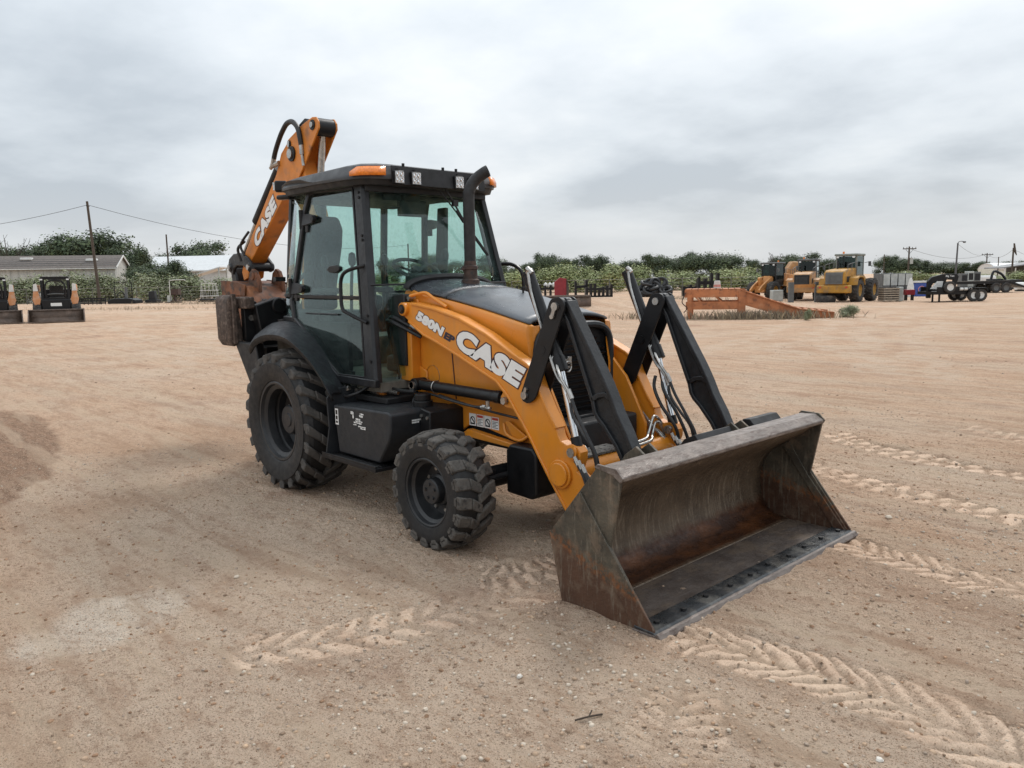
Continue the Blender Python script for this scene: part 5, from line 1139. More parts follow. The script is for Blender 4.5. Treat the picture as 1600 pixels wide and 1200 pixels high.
g = ground_at(920, 1127); m = MB(); m.tube([(g.x-.03, g.y-.05, .012), (g.x, g.y, .02), (g.x+.02, g.y+.06, .014)], .004, n=6); m.tube([(g.x, g.y, .02), (g.x-.01, g.y+.03, .03)], .003, n=6)
tag(m.build('twig', mat('twig_bark', (.05, .035, .025), .9)), 'short dark twig lying on the gravel in front of the bucket', 'twig')
# ------------------------------------------------------------------ vegetation
def horizon(px): return 437-(px-800)*.01818
def metres(px, depth): return px*depth/FOC
def ground_row(px, depth): return horizon(px)+CAM.z/depth*FOC
GREEN_D = [mat('dark_oak_leaves', (.034, .052, .024), .7, scale=2, var=.3), mat('mid_oak_leaves', (.050, .076, .032), .7, scale=2, var=.3), mat('light_oak_leaves', (.085, .115, .05), .7, scale=2, var=.3)]
GREEN_B = [mat('olive_brush_leaves', (.20, .225, .095), .75, scale=2, var=.3), mat('green_brush_leaves', (.24, .29, .11), .75, scale=2, var=.3), mat('pale_brush_leaves', (.31, .33, .155), .75, scale=2, var=.25)]
GREEN_G = [mat('grey_brush_leaves', (.22, .235, .14), .8, scale=2, var=.3), mat('dull_brush_leaves', (.20, .24, .11), .8, scale=2, var=.3), mat('dusty_brush_leaves', (.30, .31, .21), .8, scale=2, var=.3)]
BARK = mat('grey_bark', (.055, .045, .036), .9, scale=12, var=.35, bump=.3)
def crown_mesh(name, mats, seed, lobes, n, leaf, flat=.8):
    R = np.random.RandomState(seed); V = []; F = []; MI = []
    w = np.array([l[3]**2.2 for l in lobes]); w /= w.sum(); which = R.choice(len(lobes), n, p=w)
    C = np.array([l[:3] for l in lobes])[which]; rr_ = np.array([l[3] for l in lobes])[which]
    d = R.normal(size=(n, 3)); d /= np.linalg.norm(d, axis=1)[:, None]
    k = R.rand(n)**.42*(1+.16*R.normal(size=n)); clump = vnoise(d[:, 0]*3+which, d[:, 1]*3+d[:, 2]*2.2, 1.3)
    k *= 1+.65*clump
    P = C+d*(rr_*k)[:, None]*np.array([1, 1, flat])
    P[:, 2] = np.abs(P[:, 2]); lo, hi = np.percentile(P, 1, 0), np.percentile(P, 99, 0); P[:, :2] = (P[:, :2]-(lo+hi)[:2]/2)/np.maximum(hi-lo, .1)[:2]*.94; P[:, 2] *= .97/hi[2]
    nn = d*1.0+R.normal(size=(n, 3))*.42+np.array([0, 0, .35]); a = np.cross(nn, R.normal(size=(n, 3))); a /= np.linalg.norm(a, axis=1)[:, None]; b = np.cross(nn, a); b /= np.linalg.norm(b, axis=1)[:, None]
    s = leaf*(.55+.9*R.rand(n))[:, None]; s2 = s*(.45+.4*R.rand(n))[:, None]
    v = np.stack([P-a*s, P-b*s2*.8, P+a*s, P+b*s2], 1).reshape(-1, 3)
    q = np.arange(4*n).reshape(n, 4)
    me = bpy.data.meshes.new(name); me.vertices.add(4*n); me.vertices.foreach_set('co', v.ravel()); me.loops.add(4*n); me.loops.foreach_set('vertex_index', q.ravel().astype(np.int32)); me.polygons.add(n); me.polygons.foreach_set('loop_start', np.arange(0, 4*n, 4, dtype=np.int32)); me.polygons.foreach_set('loop_total', np.full(n, 4, dtype=np.int32)); me.update(calc_edges=True)
    for m in mats: me.materials.append(m)
    t = np.clip(R.rand(n)*.55+clump*1.2+.24, 0, .999); me.polygons.foreach_set('material_index', (t*3).astype(np.int32)); return me
def lobes_for(seed, n=9, low=.16):
    R = random.Random(seed); o = [(0, 0, .60, .34)]
    for i in range(n):
        a = R.uniform(0, 6.28); r = R.uniform(.16, .36); z = R.uniform(low, .84); s = R.uniform(.13, .24)
        o.append((r*math.cos(a), r*math.sin(a), z, s*(1.15-.35*z)))
    return o
OAKS = [crown_mesh('oak_crown', GREEN_D, i, lobes_for(i, 16), 15000, .0185) for i in range(4)]
BUSHES = [crown_mesh('bush_crown', GREEN_B, 20+i, [(R_.uniform(-.4, .4), R_.uniform(-.3, .3), R_.uniform(.15, .62), R_.uniform(.18, .32)) for R_ in [random.Random(40+i)] for _ in range(9)], 6000, .026, 1.0) for i in range(3)]
GREYS = [crown_mesh('bush_crown', GREEN_G, 30+i, [(R_.uniform(-.4, .4), R_.uniform(-.3, .3), R_.uniform(.15, .60), R_.uniform(.18, .32)) for R_ in [random.Random(60+i)] for _ in range(9)], 6000, .026, 1.0) for i in range(3)]
CYP = crown_mesh('cypress_crown', GREEN_D[:2]+GREEN_D[:1], 77, [(0, 0, z, .15*(1-abs(z-.4)*1.1)) for z in (.12, .25, .4, .55, .7, .82, .92)], 1600, .03, 1.3)
def limbs(seed, n=6):
    R = random.Random(seed); m = MB(); m.tube([(0, 0, -.03), (.01, 0, .18), (.0, .01, .36), (.02, .01, .62)], [.035, .016], n=8, smooth=3)
    for i in range(n):
        a = R.uniform(0, 6.28); z = R.uniform(.2, .45); r = R.uniform(.18, .32)
        m.tube([(0, 0, z), (r*.5*math.cos(a), r*.5*math.sin(a), z+.12), (r*math.cos(a), r*math.sin(a), z+.25)], [.014, .006], n=6, smooth=3)
    return m.mesh('trunk', BARK)
TRUNKS = [limbs(i) for i in range(3)]
def plant(name, crown, trunk, px, top, width, depth, label, cat, group, rz):
    g = site(px, depth); h = (ground_row(px, depth)-top)*depth/FOC; w = metres(width, depth)
    t = thing(name, g, label, cat, rz, group); t.scale = (w, w, h)
    if trunk: o = bpy.data.objects.new('trunk', trunk); COL.objects.link(o); o.parent = t; o.scale = (.8, .8, 1)
    o = bpy.data.objects.new('crown', crown); COL.objects.link(o); o.parent = t
    return t
TR = random.Random(4)
trees = [(150,366,104,114,'big dark oak spreading behind the long shed and the leaning pole'),(205,388,62,108,'dark round oak at the right end of the long shed'),(112,372,52,118,'dark oak whose top shows above the shed roof left of the pole'),
 (62,381,75,122,'low oak behind the shed roof near the left edge'),(22,386,70,124,'low dark tree at the left edge behind the shed'),(318,379,74,158,'round tree standing behind the white roofed building'),(268,396,44,158,'small low tree left of the round one behind the white roof'),
 (272,409,62,100,'dark green bushy tree in front of the white roofed building'),(236,418,60,97,'low dark tree between the shed gable and the white roof')]
for i, (px, top, w, d, lab) in enumerate(trees): plant('oak_tree', OAKS[i % 4], TRUNKS[i % 3], px, top, w*1.12, d, lab, 'tree', 'trees behind the left sheds', TR.uniform(0, 6))
line = [(806,420,40,'small tree showing just right of the cab'),(826,409,40,'low tree between the cab and the near bucket cylinder'),(848,398,40,'tall round tree left in the far line above the near bucket cylinder'),(869,399,36,'tall tree beside the round one above the near cylinder'),(890,404,44,'dull tree just left of the two cypresses'),
 (929,402,40,'feathery tree just right of the two cypresses'),(966,409,44,'low tree right of the lone cypress'),(988,407,40,'low dark tree left of the far bucket cylinder'),(1016,401,44,'round tree above the far bucket cylinder'),(1052,398,66,'broad tree above the black hose heap'),(1084,396,54,'tall tree above the left end of the orange ramp'),
 (1131,393,62,'tallest tree above the orange ramp'),(1178,405,40,'tree just left of the leftmost wheel loader'),(1222,404,40,'tree behind the leftmost wheel loader cab'),(1252,394,64,'large tree behind the middle wheel loader'),(1292,405,46,'low tree between the middle and the right wheel loader'),(1385,403,50,'tree right of the yellow wheel loader cab'),
 (1416,402,44,'tree behind the crossarm pole'),(1441,409,40,'tree right of the crossarm pole'),(1478,406,60,'broad tree left of the street light'),(1500,410,50,'tree behind the street light post'),(1531,411,36,'dark tree left of the pale arched building'),(1574,406,54,'tree rising behind the pale arched building'),(1596,408,40,'tree at the right edge behind the grey roof')]
for i, (px, top, w, lab) in enumerate(line): plant('oak_tree', OAKS[(i*3+1) % 4], TRUNKS[i % 3], px, top-3+(i*5 % 8), w*(.80+.10*(i % 4)), 150+(i*37 % 40), lab, 'tree', 'far line of trees', TR.uniform(0, 6))
for i, (px, top, w) in enumerate(((909,399,13),(917,399,12),(948,402,15))): plant('cypress_tree', CYP, None, px, top, w*2.2, 172, ('left one of a pair of thin cypresses in the far tree line','right one of a pair of thin cypresses in the far tree line','lone pointed cypress right of the pair in the far line')[i], 'tree', 'thin cypresses', i)
SH = [(8,432,52,'grey brush at the left edge behind the cut off skid steer'),(48,436,50,'grey brush left of the skid steer cage'),(88,430,54,'tall brush right behind the skid steer cage'),(128,424,54,'tall grey brush under the shed gable'),(166,432,48,'brush around the foot of the leaning pole'),(200,430,50,'brush behind the caged mower'),(240,428,54,'brush left of the small pallets by the fence'),(282,431,52,'brush behind the white pipe gate'),(322,434,54,'brush behind the white feeder ring'),
      (365,436,60,'brush behind the curled digging bucket')]
for i, (px, top, w, lab) in enumerate(SH): plant('bush', GREYS[i % 3], None, px, top, w*1.2, 88+(i*7 % 6), lab, 'bush', 'brush along the left fence', TR.uniform(0, 6))
SH = [(800,424,56,'green brush seen through the grab loop right of the cab'),(836,420,50,'green brush behind the near bucket cylinder'),(872,417,52,'bright brush above the red plate'),(906,413,54,'bright brush under the pair of cypresses'),(944,414,56,'bright brush above the black steel frames'),(980,416,52,'bright brush left of the far bucket cylinder'),(1018,420,50,'brush just behind the black hose heap'),(1054,424,48,'brush right of the black hose heap'),
      (1090,426,50,'brush above the left end of the ramp deck'),(1128,420,56,'bright brush above the middle of the ramp deck'),(1160,418,50,'bright brush left of the leftmost wheel loader'),(1192,428,46,'brush behind the arms of the leftmost wheel loader')]
for i, (px, top, w, lab) in enumerate(SH): plant('bush', BUSHES[i % 3], None, px, top, w*1.25, 96+(i*7 % 9), lab, 'bush', 'green brush beyond the middle of the yard', TR.uniform(0, 6))
SH = [(1400,424,40,'yellow green brush behind the grey tank'),(1440,425,44,'yellow green brush behind the blue box'),(1300,430,50,'brush glimpsed between the wheel loaders'),(1555,428,44,'dark brush in front of the grey roofed building'),(1592,424,40,'brush at the right edge')]
for i, (px, top, w, lab) in enumerate(SH): plant('bush', BUSHES[(i+1) % 3], None, px, top, w*1.25, 108, lab, 'bush', 'brush behind the right yard', TR.uniform(0, 6))
for i, (px, top, w, lab) in enumerate(((612,404,46,'low tree seen through the left part of the windscreen'),(668,399,56,'round tree seen through the windscreen behind the steering wheel'),(716,408,44,'low tree seen through the windscreen left of the exhaust stack'),(770,398,52,'round tree seen through the windscreen right of the exhaust stack'))): plant('oak_tree', OAKS[i], TRUNKS[i % 3], px, top, w, 146+i*5, lab, 'tree', 'far line of trees', i*1.3)
for i, (px, top, w, lab) in enumerate(((598,428,60,'brush seen low through the left edge of the windscreen'),(655,426,62,'brush seen through the windscreen under the round tree'),(712,427,60,'brush seen through the windscreen beside the exhaust stack'),(764,425,56,'brush seen through the right edge of the windscreen'))): plant('bush', BUSHES[i % 3], None, px, top, w*1.2, 97+i*2, lab, 'bush', 'green brush beyond the middle of the yard', i*1.1)
def bare(px, top, depth, lab, seed):
    R = random.Random(seed); g = site(px, depth); h = (ground_row(px, depth)-top)*depth/FOC; m = MB()
    m.tube([(0, 0, -.1), (.1, 0, h*.3), (0, .1, h*.5)], [.14, .08], n=6)
    for i in range(16):
        a = R.uniform(0, 6.28); r = R.uniform(.2, .42)*h*.7; z = R.uniform(.3, .5)*h; t = R.uniform(.75, 1.)*h
        p = [(0, 0, z), (r*.5*math.cos(a), r*.5*math.sin(a), (z+t)/2), (r*math.cos(a), r*math.sin(a), t)]; m.tube(p, [.06, .02], n=5, smooth=3)
        for k in range(3):
            q = Vector(p[1])*(1-k*.4)+Vector(p[2])*k*.4; m.tube([q, q+Vector((R.uniform(-.6, .6), R.uniform(-.6, .6), R.uniform(.3, .9)))], .022, n=4, smooth=0)
    tag(m.build('bare_tree', BARK, loc=g), lab, 'tree')
bare(22, 368, 116, 'leafless grey branches above the shed roof at the left edge', 3); bare(1212, 396, 150, 'leafless branches above the leftmost wheel loader', 9)

# ------------------------------------------------------------------ buildings
WALLM = mat('grey_corrugated_wall', (.46, .46, .43), .7, scale=3, var=.15, stretch=(1, 1, .15)); ROOFB = mat('brown_shingle_roof', (.115, .098, .088), .85, scale=4, var=.2, col2=(.17, .14, .12), thr=(.5, .7))
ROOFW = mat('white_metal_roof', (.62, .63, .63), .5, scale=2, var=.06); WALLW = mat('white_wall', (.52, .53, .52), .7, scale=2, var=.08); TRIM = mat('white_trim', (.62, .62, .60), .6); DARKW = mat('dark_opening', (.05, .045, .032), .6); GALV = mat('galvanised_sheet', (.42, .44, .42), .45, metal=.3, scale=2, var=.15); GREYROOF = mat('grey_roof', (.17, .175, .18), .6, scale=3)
def gable_house(name, px, depth, ln, wd, wall_h, ridge_h, rz, wm, rm, label, openings=(), ribs=True, vents=()):
    g = site(px, depth); t = thing(name, g, label, 'building', rz)
    m = MB(); m.box((0, 0, wall_h/2-.2), (ln, wd, wall_h+.4)); m.build('wall', wm, t)
    if ribs:
        n = int(ln/.9)
        for i in range(n+1):
            o = MB().box((-ln/2+i*ln/n, -wd/2-.02, wall_h/2), (.10, .05, wall_h)).build('wall_rib', wm, t)
    m = MB()
    for s in (-1, 1):
        m.hexa([(-ln/2-.3, s*(wd/2+.4), wall_h-.15), (ln/2+.3, s*(wd/2+.4), wall_h-.15), (ln/2+.3, 0, ridge_h), (-ln/2-.3, 0, ridge_h), (-ln/2-.3, s*(wd/2+.4), wall_h), (ln/2+.3, s*(wd/2+.4), wall_h), (ln/2+.3, 0, ridge_h+.15), (-ln/2-.3, 0, ridge_h+.15)])
    m.build('roof', rm, t)
    for s in (-1, 1):
        m = MB(); m.prism([(-wd/2, wall_h), (wd/2, wall_h), (0, ridge_h)], s*ln/2-.02, s*ln/2+.02, 'x'); m.build('gable', wm, t)
        m = MB(); m.bar([(s*(ln/2+.32), -wd/2-.4, wall_h-.05), (s*(ln/2+.32), 0, ridge_h+.05), (s*(ln/2+.32), wd/2+.4, wall_h-.05)], .06, .25); m.build('barge_board', TRIM, t)
    MB().box((0, -wd/2-.45, wall_h-.12), (ln+.6, .14, .12)).build('gutter', TRIM, t)
    if rm is ROOFB:
        for k in range(1, 6):
            f = k/6; m = MB(); m.box((0, -(wd/2+.4)*(1-f), wall_h+(ridge_h-wall_h)*f+.10), (ln+.6, .05, .05)); m.build('shingle_course', GREYROOF, t)
        MB().box((8.2, -wd/2-.04, 1.1), (1.0, .08, 2.2)).build('door', TRIM, t)
    for x0, x1, z0, z1 in openings:
        MB().box(((x0+x1)/2, -wd/2-.05, (z0+z1)/2), (x1-x0, .12, z1-z0)).build('window', DARKW, t)
        MB().box(((x0+x1)/2, -wd/2-.08, z1+.08), (x1-x0+.3, .16, .16)).build('lintel', BARK, t)
    for x, k, c in vents:
        MB().box((x, -wd*.5*k, wall_h+(ridge_h-wall_h)*(1-k)+.22), (1.3, .9, .35)).build('roof_vent', TRIM, t, bev=.1)
    return t
RGT_ANG = math.atan2(RGT2.y, RGT2.x)
gable_house('long_shed', 62, 100, 20, 7.5, 4.2, 5.7, RGT_ANG+rad(14), WALLM, ROOFB, 'long pale shed with brown grey roof and a gable at its right end', [(-5.5, -3.2, .8, 2.7), (1.6, 6.4, .6, 2.6)], True, [(-.6, .35, 1), (7.0, .5, 1)])
gable_house('white_building', 312, 134, 15, 9, 4.2, 6.6, RGT_ANG-rad(8), WALLW, ROOFW, 'low white building with a white metal roof behind the bushes', [], False)
g = site(325, 104); t = thing('lean_to_shed', g, 'small lean-to with a slanting pale roof beside the curled digging bucket', 'shed', RGT_ANG)
m = MB(); m.hexa([(-2.6, -1.5, 2.6), (2.4, -1.5, 4.0), (2.4, 1.5, 4.0), (-2.6, 1.5, 2.6), (-2.6, -1.5, 2.72), (2.4, -1.5, 4.14), (2.4, 1.5, 4.14), (-2.6, 1.5, 2.72)]); m.build('roof', ROOFW, t)
for x, z in ((-2.4, 2.65), (2.2, 3.95)):
    for y in (-1.4, 1.4): MB().bb(x-.07, x+.07, y-.07, y+.07, -.2, z).build('post', GALV, t)
g = site(1565, 142); t = thing('arched_building', g, 'pale corrugated building with a curved scalloped roof at the right', 'building', RGT_ANG)
m = MB(); t.scale = (.66, .8, .62); m.box((0, 0, 1.6), (9, 6, 3.6)); m.build('wall', mat('cream_sheet', (.60, .60, .52), .6, scale=2), t)
m = MB(); rows = [[(-4.6+i*.46, math.cos(a)*3.2, 3.0+math.sin(a)*2.0+.12*(i % 2)) for i in range(21)] for a in [math.pi*k/10 for k in range(11)]]; m.sheet(rows); m.build('roof', ROOFW, t, solid=.05, ang=10)
for x in (-4.45, 4.45): MB().prism([(math.cos(a)*3.1, 3.0+math.sin(a)*1.95) for a in [math.pi*k/10 for k in range(11)]], x-.03, x+.03, 'x').build('end_wall', TRIM, t)
g = site(1594, 118); t = thing('grey_roof_barn', g, 'grey roofed open barn with dark eaves at the right edge', 'building', RGT_ANG); t.scale = (.8, .8, .70)
m = MB(); m.hexa([(-5.2, -3, 3.0), (5, -3, 4.4), (5, 3, 4.4), (-5.2, 3, 3.0), (-5.2, -3, 3.2), (5, -3, 4.7), (5, 3, 4.7), (-5.2, 3, 3.2)]); m.build('roof', GREYROOF, t)
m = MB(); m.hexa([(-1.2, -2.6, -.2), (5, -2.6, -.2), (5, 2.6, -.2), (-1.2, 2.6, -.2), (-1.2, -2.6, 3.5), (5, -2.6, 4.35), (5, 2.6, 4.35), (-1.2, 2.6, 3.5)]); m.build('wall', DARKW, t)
for x in (-4.8, -2.8): MB().bb(x-.08, x+.08, -2.8, -2.64, -.2, 3.1+x*.02).build('post', TRIM, t)
m = MB(); m.bb(-6, 6, -.3, .3, -.2, .95); g = site(1010, 128); tag(m.build('far_white_wall', ROOFW, loc=g+Vector((0, 0, 0)), rz=RGT_ANG), 'low white strip of a far wall showing through the brush', 'wall')

# ------------------------------------------------------------------ poles and wires
WOOD = mat('weathered_pole_wood', (.075, .058, .045), .9, scale=8, var=.35, stretch=(6, 6, .5)); METALP = mat('lamp_post_metal', (.10, .10, .105), .5, metal=.4); WIREM = mat('wire', (.03, .03, .03), .5)
def pole(px, top, depth, r, label, arm=0, lean_=0.0, extra=None):
    g = site(px, depth); h = (ground_row(px, depth)-top)*depth/FOC; t = thing('utility_pole', g, label, 'utility pole', RGT_ANG)
    MB().cyl((0, 0, -.4), (-lean_, 0, h), r, r*.72, n=12).build('pole', WOOD, t)
    if arm:
        MB().box((0, -.12, h-.35), (arm, .12, .14)).build('crossarm', WOOD, t)
        for k in (-1, -.45, .45, 1): m = MB(); m.cyl((k*arm*.46, -.12, h-.28), (k*arm*.46, -.12, h-.08), .05, .04, n=8); m.build('insulator', CAST, t)
        for k in (-1, 1): m = MB(); m.bar([(0, -.12, h-1.1), (k*arm*.3, -.12, h-.4)], .04, .06, (0, 1, 0)); m.build('arm_brace', METALP, t)
    if extra == 'transformer': m = MB(); m.cyl((.35, -.1, h-2.6), (.35, -.1, h-1.7), .24, n=16); m.cyl((.35, -.1, h-1.7), (.35, -.1, h-1.5), .05, n=8); m.build('transformer', GALV, t)
    return g+Vector((0, 0, h)), t
p1, t1 = pole(157, 318, 80, .16, 'tall dark wooden pole leaning slightly left above the brush', lean_=.45); MB().cyl((-.43, -.2, 9.9), (-.43, .3, 9.9), .05, n=8).build('insulator', CAST, t1)
p2, _ = pole(267, 368, 122, .15, 'short wooden pole rising beside the white roofed building')
p3, _ = pole(1418, 386, 118, .15, 'wooden pole with a crossarm and transformer behind the grey tank', 2.0, 0, 'transformer')
p4, _ = pole(1540, 396, 165, .15, 'far thin pole with a short crossarm left of the arched building', 2.4)
p5, _ = pole(1580, 388, 112, .15, 'dark pole at the right edge carrying a drooping bracket', 0); MB().prism([(0, 5.6), (.12, 5.6), (.5, 3.9), (.1, 4.5)], -.1, .1).build('bracket', WOOD, _)
p6, _ = pole(1380, 398, 170, .12, 'thin far pole right of the yellow wheel loader cab'); p7, _ = pole(1558, 402, 130, .10, 'thin post in front of the arched building')
g = site(1491, 76); h = (ground_row(1491, 76)-381)*76/FOC; t = thing('street_light', g, 'slender street light with a curved arm above the trailers', 'street light', RGT_ANG)
MB().cyl((0, 0, -.3), (.10, 0, h), .10, .07, n=10).build('pole', METALP, t); m = MB(); m.tube([(.10, 0, h-.1), (.16, 0, h+.1), (.4, 0, h+.18), (.62, 0, h+.15)], .035); m.build('arm', METALP, t); m = MB(); m.lathe([(0, .08), (.12, .05), (.16, -.02), (.10, -.10), (0, -.12)], (.72, 0, h+.12), n=12, ax='z'); m.build('lamp_head', METALP, t)
def wire(a, b, sag, label, r=.016):
    a, b = Vector(a), Vector(b); m = MB(); m.tube([a.lerp(b, i/14)-Vector((0, 0, sag*4*(i/14)*(1-i/14))) for i in range(15)], r, n=5, smooth=0); tag(m.build('power_line', WIREM), label, 'power line', 'wires strung between the poles')
q1 = p1+Vector((-.43*RGT2.x, -.43*RGT2.y, -.35))
wire(q1, point_at(-260, 366, 95), 1.1, 'wire running from the leaning pole to the left edge', .022)
p8, _ = pole(640, 382, 128, .15, 'wooden pole far behind the cab at the end of the left wire')
wire(q1, p8-Vector((0, 0, .2)), 2.0, 'wire sagging from the leaning pole down towards the dipper', .022)
wire(p3-Vector((0, 0, .3)), p4-Vector((0, 0, .2)), 1.2, 'wire between the crossarm pole and the far thin pole', .022); wire(p4-Vector((0, 0, .2)), p5-Vector((0, 0, .2)), 1.0, 'wire between the far thin pole and the right edge pole', .022); wire(p5-Vector((0, 0, .2)), point_at(1680, 415, 100), .5, 'wire dropping from the right edge pole out of the picture', .018); wire(g+Vector((0, 0, h)), p4, .8, 'wire from the street light to the far thin pole', .014)

# ------------------------------------------------------------------ fences
WIREF = mat('fence_wire', (.22, .22, .21), .5, metal=.5); POSTM = mat('fence_post_steel', (.12, .12, .11), .6, metal=.3)
def wire_fence(pa, pb, n, h, label):
    a, b = Vector(pa), Vector(pb); t = thing('wire_fence', a, label, 'fence')
    for i in range(n+1):
        p = a.lerp(b, i/n)-a; MB().cyl(p-Vector((0, 0, .2)), p+Vector((0, 0, h)), .045, n=6).build('fence_post', POSTM, t)
    for z in (.15, .5, .85, 1.2, h-.03): MB().tube([Vector((0, 0, z)), b-a+Vector((0, 0, z))], .014 if z < h-.1 else .026, n=4, smooth=0).build('fence_wire', WIREF, t)
wire_fence(site(-60, 84), site(352, 84), 12, 1.65, 'grey wire fence running along the brush on the left'); wire_fence(site(800, 80), site(1180, 80), 10, 1.6, 'grey wire fence in front of the green brush in the middle')
# ------------------------------------------------------------------ yard machines
YEL = mat('yellow_paint', (.40, .20, .022), .55, scale=2, var=.25, dust=(.20, .13, .07), dthr=(.48, .75)); TANP = mat('faded_tan_paint', (.42, .22, .085), .55, scale=2, var=.2, dust=(.22, .15, .09), dthr=(.48, .8)); OCH = mat('faded_orange_paint', (.48, .21, .06), .55, scale=2, var=.2, dust=(.30, .18, .1), dthr=(.5, .85)); MGREY = mat('machine_grey', (.11, .115, .115), .6, scale=3, var=.2); TIREB = mat('loader_tyre', (.04, .037, .035), .85, scale=6, var=.3, dust=(.16, .125, .095), dthr=(.5, .85)); BGLASS = glass('cab_glass_dark', (.30, .38, .36)); RIMY = mat('yellow_rim', (.36, .20, .04), .6, scale=4, var=.2); MSTEEL = mat('brown_bucket_steel', (.10, .068, .05), .6, scale=3, var=.3, col2=(.17, .12, .09), thr=(.5, .7))
def simple_wheel(r, w, rim, rimm, parent, c, name='wheel'):
    m = MB(); h = w/2; m.lathe([(rim, -h*.8), (rim+.06*r, -h), (r*.9, -h), (r, -h*.6), (r, h*.6), (r*.9, h), (rim+.06*r, h), (rim, h*.8)], n=28); o = m.build(name, TIREB, parent, loc=c)
    m = MB(); m.lathe([(rim*1.02, -h*.8), (rim*.9, -h*.5), (rim*.5, -h*.35), (.0, -h*.45)], n=20); m.lathe([(rim*1.02, h*.8), (rim*.9, h*.5), (rim*.5, h*.35), (.0, h*.45)], n=20); m.build('rim', rimm, o)
    m = MB(); n = 20
    for s in (-1, 1):
        for k in range(n):
            a = 6.283*(k+(.5 if s > 0 else 0))/n; th = .07
            def P(a_, w_, r_): return (r_*math.cos(a_), w_, r_*math.sin(a_))
            m.hexa([P(a-th, s*h, r*.94), P(a+th, s*h, r*.94), P(a+th-.16, s*.01, r*.98), P(a-th-.16, s*.01, r*.98), P(a-th*.8, s*h, r*1.0), P(a+th*.8, s*h, r*1.0), P(a+th*.8-.16, s*.01, r*1.045), P(a-th*.8-.16, s*.01, r*1.045)])
    m.build('tread', TIREB, o); return o
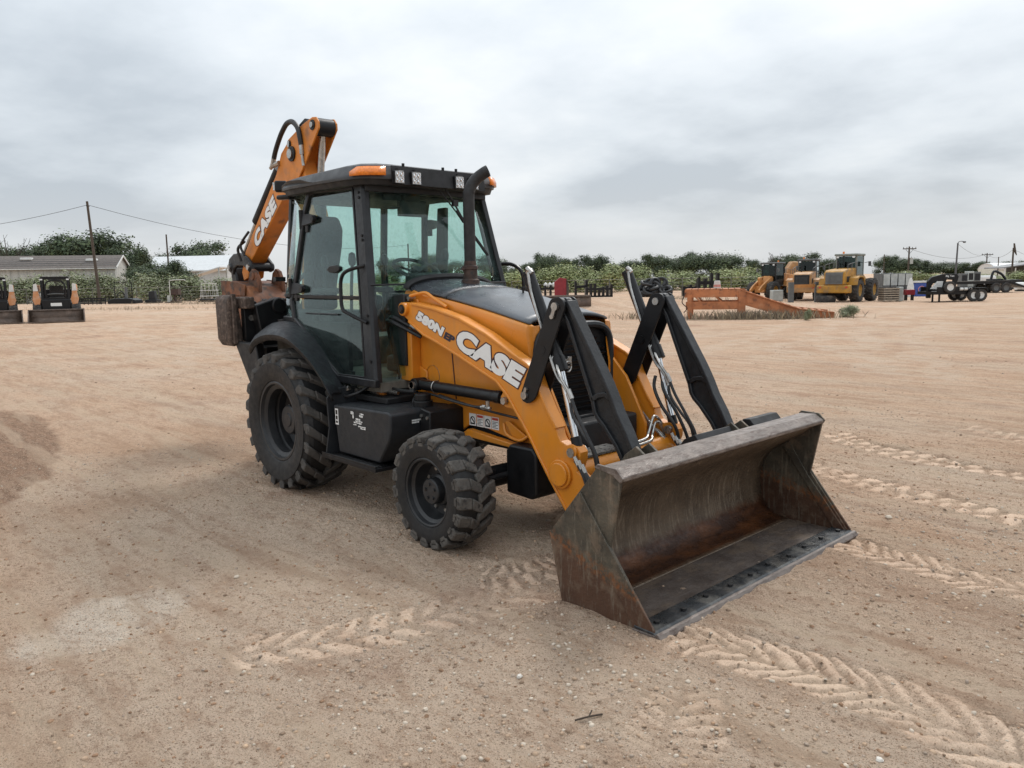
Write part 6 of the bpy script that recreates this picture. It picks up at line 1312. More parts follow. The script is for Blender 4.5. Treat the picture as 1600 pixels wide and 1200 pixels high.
def wheel_loader(px, depth, heading, paint, cabm, label, sc=1.0, bucket=False, arms_z=1.0, grille=DEEP, cab_dx=0):
    t = thing('wheel_loader', site(px, depth), label, 'wheel loader', heading, 'wheel loaders parked in a row'); t.scale = (sc, sc, sc)
    for x in (-1.5, 1.55):
        for y in (-1.0, 1.0): simple_wheel(.80, .60, .42, RIMY, t, (x, y, .78))
    m = MB(); m.bb(-2.9, -.3, -.55, .55, .65, 1.15); m.bb(.1, 2.2, -.5, .5, .6, 1.2); m.cyl((.0, 0, .5), (.0, 0, 1.3), .25, n=12); m.build('frame', paint, t, bev=.04)
    m = MB(); m.prism([(-3.1, 1.15), (-3.05, 2.05), (-2.8, 2.2), (-.75, 2.35), (-.7, 1.15)], -.72, .72); hd = m.build('engine_hood', paint, t, bev=.10, seg=3)
    m = MB(); m.bb(-3.13, -3.04, -.58, .58, 1.22, 2.04); m.build('radiator_grille', grille, hd, bev=.02)
    for k in range(6): MB().bb(-3.15, -3.12, -.46, .46, 1.34+k*.1, 1.36+k*.1).build('grille_bar', MGREY, hd)
    m = MB(); m.bb(-3.2, -2.85, -1.15, 1.15, .62, 1.15); m.build('counterweight', paint, t, bev=.06)
    m = MB(); m.cyl((-1.6, .3, 2.2), (-1.6, .3, 2.8), .06, n=10); m.build('exhaust_pipe', DEEP, hd)
    x0, x1 = -.75+cab_dx, .65+cab_dx
    m = MB()
    for x in (x0, x1):
        for y in (-.68, .68): m.bb(x-.05, x+.05, y-.05, y+.05, 1.3, 3.2)
    m.bb(x0-.04, x1+.04, -.72, .72, 1.25, 1.75); cb = m.build('cab', cabm, t)
    m = MB(); m.bb(x0-.18, x1+.15, -.80, .80, 3.18, 3.34); m.build('cab_roof', cabm if cabm is not BLACK else MGREY, cb, bev=.05)
    for a, b, y in ((x0+.05, x1-.05, -.70), (x0+.05, x1-.05, .70)): MB().bb(a, b, y-.01, y+.01, 1.76, 3.16).build('side_window', BGLASS, cb)
    for x in (x0-.03, x1+.03): MB().bb(x-.01, x+.01, -.62, .62, 1.80, 3.14).build('window', BGLASS, cb)
    m = MB(); m.bb(x0+.25, x0+.75, -.28, .28, 1.75, 2.05); m.bb(x0+.2, x0+.36, -.26, .26, 2.0, 2.75); m.build('seat', SEATM, cb, bev=.05)
    for y in (-1.0, 1.0):
        m = MB(); a = [(-2.35, 1.15), (-2.2, 1.62), (-1.9, 1.78), (-1.1, 1.78), (-.8, 1.62), (-.65, 1.15), (-.72, 1.15), (-.9, 1.55), (-1.15, 1.68), (-1.85, 1.68), (-2.1, 1.55), (-2.25, 1.15)]; m.prism(a, y-.32, y+.32); m.build('fender', paint, t)
        for k in range(3): m = MB(); m.bb(-.35, .15, y*.92-.15, y*.92+.15, .5+k*.35, .54+k*.35); m.build('step', MGREY, t)
    for y in (-.45, .45):
        m = MB(); m.prism([(.75, 1.9), (.95, 2.05), (1.6, 1.75), (2.6, arms_z+.25), (3.1, arms_z-.15), (3.0, arms_z-.4), (2.3, arms_z-.05), (1.4, 1.3), (.8, 1.6)], y-.08, y+.08); m.build('lift_arm', paint, t, bev=.02)
        m = MB(); m.cyl((.6, y*1.2, 1.0), (1.9, y*1.2, 1.35), .07, n=12); m.build('lift_ram', MGREY, t)
    for y in (-.78, .78):
        m = MB(); m.tube([(-.9, y, 1.3), (-.9, y, 2.6), (-.8, y, 2.75)], .022); m.tube([(-2.7, y, 2.1), (-2.7, y, 2.55), (-1.1, y, 2.75), (-1.1, y, 2.3)], .022, smooth=0); m.tube([(-1.9, y, 2.2), (-1.9, y, 2.65)], .022, smooth=0); m.build('hand_rail', MGREY, t)
        MB().bb(-2.7, -1.2, y*.925-.01, y*.925+.01, 1.35, 1.75).build('side_vent', DEEP, hd)
        m = MB(); m.tube([(x1+.02, y, 2.7), (x1+.2, y*1.3, 2.75)], .02, smooth=0); m.box((x1+.2, y*1.38, 2.62), (.06, .18, .34)); m.build('mirror', MGREY, cb)
        MB().box((x1+.14, y*.7, 3.1), (.08, .16, .12)).build('lamp', LENS, cb); MB().box((x0-.18, y*.7, 3.1), (.08, .16, .12)).build('lamp', LENS, cb); MB().box((-3.22, y*1.15, 1.02), (.03, .16, .10)).build('tail_lamp', REDDECAL, t)
    for q in range(4): m = MB(); m.tube([(.0, -.3+q*.2, 1.1), (.4, -.35+q*.22, 1.5), (.8, -.25+q*.18, 1.2), (1.3, -.2+q*.15, 1.5)], .03, n=6); m.build('hydraulic_hose', HOSE, t)
    m = MB(); m.cyl((x0+.4, .35, 3.34), (x0+.4, .35, 3.5), .07, n=10); m.build('beacon', AMBER, cb)
    m = MB(); m.prism([(.5, 1.1), (.55, 2.05), (1.0, 2.1), (1.4, 1.2)], -.34, .34); m.build('front_tower', paint, t, bev=.04)
    m = MB(); m.prism([(1.7, 1.5), (2.2, 2.0), (2.4, 1.9), (2.2, 1.2)], -.12, .12); m.build('bell_crank', paint, t, bev=.02)
    if bucket:
        m = MB(); pr = [(3.0, .9), (2.95, .45), (3.1, .12), (3.4, .05), (4.0, .04)]; m.sheet([[(x, y, z) for y in (-1.3, 1.3)] for x, z in pr]); m.build('bucket', MSTEEL, t, solid=.05)
    return t
wheel_loader(1206, 58, YAW+rad(132), OCH, BLACK, 'faded orange wheel loader with a dark cab facing left, leftmost of the three', .80)
wheel_loader(1262, 55, YAW-rad(30), TANP, MGREY, 'tan wheel loader with a black rear grille between the other two loaders', .84, cab_dx=.05)
wheel_loader(1326, 50.5, YAW-rad(42), YEL, mat('grey_green_cab', (.20, .22, .20), .6), 'yellow wheel loader with a grey centre panel and a tall cab, rightmost of the three', .90, grille=MGREY)
# raised hood / tilted tan guard behind the left loader
g = site(1233, 60); m = MB(); m.prism([(-.55, 1.35), (-.35, 2.1), (.05, 2.75), (.55, 2.7), (.62, 1.9), (.25, 1.25)], -.5, .5); t = m.build('raised_engine_hood', TANP, loc=g, rz=RGT_ANG, bev=.10); tag(t, 'tan engine hood tilted up between the leftmost and middle wheel loaders', 'engine hood'); m = MB(); m.bb(-.5, .45, -.45, .45, -.1, 1.34); m.build('stand', MGREY, t)
g = site(1213, 53); m = MB(); m.bb(-.36, .36, -.3, .3, -.02, .72); t = m.build('grey_cabinet', GALV, loc=g, rz=RGT_ANG, bev=.02); tag(t, 'grey metal cabinet standing in front of the leftmost wheel loader', 'cabinet'); MB().bb(-.33, -.01, -.315, -.30, .05, .68).build('door', GALV, t); MB().bb(.01, .33, -.315, -.30, .05, .68).build('door', GALV, t)
g = site(1256, 50.5); t = thing('lifting_fork', g, 'pair of grey upright fork posts with a cross bar before the middle loader', 'fork frame', RGT_ANG)
for x in (-.85, .85): MB().bb(x-.16, x+.16, -.1, .1, -.05, 1.25).build('fork_post', MGREY, t)
MB().bb(-.7, .7, -.06, .06, .9, 1.1).build('cross_bar', OCH, t)
for i, (px, d) in enumerate(((1290, 49), (1303, 50))):
    m = MB(); m.lathe([(.30, -.2), (.55, -.2), (.6, -.1), (.6, .1), (.55, .2), (.30, .2)], n=24, closed=True, ax='z'); g = site(px, d); o = m.build('old_tyre', TIREB, loc=g+Vector((0, 0, .2 if i == 0 else .42))); tag(o, ('dark old tyre lying flat left of the yellow loader', 'old tyre lying half raised under the yellow loader')[i], 'tyre')

def skid_steer(px, depth, heading, label):
    g_ = site(px, depth); heading = math.atan2(CAM.y-g_.y, CAM.x-g_.x)+heading
    t = thing('skid_steer', g_, label, 'skid steer', heading, 'skid steers parked on the left')
    s = 1.28
    for x in (-.52, .52):
        for y in (-.70, .70): simple_wheel(.42, .30, .2, MGREY, t, (x, y, .42))
    m = MB(); m.bb(-.95, .75, -.53, .53, .22, 1.0); m.prism([(-1.25, .35), (-1.2, 1.35), (-.6, 1.45), (-.5, .35)], -.55, .55); m.build('body', BLACK, t, bev=.04)
    m = MB()
    for y in (-.48, .48):
        m.bar([(.62, y, .9), (.55, y, 1.95)], .08, .10, (1, 0, 0)); m.bar([(-.7, y, 1.2), (-.62, y, 1.95)], .08, .10, (1, 0, 0)); m.bar([(.58, y, 1.95), (-.64, y, 1.95)], .08, .08)
    m.bar([(.56, -.48, 1.95), (.56, .48, 1.95)], .10, .14); m.bar([(.60, -.48, 1.02), (.60, .48, 1.02)], .08, .10); m.build('roll_cage', BLACK, t)
    MB().bb(-.7, .62, -.5, .5, 1.94, 2.02).build('cage_roof', BLACK, t, bev=.02)
    m = MB(); m.tube([(.60, -.34, 1.1), (.60, -.36, 1.6), (.59, -.2, 1.82), (.59, .2, 1.82), (.60, .36, 1.6), (.60, .34, 1.1)], .035, smooth=4); m.build('door_hoop', BLACK, t)
    m = MB(); m.bb(-.35, .25, -.28, .28, .95, 1.1); m.bb(-.42, -.28, -.26, .26, 1.1, 1.62); m.build('seat', SEATM, t, bev=.04)
    m = MB(); m.tube([(.5, -.3, 1.22), (.52, 0, 1.25), (.5, .3, 1.22)], .03); m.build('lap_bar', MGREY, t)
    for y in (-.53, .43): MB().bb(.55, .62, y, y+.10, 1.86, 1.92).build('head_lamp', LENS, t)
    for y in (-.70, .70):
        m = MB(); sg = 1 if y > 0 else -1; m.prism([(-1.15, 1.5), (-.9, 1.66), (.3, 1.66), (.62, 1.60), (.62, 1.45), (.35, 1.45), (-.95, 1.35)], y-.07, y+.07); m.prism([(y+sg*.06, 1.68), (y-sg*.05, 1.70), (y-sg*.10, 1.25), (y-sg*.16, 1.0), (y-sg*.08, .60), (y+sg*.03, .60), (y+sg*.14, 1.0), (y+sg*.10, 1.25)], .60, .74, 'x'); la = m.build('lift_arm', OCHS, t, bev=.02); MB().prism([(y+sg*.066, 1.69), (y-sg*.056, 1.71), (y-sg*.09, 1.38), (y+sg*.09, 1.38)], .735, .752, 'x').build('pale_cap', TRIM, la)
        MB().cyl((.55, y*.9, .45), (-.6, y*.9, 1.3), .05, n=10).build('lift_ram', STEEL, t)
    m = MB(); m.bb(.70, .76, -.50, .50, .30, .92); m.build('front_panel', BLACK, t); MB().bb(.76, .766, -.20, .20, .70, .84).build('name_plate', WHITE, t)
    m = MB(); pr = [(1.0, .54), (.98, .2), (1.08, .06), (1.22, .03), (1.72, .02)]; m.sheet([[(x, y, z) for y in (-1.0, -.5, 0, .5, 1.0)] for x, z in pr]); b = m.build('bucket', MSTEEL, t, solid=.03)
    for y in (-1.0, 1.0): m = MB(); m.prism([(1.0, .54), (.98, .2), (1.08, .05), (1.7, .02), (1.66, .08), (1.12, .52)], y-.02, y+.02); m.build('bucket_side', MSTEEL, b)
    m = MB(); m.bb(1.66, 1.74, -1.03, 1.03, .0, .035); m.build('cutting_edge', MSTEEL, b); MB().bb(.96, 1.04, -1.02, 1.02, .52, .57).build('bucket_lip', BRONZE, b)
    t.scale = (s*.85, s*.98, 1.16); return t
OCHS = mat('skid_orange_paint', (.55, .24, .10), .5, scale=3, var=.12, dust=(.5, .40, .32), dthr=(.45, .8))
skid_steer(92, 41.5, rad(-3), 'orange and black skid steer with its bucket down, facing us whole'); skid_steer(-8, 40.5, rad(-2), 'skid steer cut off by the left edge of the picture')

# implements along the left fence
g = site(148, 77); t = thing('steel_rack', g, 'low dark steel rack standing left of the caged mower', 'rack', RGT_ANG)
for x in (-1.25, -.4, .45, 1.3):
    for y in (-.4, .4): MB().bb(x-.03, x+.03, y-.03, y+.03, -.05, .62+.2*(x > 1)).build('post', BLACK, t)
for z in (.12, .35, .58): MB().bb(-1.3, 1.35, -.46, -.34, z, z+.13).build('rail', BLACK, t)
g = site(196, 77); t = thing('rotary_mower', g, 'black brush mower with a tall wire cage and hose loop by the fence', 'mower', RGT_ANG)
m = MB(); m.prism([(-1.4, .1), (-1.3, .45), (-.7, .6), (.8, .6), (1.35, .45), (1.42, .1)], -.8, .8); m.build('deck', BLACK, t, bev=.04)
m = MB()
for a, b in (((-.85, .5), (-.85, 2.2)), ((.85, .5), (.85, 2.2)), ((-.85, 2.2), (.85, 2.2))): m.bar([(a[0], -.2, a[1]), (b[0], -.2, b[1])], .06, .06, (0, 1, 0))
m.build('cage', BLACK, t); m = MB(); m.tube([(-.55, -.1, .55), (-.65, -.1, 1.0), (-.2, -.1, 1.25), (.05, -.1, .9), (.0, -.1, .5)], .05); m.build('hose', HOSE, t); m = MB(); m.bb(.1, .3, -.15, .05, .6, 1.7); m.build('mast', MGREY, t)
def pallet_item(px, depth, w, label, kind):
    g = site(px, depth); t = thing('pallet', g, label, 'pallet', RGT_ANG, 'pallets by the left fence')
    for y in (-.5, 0, .5): MB().bb(-w/2, w/2, y-.05, y+.05, 0, .12).build('runner', WOOD, t)
    for k in range(5): MB().bb(-w/2+k*w/5+.02, -w/2+(k+1)*w/5-.02, -.6, .6, .125, .15).build('plank', PLANK, t)
    return g
PLANK = mat('grey_plank', (.33, .28, .22), .85, scale=6, var=.25, stretch=(1, 6, 6))
for px, d, w, lab, k in ((240, 78, 1.5, 'pallet carrying a small dark machine head right of the caged mower', 0), (271, 78, 1.3, 'pallet carrying a grey post and a brown box', 1), (326, 80, 1.7, 'flat dark pallet beside the curled digging bucket', 2)):
    g = pallet_item(px, d, w, lab, k); m = MB()
    if k == 0: m.bb(-.6, .6, -.5, .5, .16, .42); m.prism([(-.35, .42), (-.3, 1.2), (.25, 1.3), (.35, .42)], -.3, .3); tag(m.build('machine_head', CAST, loc=g, rz=RGT_ANG, bev=.03), 'dark hunched machine head on the first small pallet', 'attachment')
    elif k == 1: m.bb(-.1, .6, -.4, .4, .16, .30); m.bb(-.05, .70, -.35, .35, .85, 1.45); m.bb(.1, .25, -.1, .1, .3, .85); tag(m.build('box_on_post', EXH_RUST, loc=g, rz=RGT_ANG, bev=.02), 'brown box raised on a post above the middle pallet', 'box'); m = MB().bb(-.5, -.2, -.2, .2, .16, .8); tag(m.build('grey_post', GALV, loc=g, rz=RGT_ANG), 'short grey post standing on the middle pallet', 'post')
    else: m.bb(-.75, .75, -.5, .5, .16, .36); tag(m.build('dark_attachment', BLACK, loc=g, rz=RGT_ANG, bev=.04), 'low dark attachment lying on the flat pallet', 'attachment')
g = site(278, 82); t = thing('pipe_gate', g, 'white bent pipe gate standing behind the middle pallet', 'gate', RGT_ANG); m = MB(); m.tube([(-.75, 0, .0), (-.75, 0, 1.9), (-.6, 0, 2.3), (.75, 0, 2.35), (.95, 0, 2.25)], .035); m.build('pipe_frame', TRIM, t)
g = site(328, 83); t = thing('feeder_ring', g, 'white pipe feeder ring with slanted bars behind the flat pallet', 'feeder', RGT_ANG)
for z, r in ((1.9, .8), (1.2, 1.0), (.6, 1.0)): m = MB(); m.tube([(r*math.cos(a), .6*math.sin(a), z) for a in [6.283*i/20 for i in range(21)]], .022, smooth=0); m.build('pipe_ring', TRIM, t)
for i in range(12): a = 6.283*i/12; m = MB(); m.tube([(1.0*math.cos(a), .6*math.sin(a), 0), (.8*math.cos(a+.3), .6*math.sin(a+.3), 1.9)], .013, smooth=0, n=5); m.build('bar', TRIM, t)

# middle: attachments, hose heap
def steel_frame(px, depth, w, h, label, n=5):
    g = site(px, depth); t = thing('post_rack', g, label, 'steel frame', RGT_ANG, 'black steel frames by the middle fence'); R = random.Random(int(px))
    for i in range(n): x = -w/2+w*i/(n-1); hh = h*R.uniform(.7, 1.05); MB().bb(x-.10, x+.10, -.3, .3, -.05, hh).build('post', BLACK, t)
    MB().bb(-w/2, w/2, -.25, .25, h*.55, h*.7).build('rail', BLACK, t); MB().bb(-w/2, w/2, -.3, .3, .05, .2).build('rail', BLACK, t); return g
steel_frame(812, 74, 2.4, 1.2, 'black steel frame showing through the grab loop', 6); gj = steel_frame(852, 73, 2.0, 1.35, 'black rack carrying white jugs behind the near cylinder', 5); steel_frame(908, 72, 1.0, 1.6, 'narrow tall black frame right of the red plate', 2); steel_frame(936, 70, 2.2, 1.25, 'wide black frame of upright posts below the bright brush', 7); steel_frame(1106, 66, 1.6, 1.9, 'spiky black steel frame behind the ramp deck', 4); steel_frame(1078, 70, 1.2, 1.2, 'low dark steel frame behind the left end of the ramp', 3)
for i, x in enumerate((-.75, .05, .45, .80)):
    m = MB(); m.lathe([(0, 0), (.17, .02), (.20, .12), (.19, .28), (.09, .36), (.06, .44), (0, .45)], n=14, ax='z'); tag(m.build('plastic_jug', TRIM, loc=gj+Vector((RGT2.x*x, RGT2.y*x, 1.0))), ('leftmost white jug on the black rack, standing apart', 'white jug second from left on the black rack', 'white jug third from left on the black rack', 'rightmost white jug on the black rack')[i], 'jug', 'white jugs on the black rack')
g = site(1024, 70); t = thing('hose_heap', g, 'heap of coiled black rubber hose piled by the middle fence', 'hose heap', RGT_ANG); R_ = random.Random(2)
for i in range(26):
    c = Vector((R_.uniform(-1.25, 1.1), R_.uniform(-.4, .4), R_.uniform(.25, 1.25))); r = R_.uniform(.35, .6); tl = R_.uniform(.2, 1.4); a0 = R_.uniform(0, 6)
    if abs(c.x) > .8: c.z *= .6
    ru = Matrix.Rotation(tl, 3, 'X') @ Matrix.Rotation(R_.uniform(-.5, .5), 3, 'Y'); m = MB(); m.tube([c+ru @ Vector((r*math.cos(a), r*math.sin(a), .03*math.sin(3*a))) for a in [6.283*k/16 for k in range(17)]], .14, smooth=0, n=7); m.build('hose_coil', HOSE, t)
m = MB(); m.bb(-1.5, 1.1, -.4, .5, -.05, .55); m.bb(-.6, .7, -.3, .5, .4, 1.0); m.build('base_roll', HOSE, t, bev=.15)
# bucket attachment lying behind the bonnet, with the red hitch plate standing on it
g = site(884, 40); m = MB(); pr = [(-.35, .86), (-.42, .45), (-.30, .12), (0, .03), (.5, .02)]
t = thing('spare_bucket', g, 'brown spare loader bucket lying behind the near bellcrank', 'bucket', RGT_ANG)
m.sheet([[(x, y, z) for x in (-1.3, -.6, 0, .6, 1.25)] for y, z in pr]); m.build('shell', MSTEEL, t, solid=.03)
for x in (-1.3, 1.25): m = MB(); m.prism([(-.35, .86), (-.42, .45), (-.30, .10), (.5, .02), (.35, .25), (.1, .8)], x-.02, x+.02, 'x'); m.build('side_plate', MSTEEL, t)
MB().bb(-1.3, 1.25, -.40, -.28, .84, .92).build('lip', BRONZE, t)
g = site(876, 46); t = thing('hitch_plate', g, 'dark red hitch plate standing upright behind the near bellcrank', 'attachment', RGT_ANG+rad(20)); RED = mat('dark_red_paint', (.22, .014, .022), .5, scale=4)
m = MB(); m.prism([(-.36, .55), (-.38, 1.55), (-.05, 1.82), (.38, 1.75), (.36, .65)], -.05, .05); m.build('plate', RED, t, bev=.01); m = MB(); m.hexa([(.30, -.06, .5), (.7, .5, .3), (.75, .5, .4), (.38, -.02, .6), (.36, -.06, 1.7), (.72, .5, 1.2), (.78, .5, 1.2), (.42, -.02, 1.7)]); m.build('side_plate', BLACK, t); m = MB(); m.bb(-.4, .4, -.3, .5, -.05, .5); m.build('base', BLACK, t); MB().cyl((.2, -.09, .62), (.2, .02, .62), .09, n=12).build('pin', STEEL, t)

# loading ramp
RUSTP = mat('rusty_orange_paint', (.42, .155, .062), .7, scale=2.5, var=.2, col2=(.22, .085, .042), thr=(.54, .68), dust=(.50, .27, .15), dthr=(.55, .85), bump=.2)
ga = ground_at(1079, 498); gb = ground_at(1303, 497); ra = math.atan2(gb.y-ga.y, gb.x-ga.x)
t = thing('loading_ramp', (ga.x, ga.y, 0), 'rusty orange steel loading ramp with a raised deck and a long slope', 'ramp', ra, None)
LR = (gb-ga).length; H = 1.14; X1 = 2.05
for y in (0, 2.1):
    m = MB(); m.bb(-.25, X1+.15, y-.05, y+.05, H-.26, H+.05); m.build('deck_beam', RUSTP, t); m = MB(); m.bb(-.2, X1, y-.04, y+.04, H-.76, H-.44); m.build('lower_beam', RUSTP, t)
    m = MB(); m.prism([(X1-.08, H+.02), (X1+.3, H-.10), (3.2, .72), (4.3, .36), (LR+.02, .22), (LR+.02, -.02), (LR-.2, .0), (4.2, .04), (3.1, .26), (X1+.25, .50), (X1-.08, .62)], y-.05, y+.05); m.build('slope_beam', RUSTP, t, bev=.01)
    m = MB(); m.prism([(X1-.06, H+.06), (X1+.3, H-.07), (3.2, .755), (4.3, .395), (LR, .255), (LR, .22), (4.3, .355), (3.2, .715), (X1+.3, H-.11), (X1-.06, H+.02)], y-.12, y+.12); m.build('slope_flange', RUSTP, t)
    for x in (-.05, X1-.02): MB().bb(x-.09 if x < 1 else x-.12, x+.09 if x < 1 else x+.16, y-.09, y+.09, -.15, H-.02).build('leg', RUSTP, t)
    m = MB(); m.bar([(.1, y, H-.15), (.45, y, H-.5)], .06, .06, (0, 1, 0)); m.bar([(.9, y, H-.15), (1.3, y, H-.5)], .06, .06, (0, 1, 0)); m.build('brace', RUSTP, t)
for k in range(9): MB().bb(-.22+k*.25, -.01+k*.25, -.05, 2.15, H+.055, H+.085).build('deck_plate', RUSTP, t)
for k in range(11):
    x = X1+.35+k*.28; z = np.interp(x, [X1+.3, 3.2, 4.3, LR], [H-.10, .72, .36, .22]); MB().bb(x-.05, x+.05, 0, 2.1, z-.03, z+.02).build('slope_rung', RUSTP, t)
m = MB(); m.tube([(-.2, -.1, H-.05), (-.35, -.12, .7), (-.15, -.1, .45), (-.28, -.1, .25)], .02); m.build('chain', EXH_RUST, t)
c = Matrix.Rotation(ra, 3, 'Z')
m = MB(); m.prism([(-.16, 0), (-.12, .32), (.12, .32), (.16, 0)], -.12, .12); o = m.build('red_white_box', TRIM, loc=Vector((ga.x, ga.y, 0))+c @ Vector((1.05, 1.1, H+.09)), rz=ra, bev=.02); tag(o, 'small white box with a faded red band standing on the ramp deck', 'box'); m = MB(); m.bb(-.14, .14, -.125, -.12, .06, .16); m.build('band', mat('faded_pink', (.55, .25, .22), .6), o)
# dry grass round the ramp, weeds
def grass(name, centre, n, sx, sy, h, mats, label, seed):
    R = np.random.RandomState(seed); m = MB(); P = R.normal(size=(n, 2))*np.array([sx, sy])
    a = R.rand(n)*6.28; hh = h*(.4+.8*R.rand(n)); l = R.normal(size=(n, 2))*.35
    for i in range(n):
        x, y = P[i]; w = .012; ca, sa = math.cos(a[i])*w, math.sin(a[i])*w; m.cur = i % len(mats)
        m.add([(x-ca, y-sa, -.02), (x+ca, y+sa, -.02), (x+l[i, 0]*hh[i]*.5+ca*.6, y+l[i, 1]*hh[i]*.5, hh[i]*.6), (x+l[i, 0]*hh[i], y+l[i, 1]*hh[i], hh[i])], [(0, 1, 2), (0, 2, 3)])
    return tag(m.build(name, mats, loc=centre, rz=ra, smooth=False), label, kind='stuff')
DRY = [mat('dry_straw', (.36, .29, .19), .9), mat('grey_straw', (.25, .21, .15), .9), mat('brown_straw', (.16, .125, .09), .9)]
gm = (ga+gb)/2; grass('dry_grass', (ga.x+c.col[0].x*2.5+.3, ga.y+c.col[0].y*2.5-.1, 0), 1500, 1.3, .30, .36, DRY, 'dry grass under the ramp', 1); grass('dry_grass', (ga.x-1.6, ga.y-.4, 0), 350, .8, .4, .28, DRY, 'dry grass left of the ramp', 2); grass('dry_grass', site(330, 72), 450, 2.5, .8, .4, DRY, 'dry grass by the left fence', 3); grass('dry_grass', site(1062, 55), 450, 2.0, .9, .4, DRY, 'dry grass behind the ramp', 4); grass('dry_grass', site(200, 60), 500, 4.5, 1.5, .25, DRY, 'sparse dry grass on the left of the yard', 6)
for px, top, w, d, lab in ((1326, 472, 30, 31.5, 'dark green weed clump at the foot of the ramp slope'), (1262, 478, 12, 30, 'small weed beside the middle of the ramp slope')): plant('weed', GREYS[1], None, px, top+4, w*1.1, d, lab, 'weed', 'weeds by the ramp', 1.0)

# right side of the yard
def rect_thing(name, px, depth, w, dpt, h, m_, label, cat, z=0, rz=0, bev=.03): 
    g = site(px, depth); o = MB().bb(-w/2, w/2, -dpt/2, dpt/2, -.03, h).build(name, m_, loc=g+Vector((0, 0, z)), rz=RGT_ANG+rz, bev=bev); tag(o, label, cat); return o
tk = rect_thing('storage_tank', 1392, 60, 2.1, 1.6, 1.70, MGREY, 'grey panelled storage tank behind the plank stack', 'tank')
for k in range(4): MB().bb(-1.1+k*.56, -.62+k*.56, -1.03, -1.0, .8, 1.65).build('panel', GALV, tk)
for k in range(4): MB().bb(-1.1+k*.56, -.62+k*.56, -1.03, -1.0, .1, .75).build('panel', MGREY, tk)
g = site(1388, 49); t = thing('plank_stack', g, 'stack of pale planks with gaps beside the yellow loader', 'planks', RGT_ANG)
for k in range(6): MB().bb(-.5, .5, -.4, .4, .02+k*.14, .10+k*.14).build('plank', PLANK, t)
for x in (-.42, .0, .42): MB().bb(x-.06, x+.06, -.36, .36, 0, .84).build('spacer', BARK, t)
rect_thing('metal_locker', 1404.5, 49, .32, .4, .85, GALV, 'slim grey locker right of the plank stack', 'locker'); rect_thing('white_post', 1411.5, 50, .2, .2, .62, TRIM, 'short white post between the locker and the maroon cart', 'post')
g = site(1420, 49); t = thing('cart', g, 'low maroon cart on thin legs left of the blue box', 'cart', RGT_ANG); MB().bb(-.28, .28, -.2, .2, .35, .68).build('body', RED, t, bev=.02)
for x in (-.2, .2): MB().bb(x-.03, x+.03, -.15, .15, 0, .35).build('leg', BLACK, t)
g = site(1422, 56); m = MB(); m.lathe([(0, 1.36), (.08, 1.33), (.13, 1.1), (.22, .75), (.24, .0)], n=14, ax='z'); tag(m.build('white_sack', TRIM, loc=g), 'tall white sack standing left of the blue box', 'sack')
bl = rect_thing('blue_box', 1437, 57, 1.05, .8, 1.0, mat('blue_plastic', (.035, .075, .30), .5), 'bright blue box with a pale lid left of the black trailer', 'box'); MB().bb(-.6, .7, -.45, .45, 1.0, 1.12).build('lid', TRIM, bl); m = MB(); m.tube([(-.1+.24*math.cos(a), -.42, .5+.24*math.sin(a)) for a in [6.283*k/16 for k in range(17)]], .03, smooth=0); m.build('ring', mat('pale_red_paint', (.5, .22, .25), .6), bl)
# black gooseneck trailer
g = site(1484, 46.8); t = thing('gooseneck_trailer', g, 'black gooseneck trailer with white wheels and a spare on its side', 'trailer', RGT_ANG)
m = MB(); m.bb(-1.5, 1.45, -.9, .9, .42, .60); m.build('deck', BLACK, t)
for y in (-.92, .92): MB().bb(-1.3, .9, y-.04, y+.04, .60, .86).build('side_rail', BLACK, t)
for y in (-1.0, 1.0):
    for x in (.82, 1.22):
        o = simple_wheel(.36, .2, .2, TRIM, t, (x, y, .36))
    m = MB(); m.prism([(.45, .6), (.55, .80), (1.5, .80), (1.62, .6), (1.55, .6), (1.45, .76), (.6, .76), (.5, .6)], y-.14, y+.14); m.build('mudguard', BLACK, t)
o = simple_wheel(.34, .2, .2, TRIM, t, (-.62, -1.02, .85), 'spare_wheel')
m = MB(); m.prism([(-1.42, .2), (-1.42, 1.2), (-1.2, 1.45), (-.55, 1.62), (.30, 1.62), (.42, 1.45), (.20, .60), (.0, .60), (.12, 1.25), (-.3, 1.33), (-.5, .6), (-.72, .6), (-.62, 1.22), (-1.08, 1.1), (-1.18, .95), (-1.2, .2)], -.10, .10); nk = m.build('gooseneck', BLACK, t, bev=.02)
letter('lettering', 'Big Tex', WHITE, nk, (-.38, 1.42), 0, .52, .13, -.102, .001, -1, .02, 0)
for x in (-1.3, -.9): MB().bb(x-.04, x+.04, -.5, -.42, -.05, .5).build('jack_leg', BLACK, t)
m = MB(); m.prism([(-1.3, .75), (-.9, 1.2), (-.62, 1.2), (-.7, .7)], -.3, -.12); tag(m.build('crate', TRIM, loc=g, rz=RGT_ANG), 'white slanted tote strapped in the trailer neck', 'tote')
for i in range(3): m = MB(); m.cyl((.0+i*.26, -.955, .73), (.2+i*.26, -.955, .73), .085, n=12); tag(m.build('white_canister', TRIM, loc=g, rz=RGT_ANG), ('left of the three white canisters on the trailer rail', 'middle of the three white canisters on the trailer rail', 'right of the three white canisters on the trailer rail')[i], 'canister', 'canisters on the trailer rail')
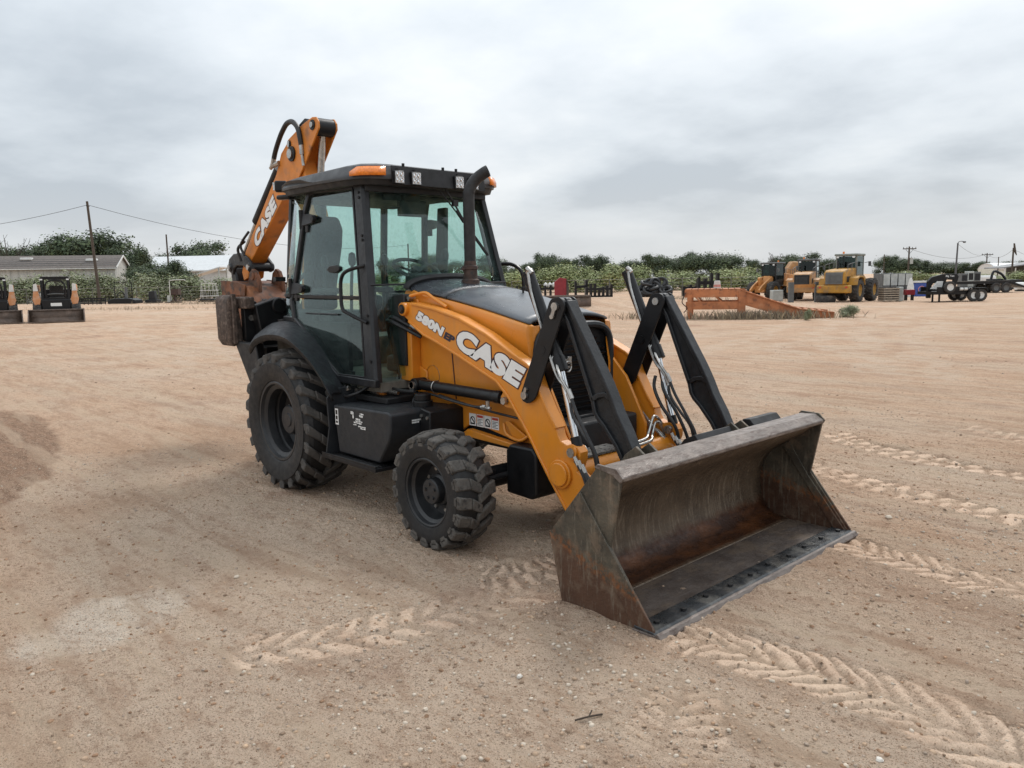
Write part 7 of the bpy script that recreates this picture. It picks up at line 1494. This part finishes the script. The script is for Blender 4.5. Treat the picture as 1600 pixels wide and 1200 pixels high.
# long flatbed behind
g = site(1532, 64); t = thing('flatbed_trailer', g, 'long black flatbed trailer with fold down ramps behind the gooseneck trailer', 'trailer', RGT_ANG)
m = MB(); m.bb(-2.6, 1.8, -1.1, 1.1, .72, .92); m.build('deck', BLACK, t)
for k in range(8): MB().bb(-2.5+k*.53, -2.06+k*.53, -1.05, 1.05, .925, .95).build('plank', WOOD, t)
for y in (-1.1, 1.1):
    for x in (.55, 1.35): simple_wheel(.40, .25, .22, MGREY, t, (x, y, .40))
m = MB(); m.hexa([(1.8, -1.0, .7), (3.0, -1.0, .35), (3.0, 1.0, .35), (1.8, 1.0, .7), (1.8, -1.0, .9), (3.0, -1.0, .5), (3.0, 1.0, .5), (1.8, 1.0, .9)]); m.build('tail_ramp', BLACK, t)
g2 = g; m = MB(); m.bb(.7, 1.5, -.5, .5, .95, 1.1); m.tube([(.8, 0, 1.1), (1.0, 0, 1.7), (1.6, 0, 1.5), (2.0, 0, 1.05)], .10); tag(m.build('scrap_load', CAST, loc=g, rz=RGT_ANG), 'dark crooked scrap piece loaded on the flatbed', 'scrap')
for i, (px, w, h) in enumerate(((1503, 1.0, 1.55), (1513, .9, 1.75), (1523, 1.0, 1.7))): u = rect_thing('cooling_unit', px, 72, w*.62, .6, h, MGREY if i != 1 else GALV, ('leftmost grey cooling unit behind the flatbed', 'pale middle cooling unit behind the flatbed', 'rightmost grey cooling unit behind the flatbed')[i], 'cooling unit'); u['group'] = 'cooling units behind the flatbed'; MB().bb(-w*.22, w*.22, -.315, -.30, h*.55, h*.9).build('grille', DEEP, u)
g = site(1593, 66); m = MB(); m.cyl((-.35, 0, .42), (.35, 0, .42), .34, n=18); o = m.build('white_tank', TRIM, loc=g, rz=RGT_ANG, bev=.05); tag(o, 'small white tank lying at the right edge', 'tank'); MB().bb(-.3, .3, -.2, .2, 0, .12).build('cradle', BLACK, o)
rect_thing('car', 1538, 88, 1.9, 1.5, 1.25, TRIM, 'pale vehicle shape parked behind the cooling units', 'vehicle', bev=.25)
for i, (px, d, w, h) in enumerate(((1561, 70, 1.6, .8), (1578, 74, 1.5, .9))): rect_thing('scrap_bin', px, d, w, 1.2, h, CAST, ('dark low scrap bin right of the flatbed ramps', 'dark scrap bin left of the small white tank')[i], 'bin')
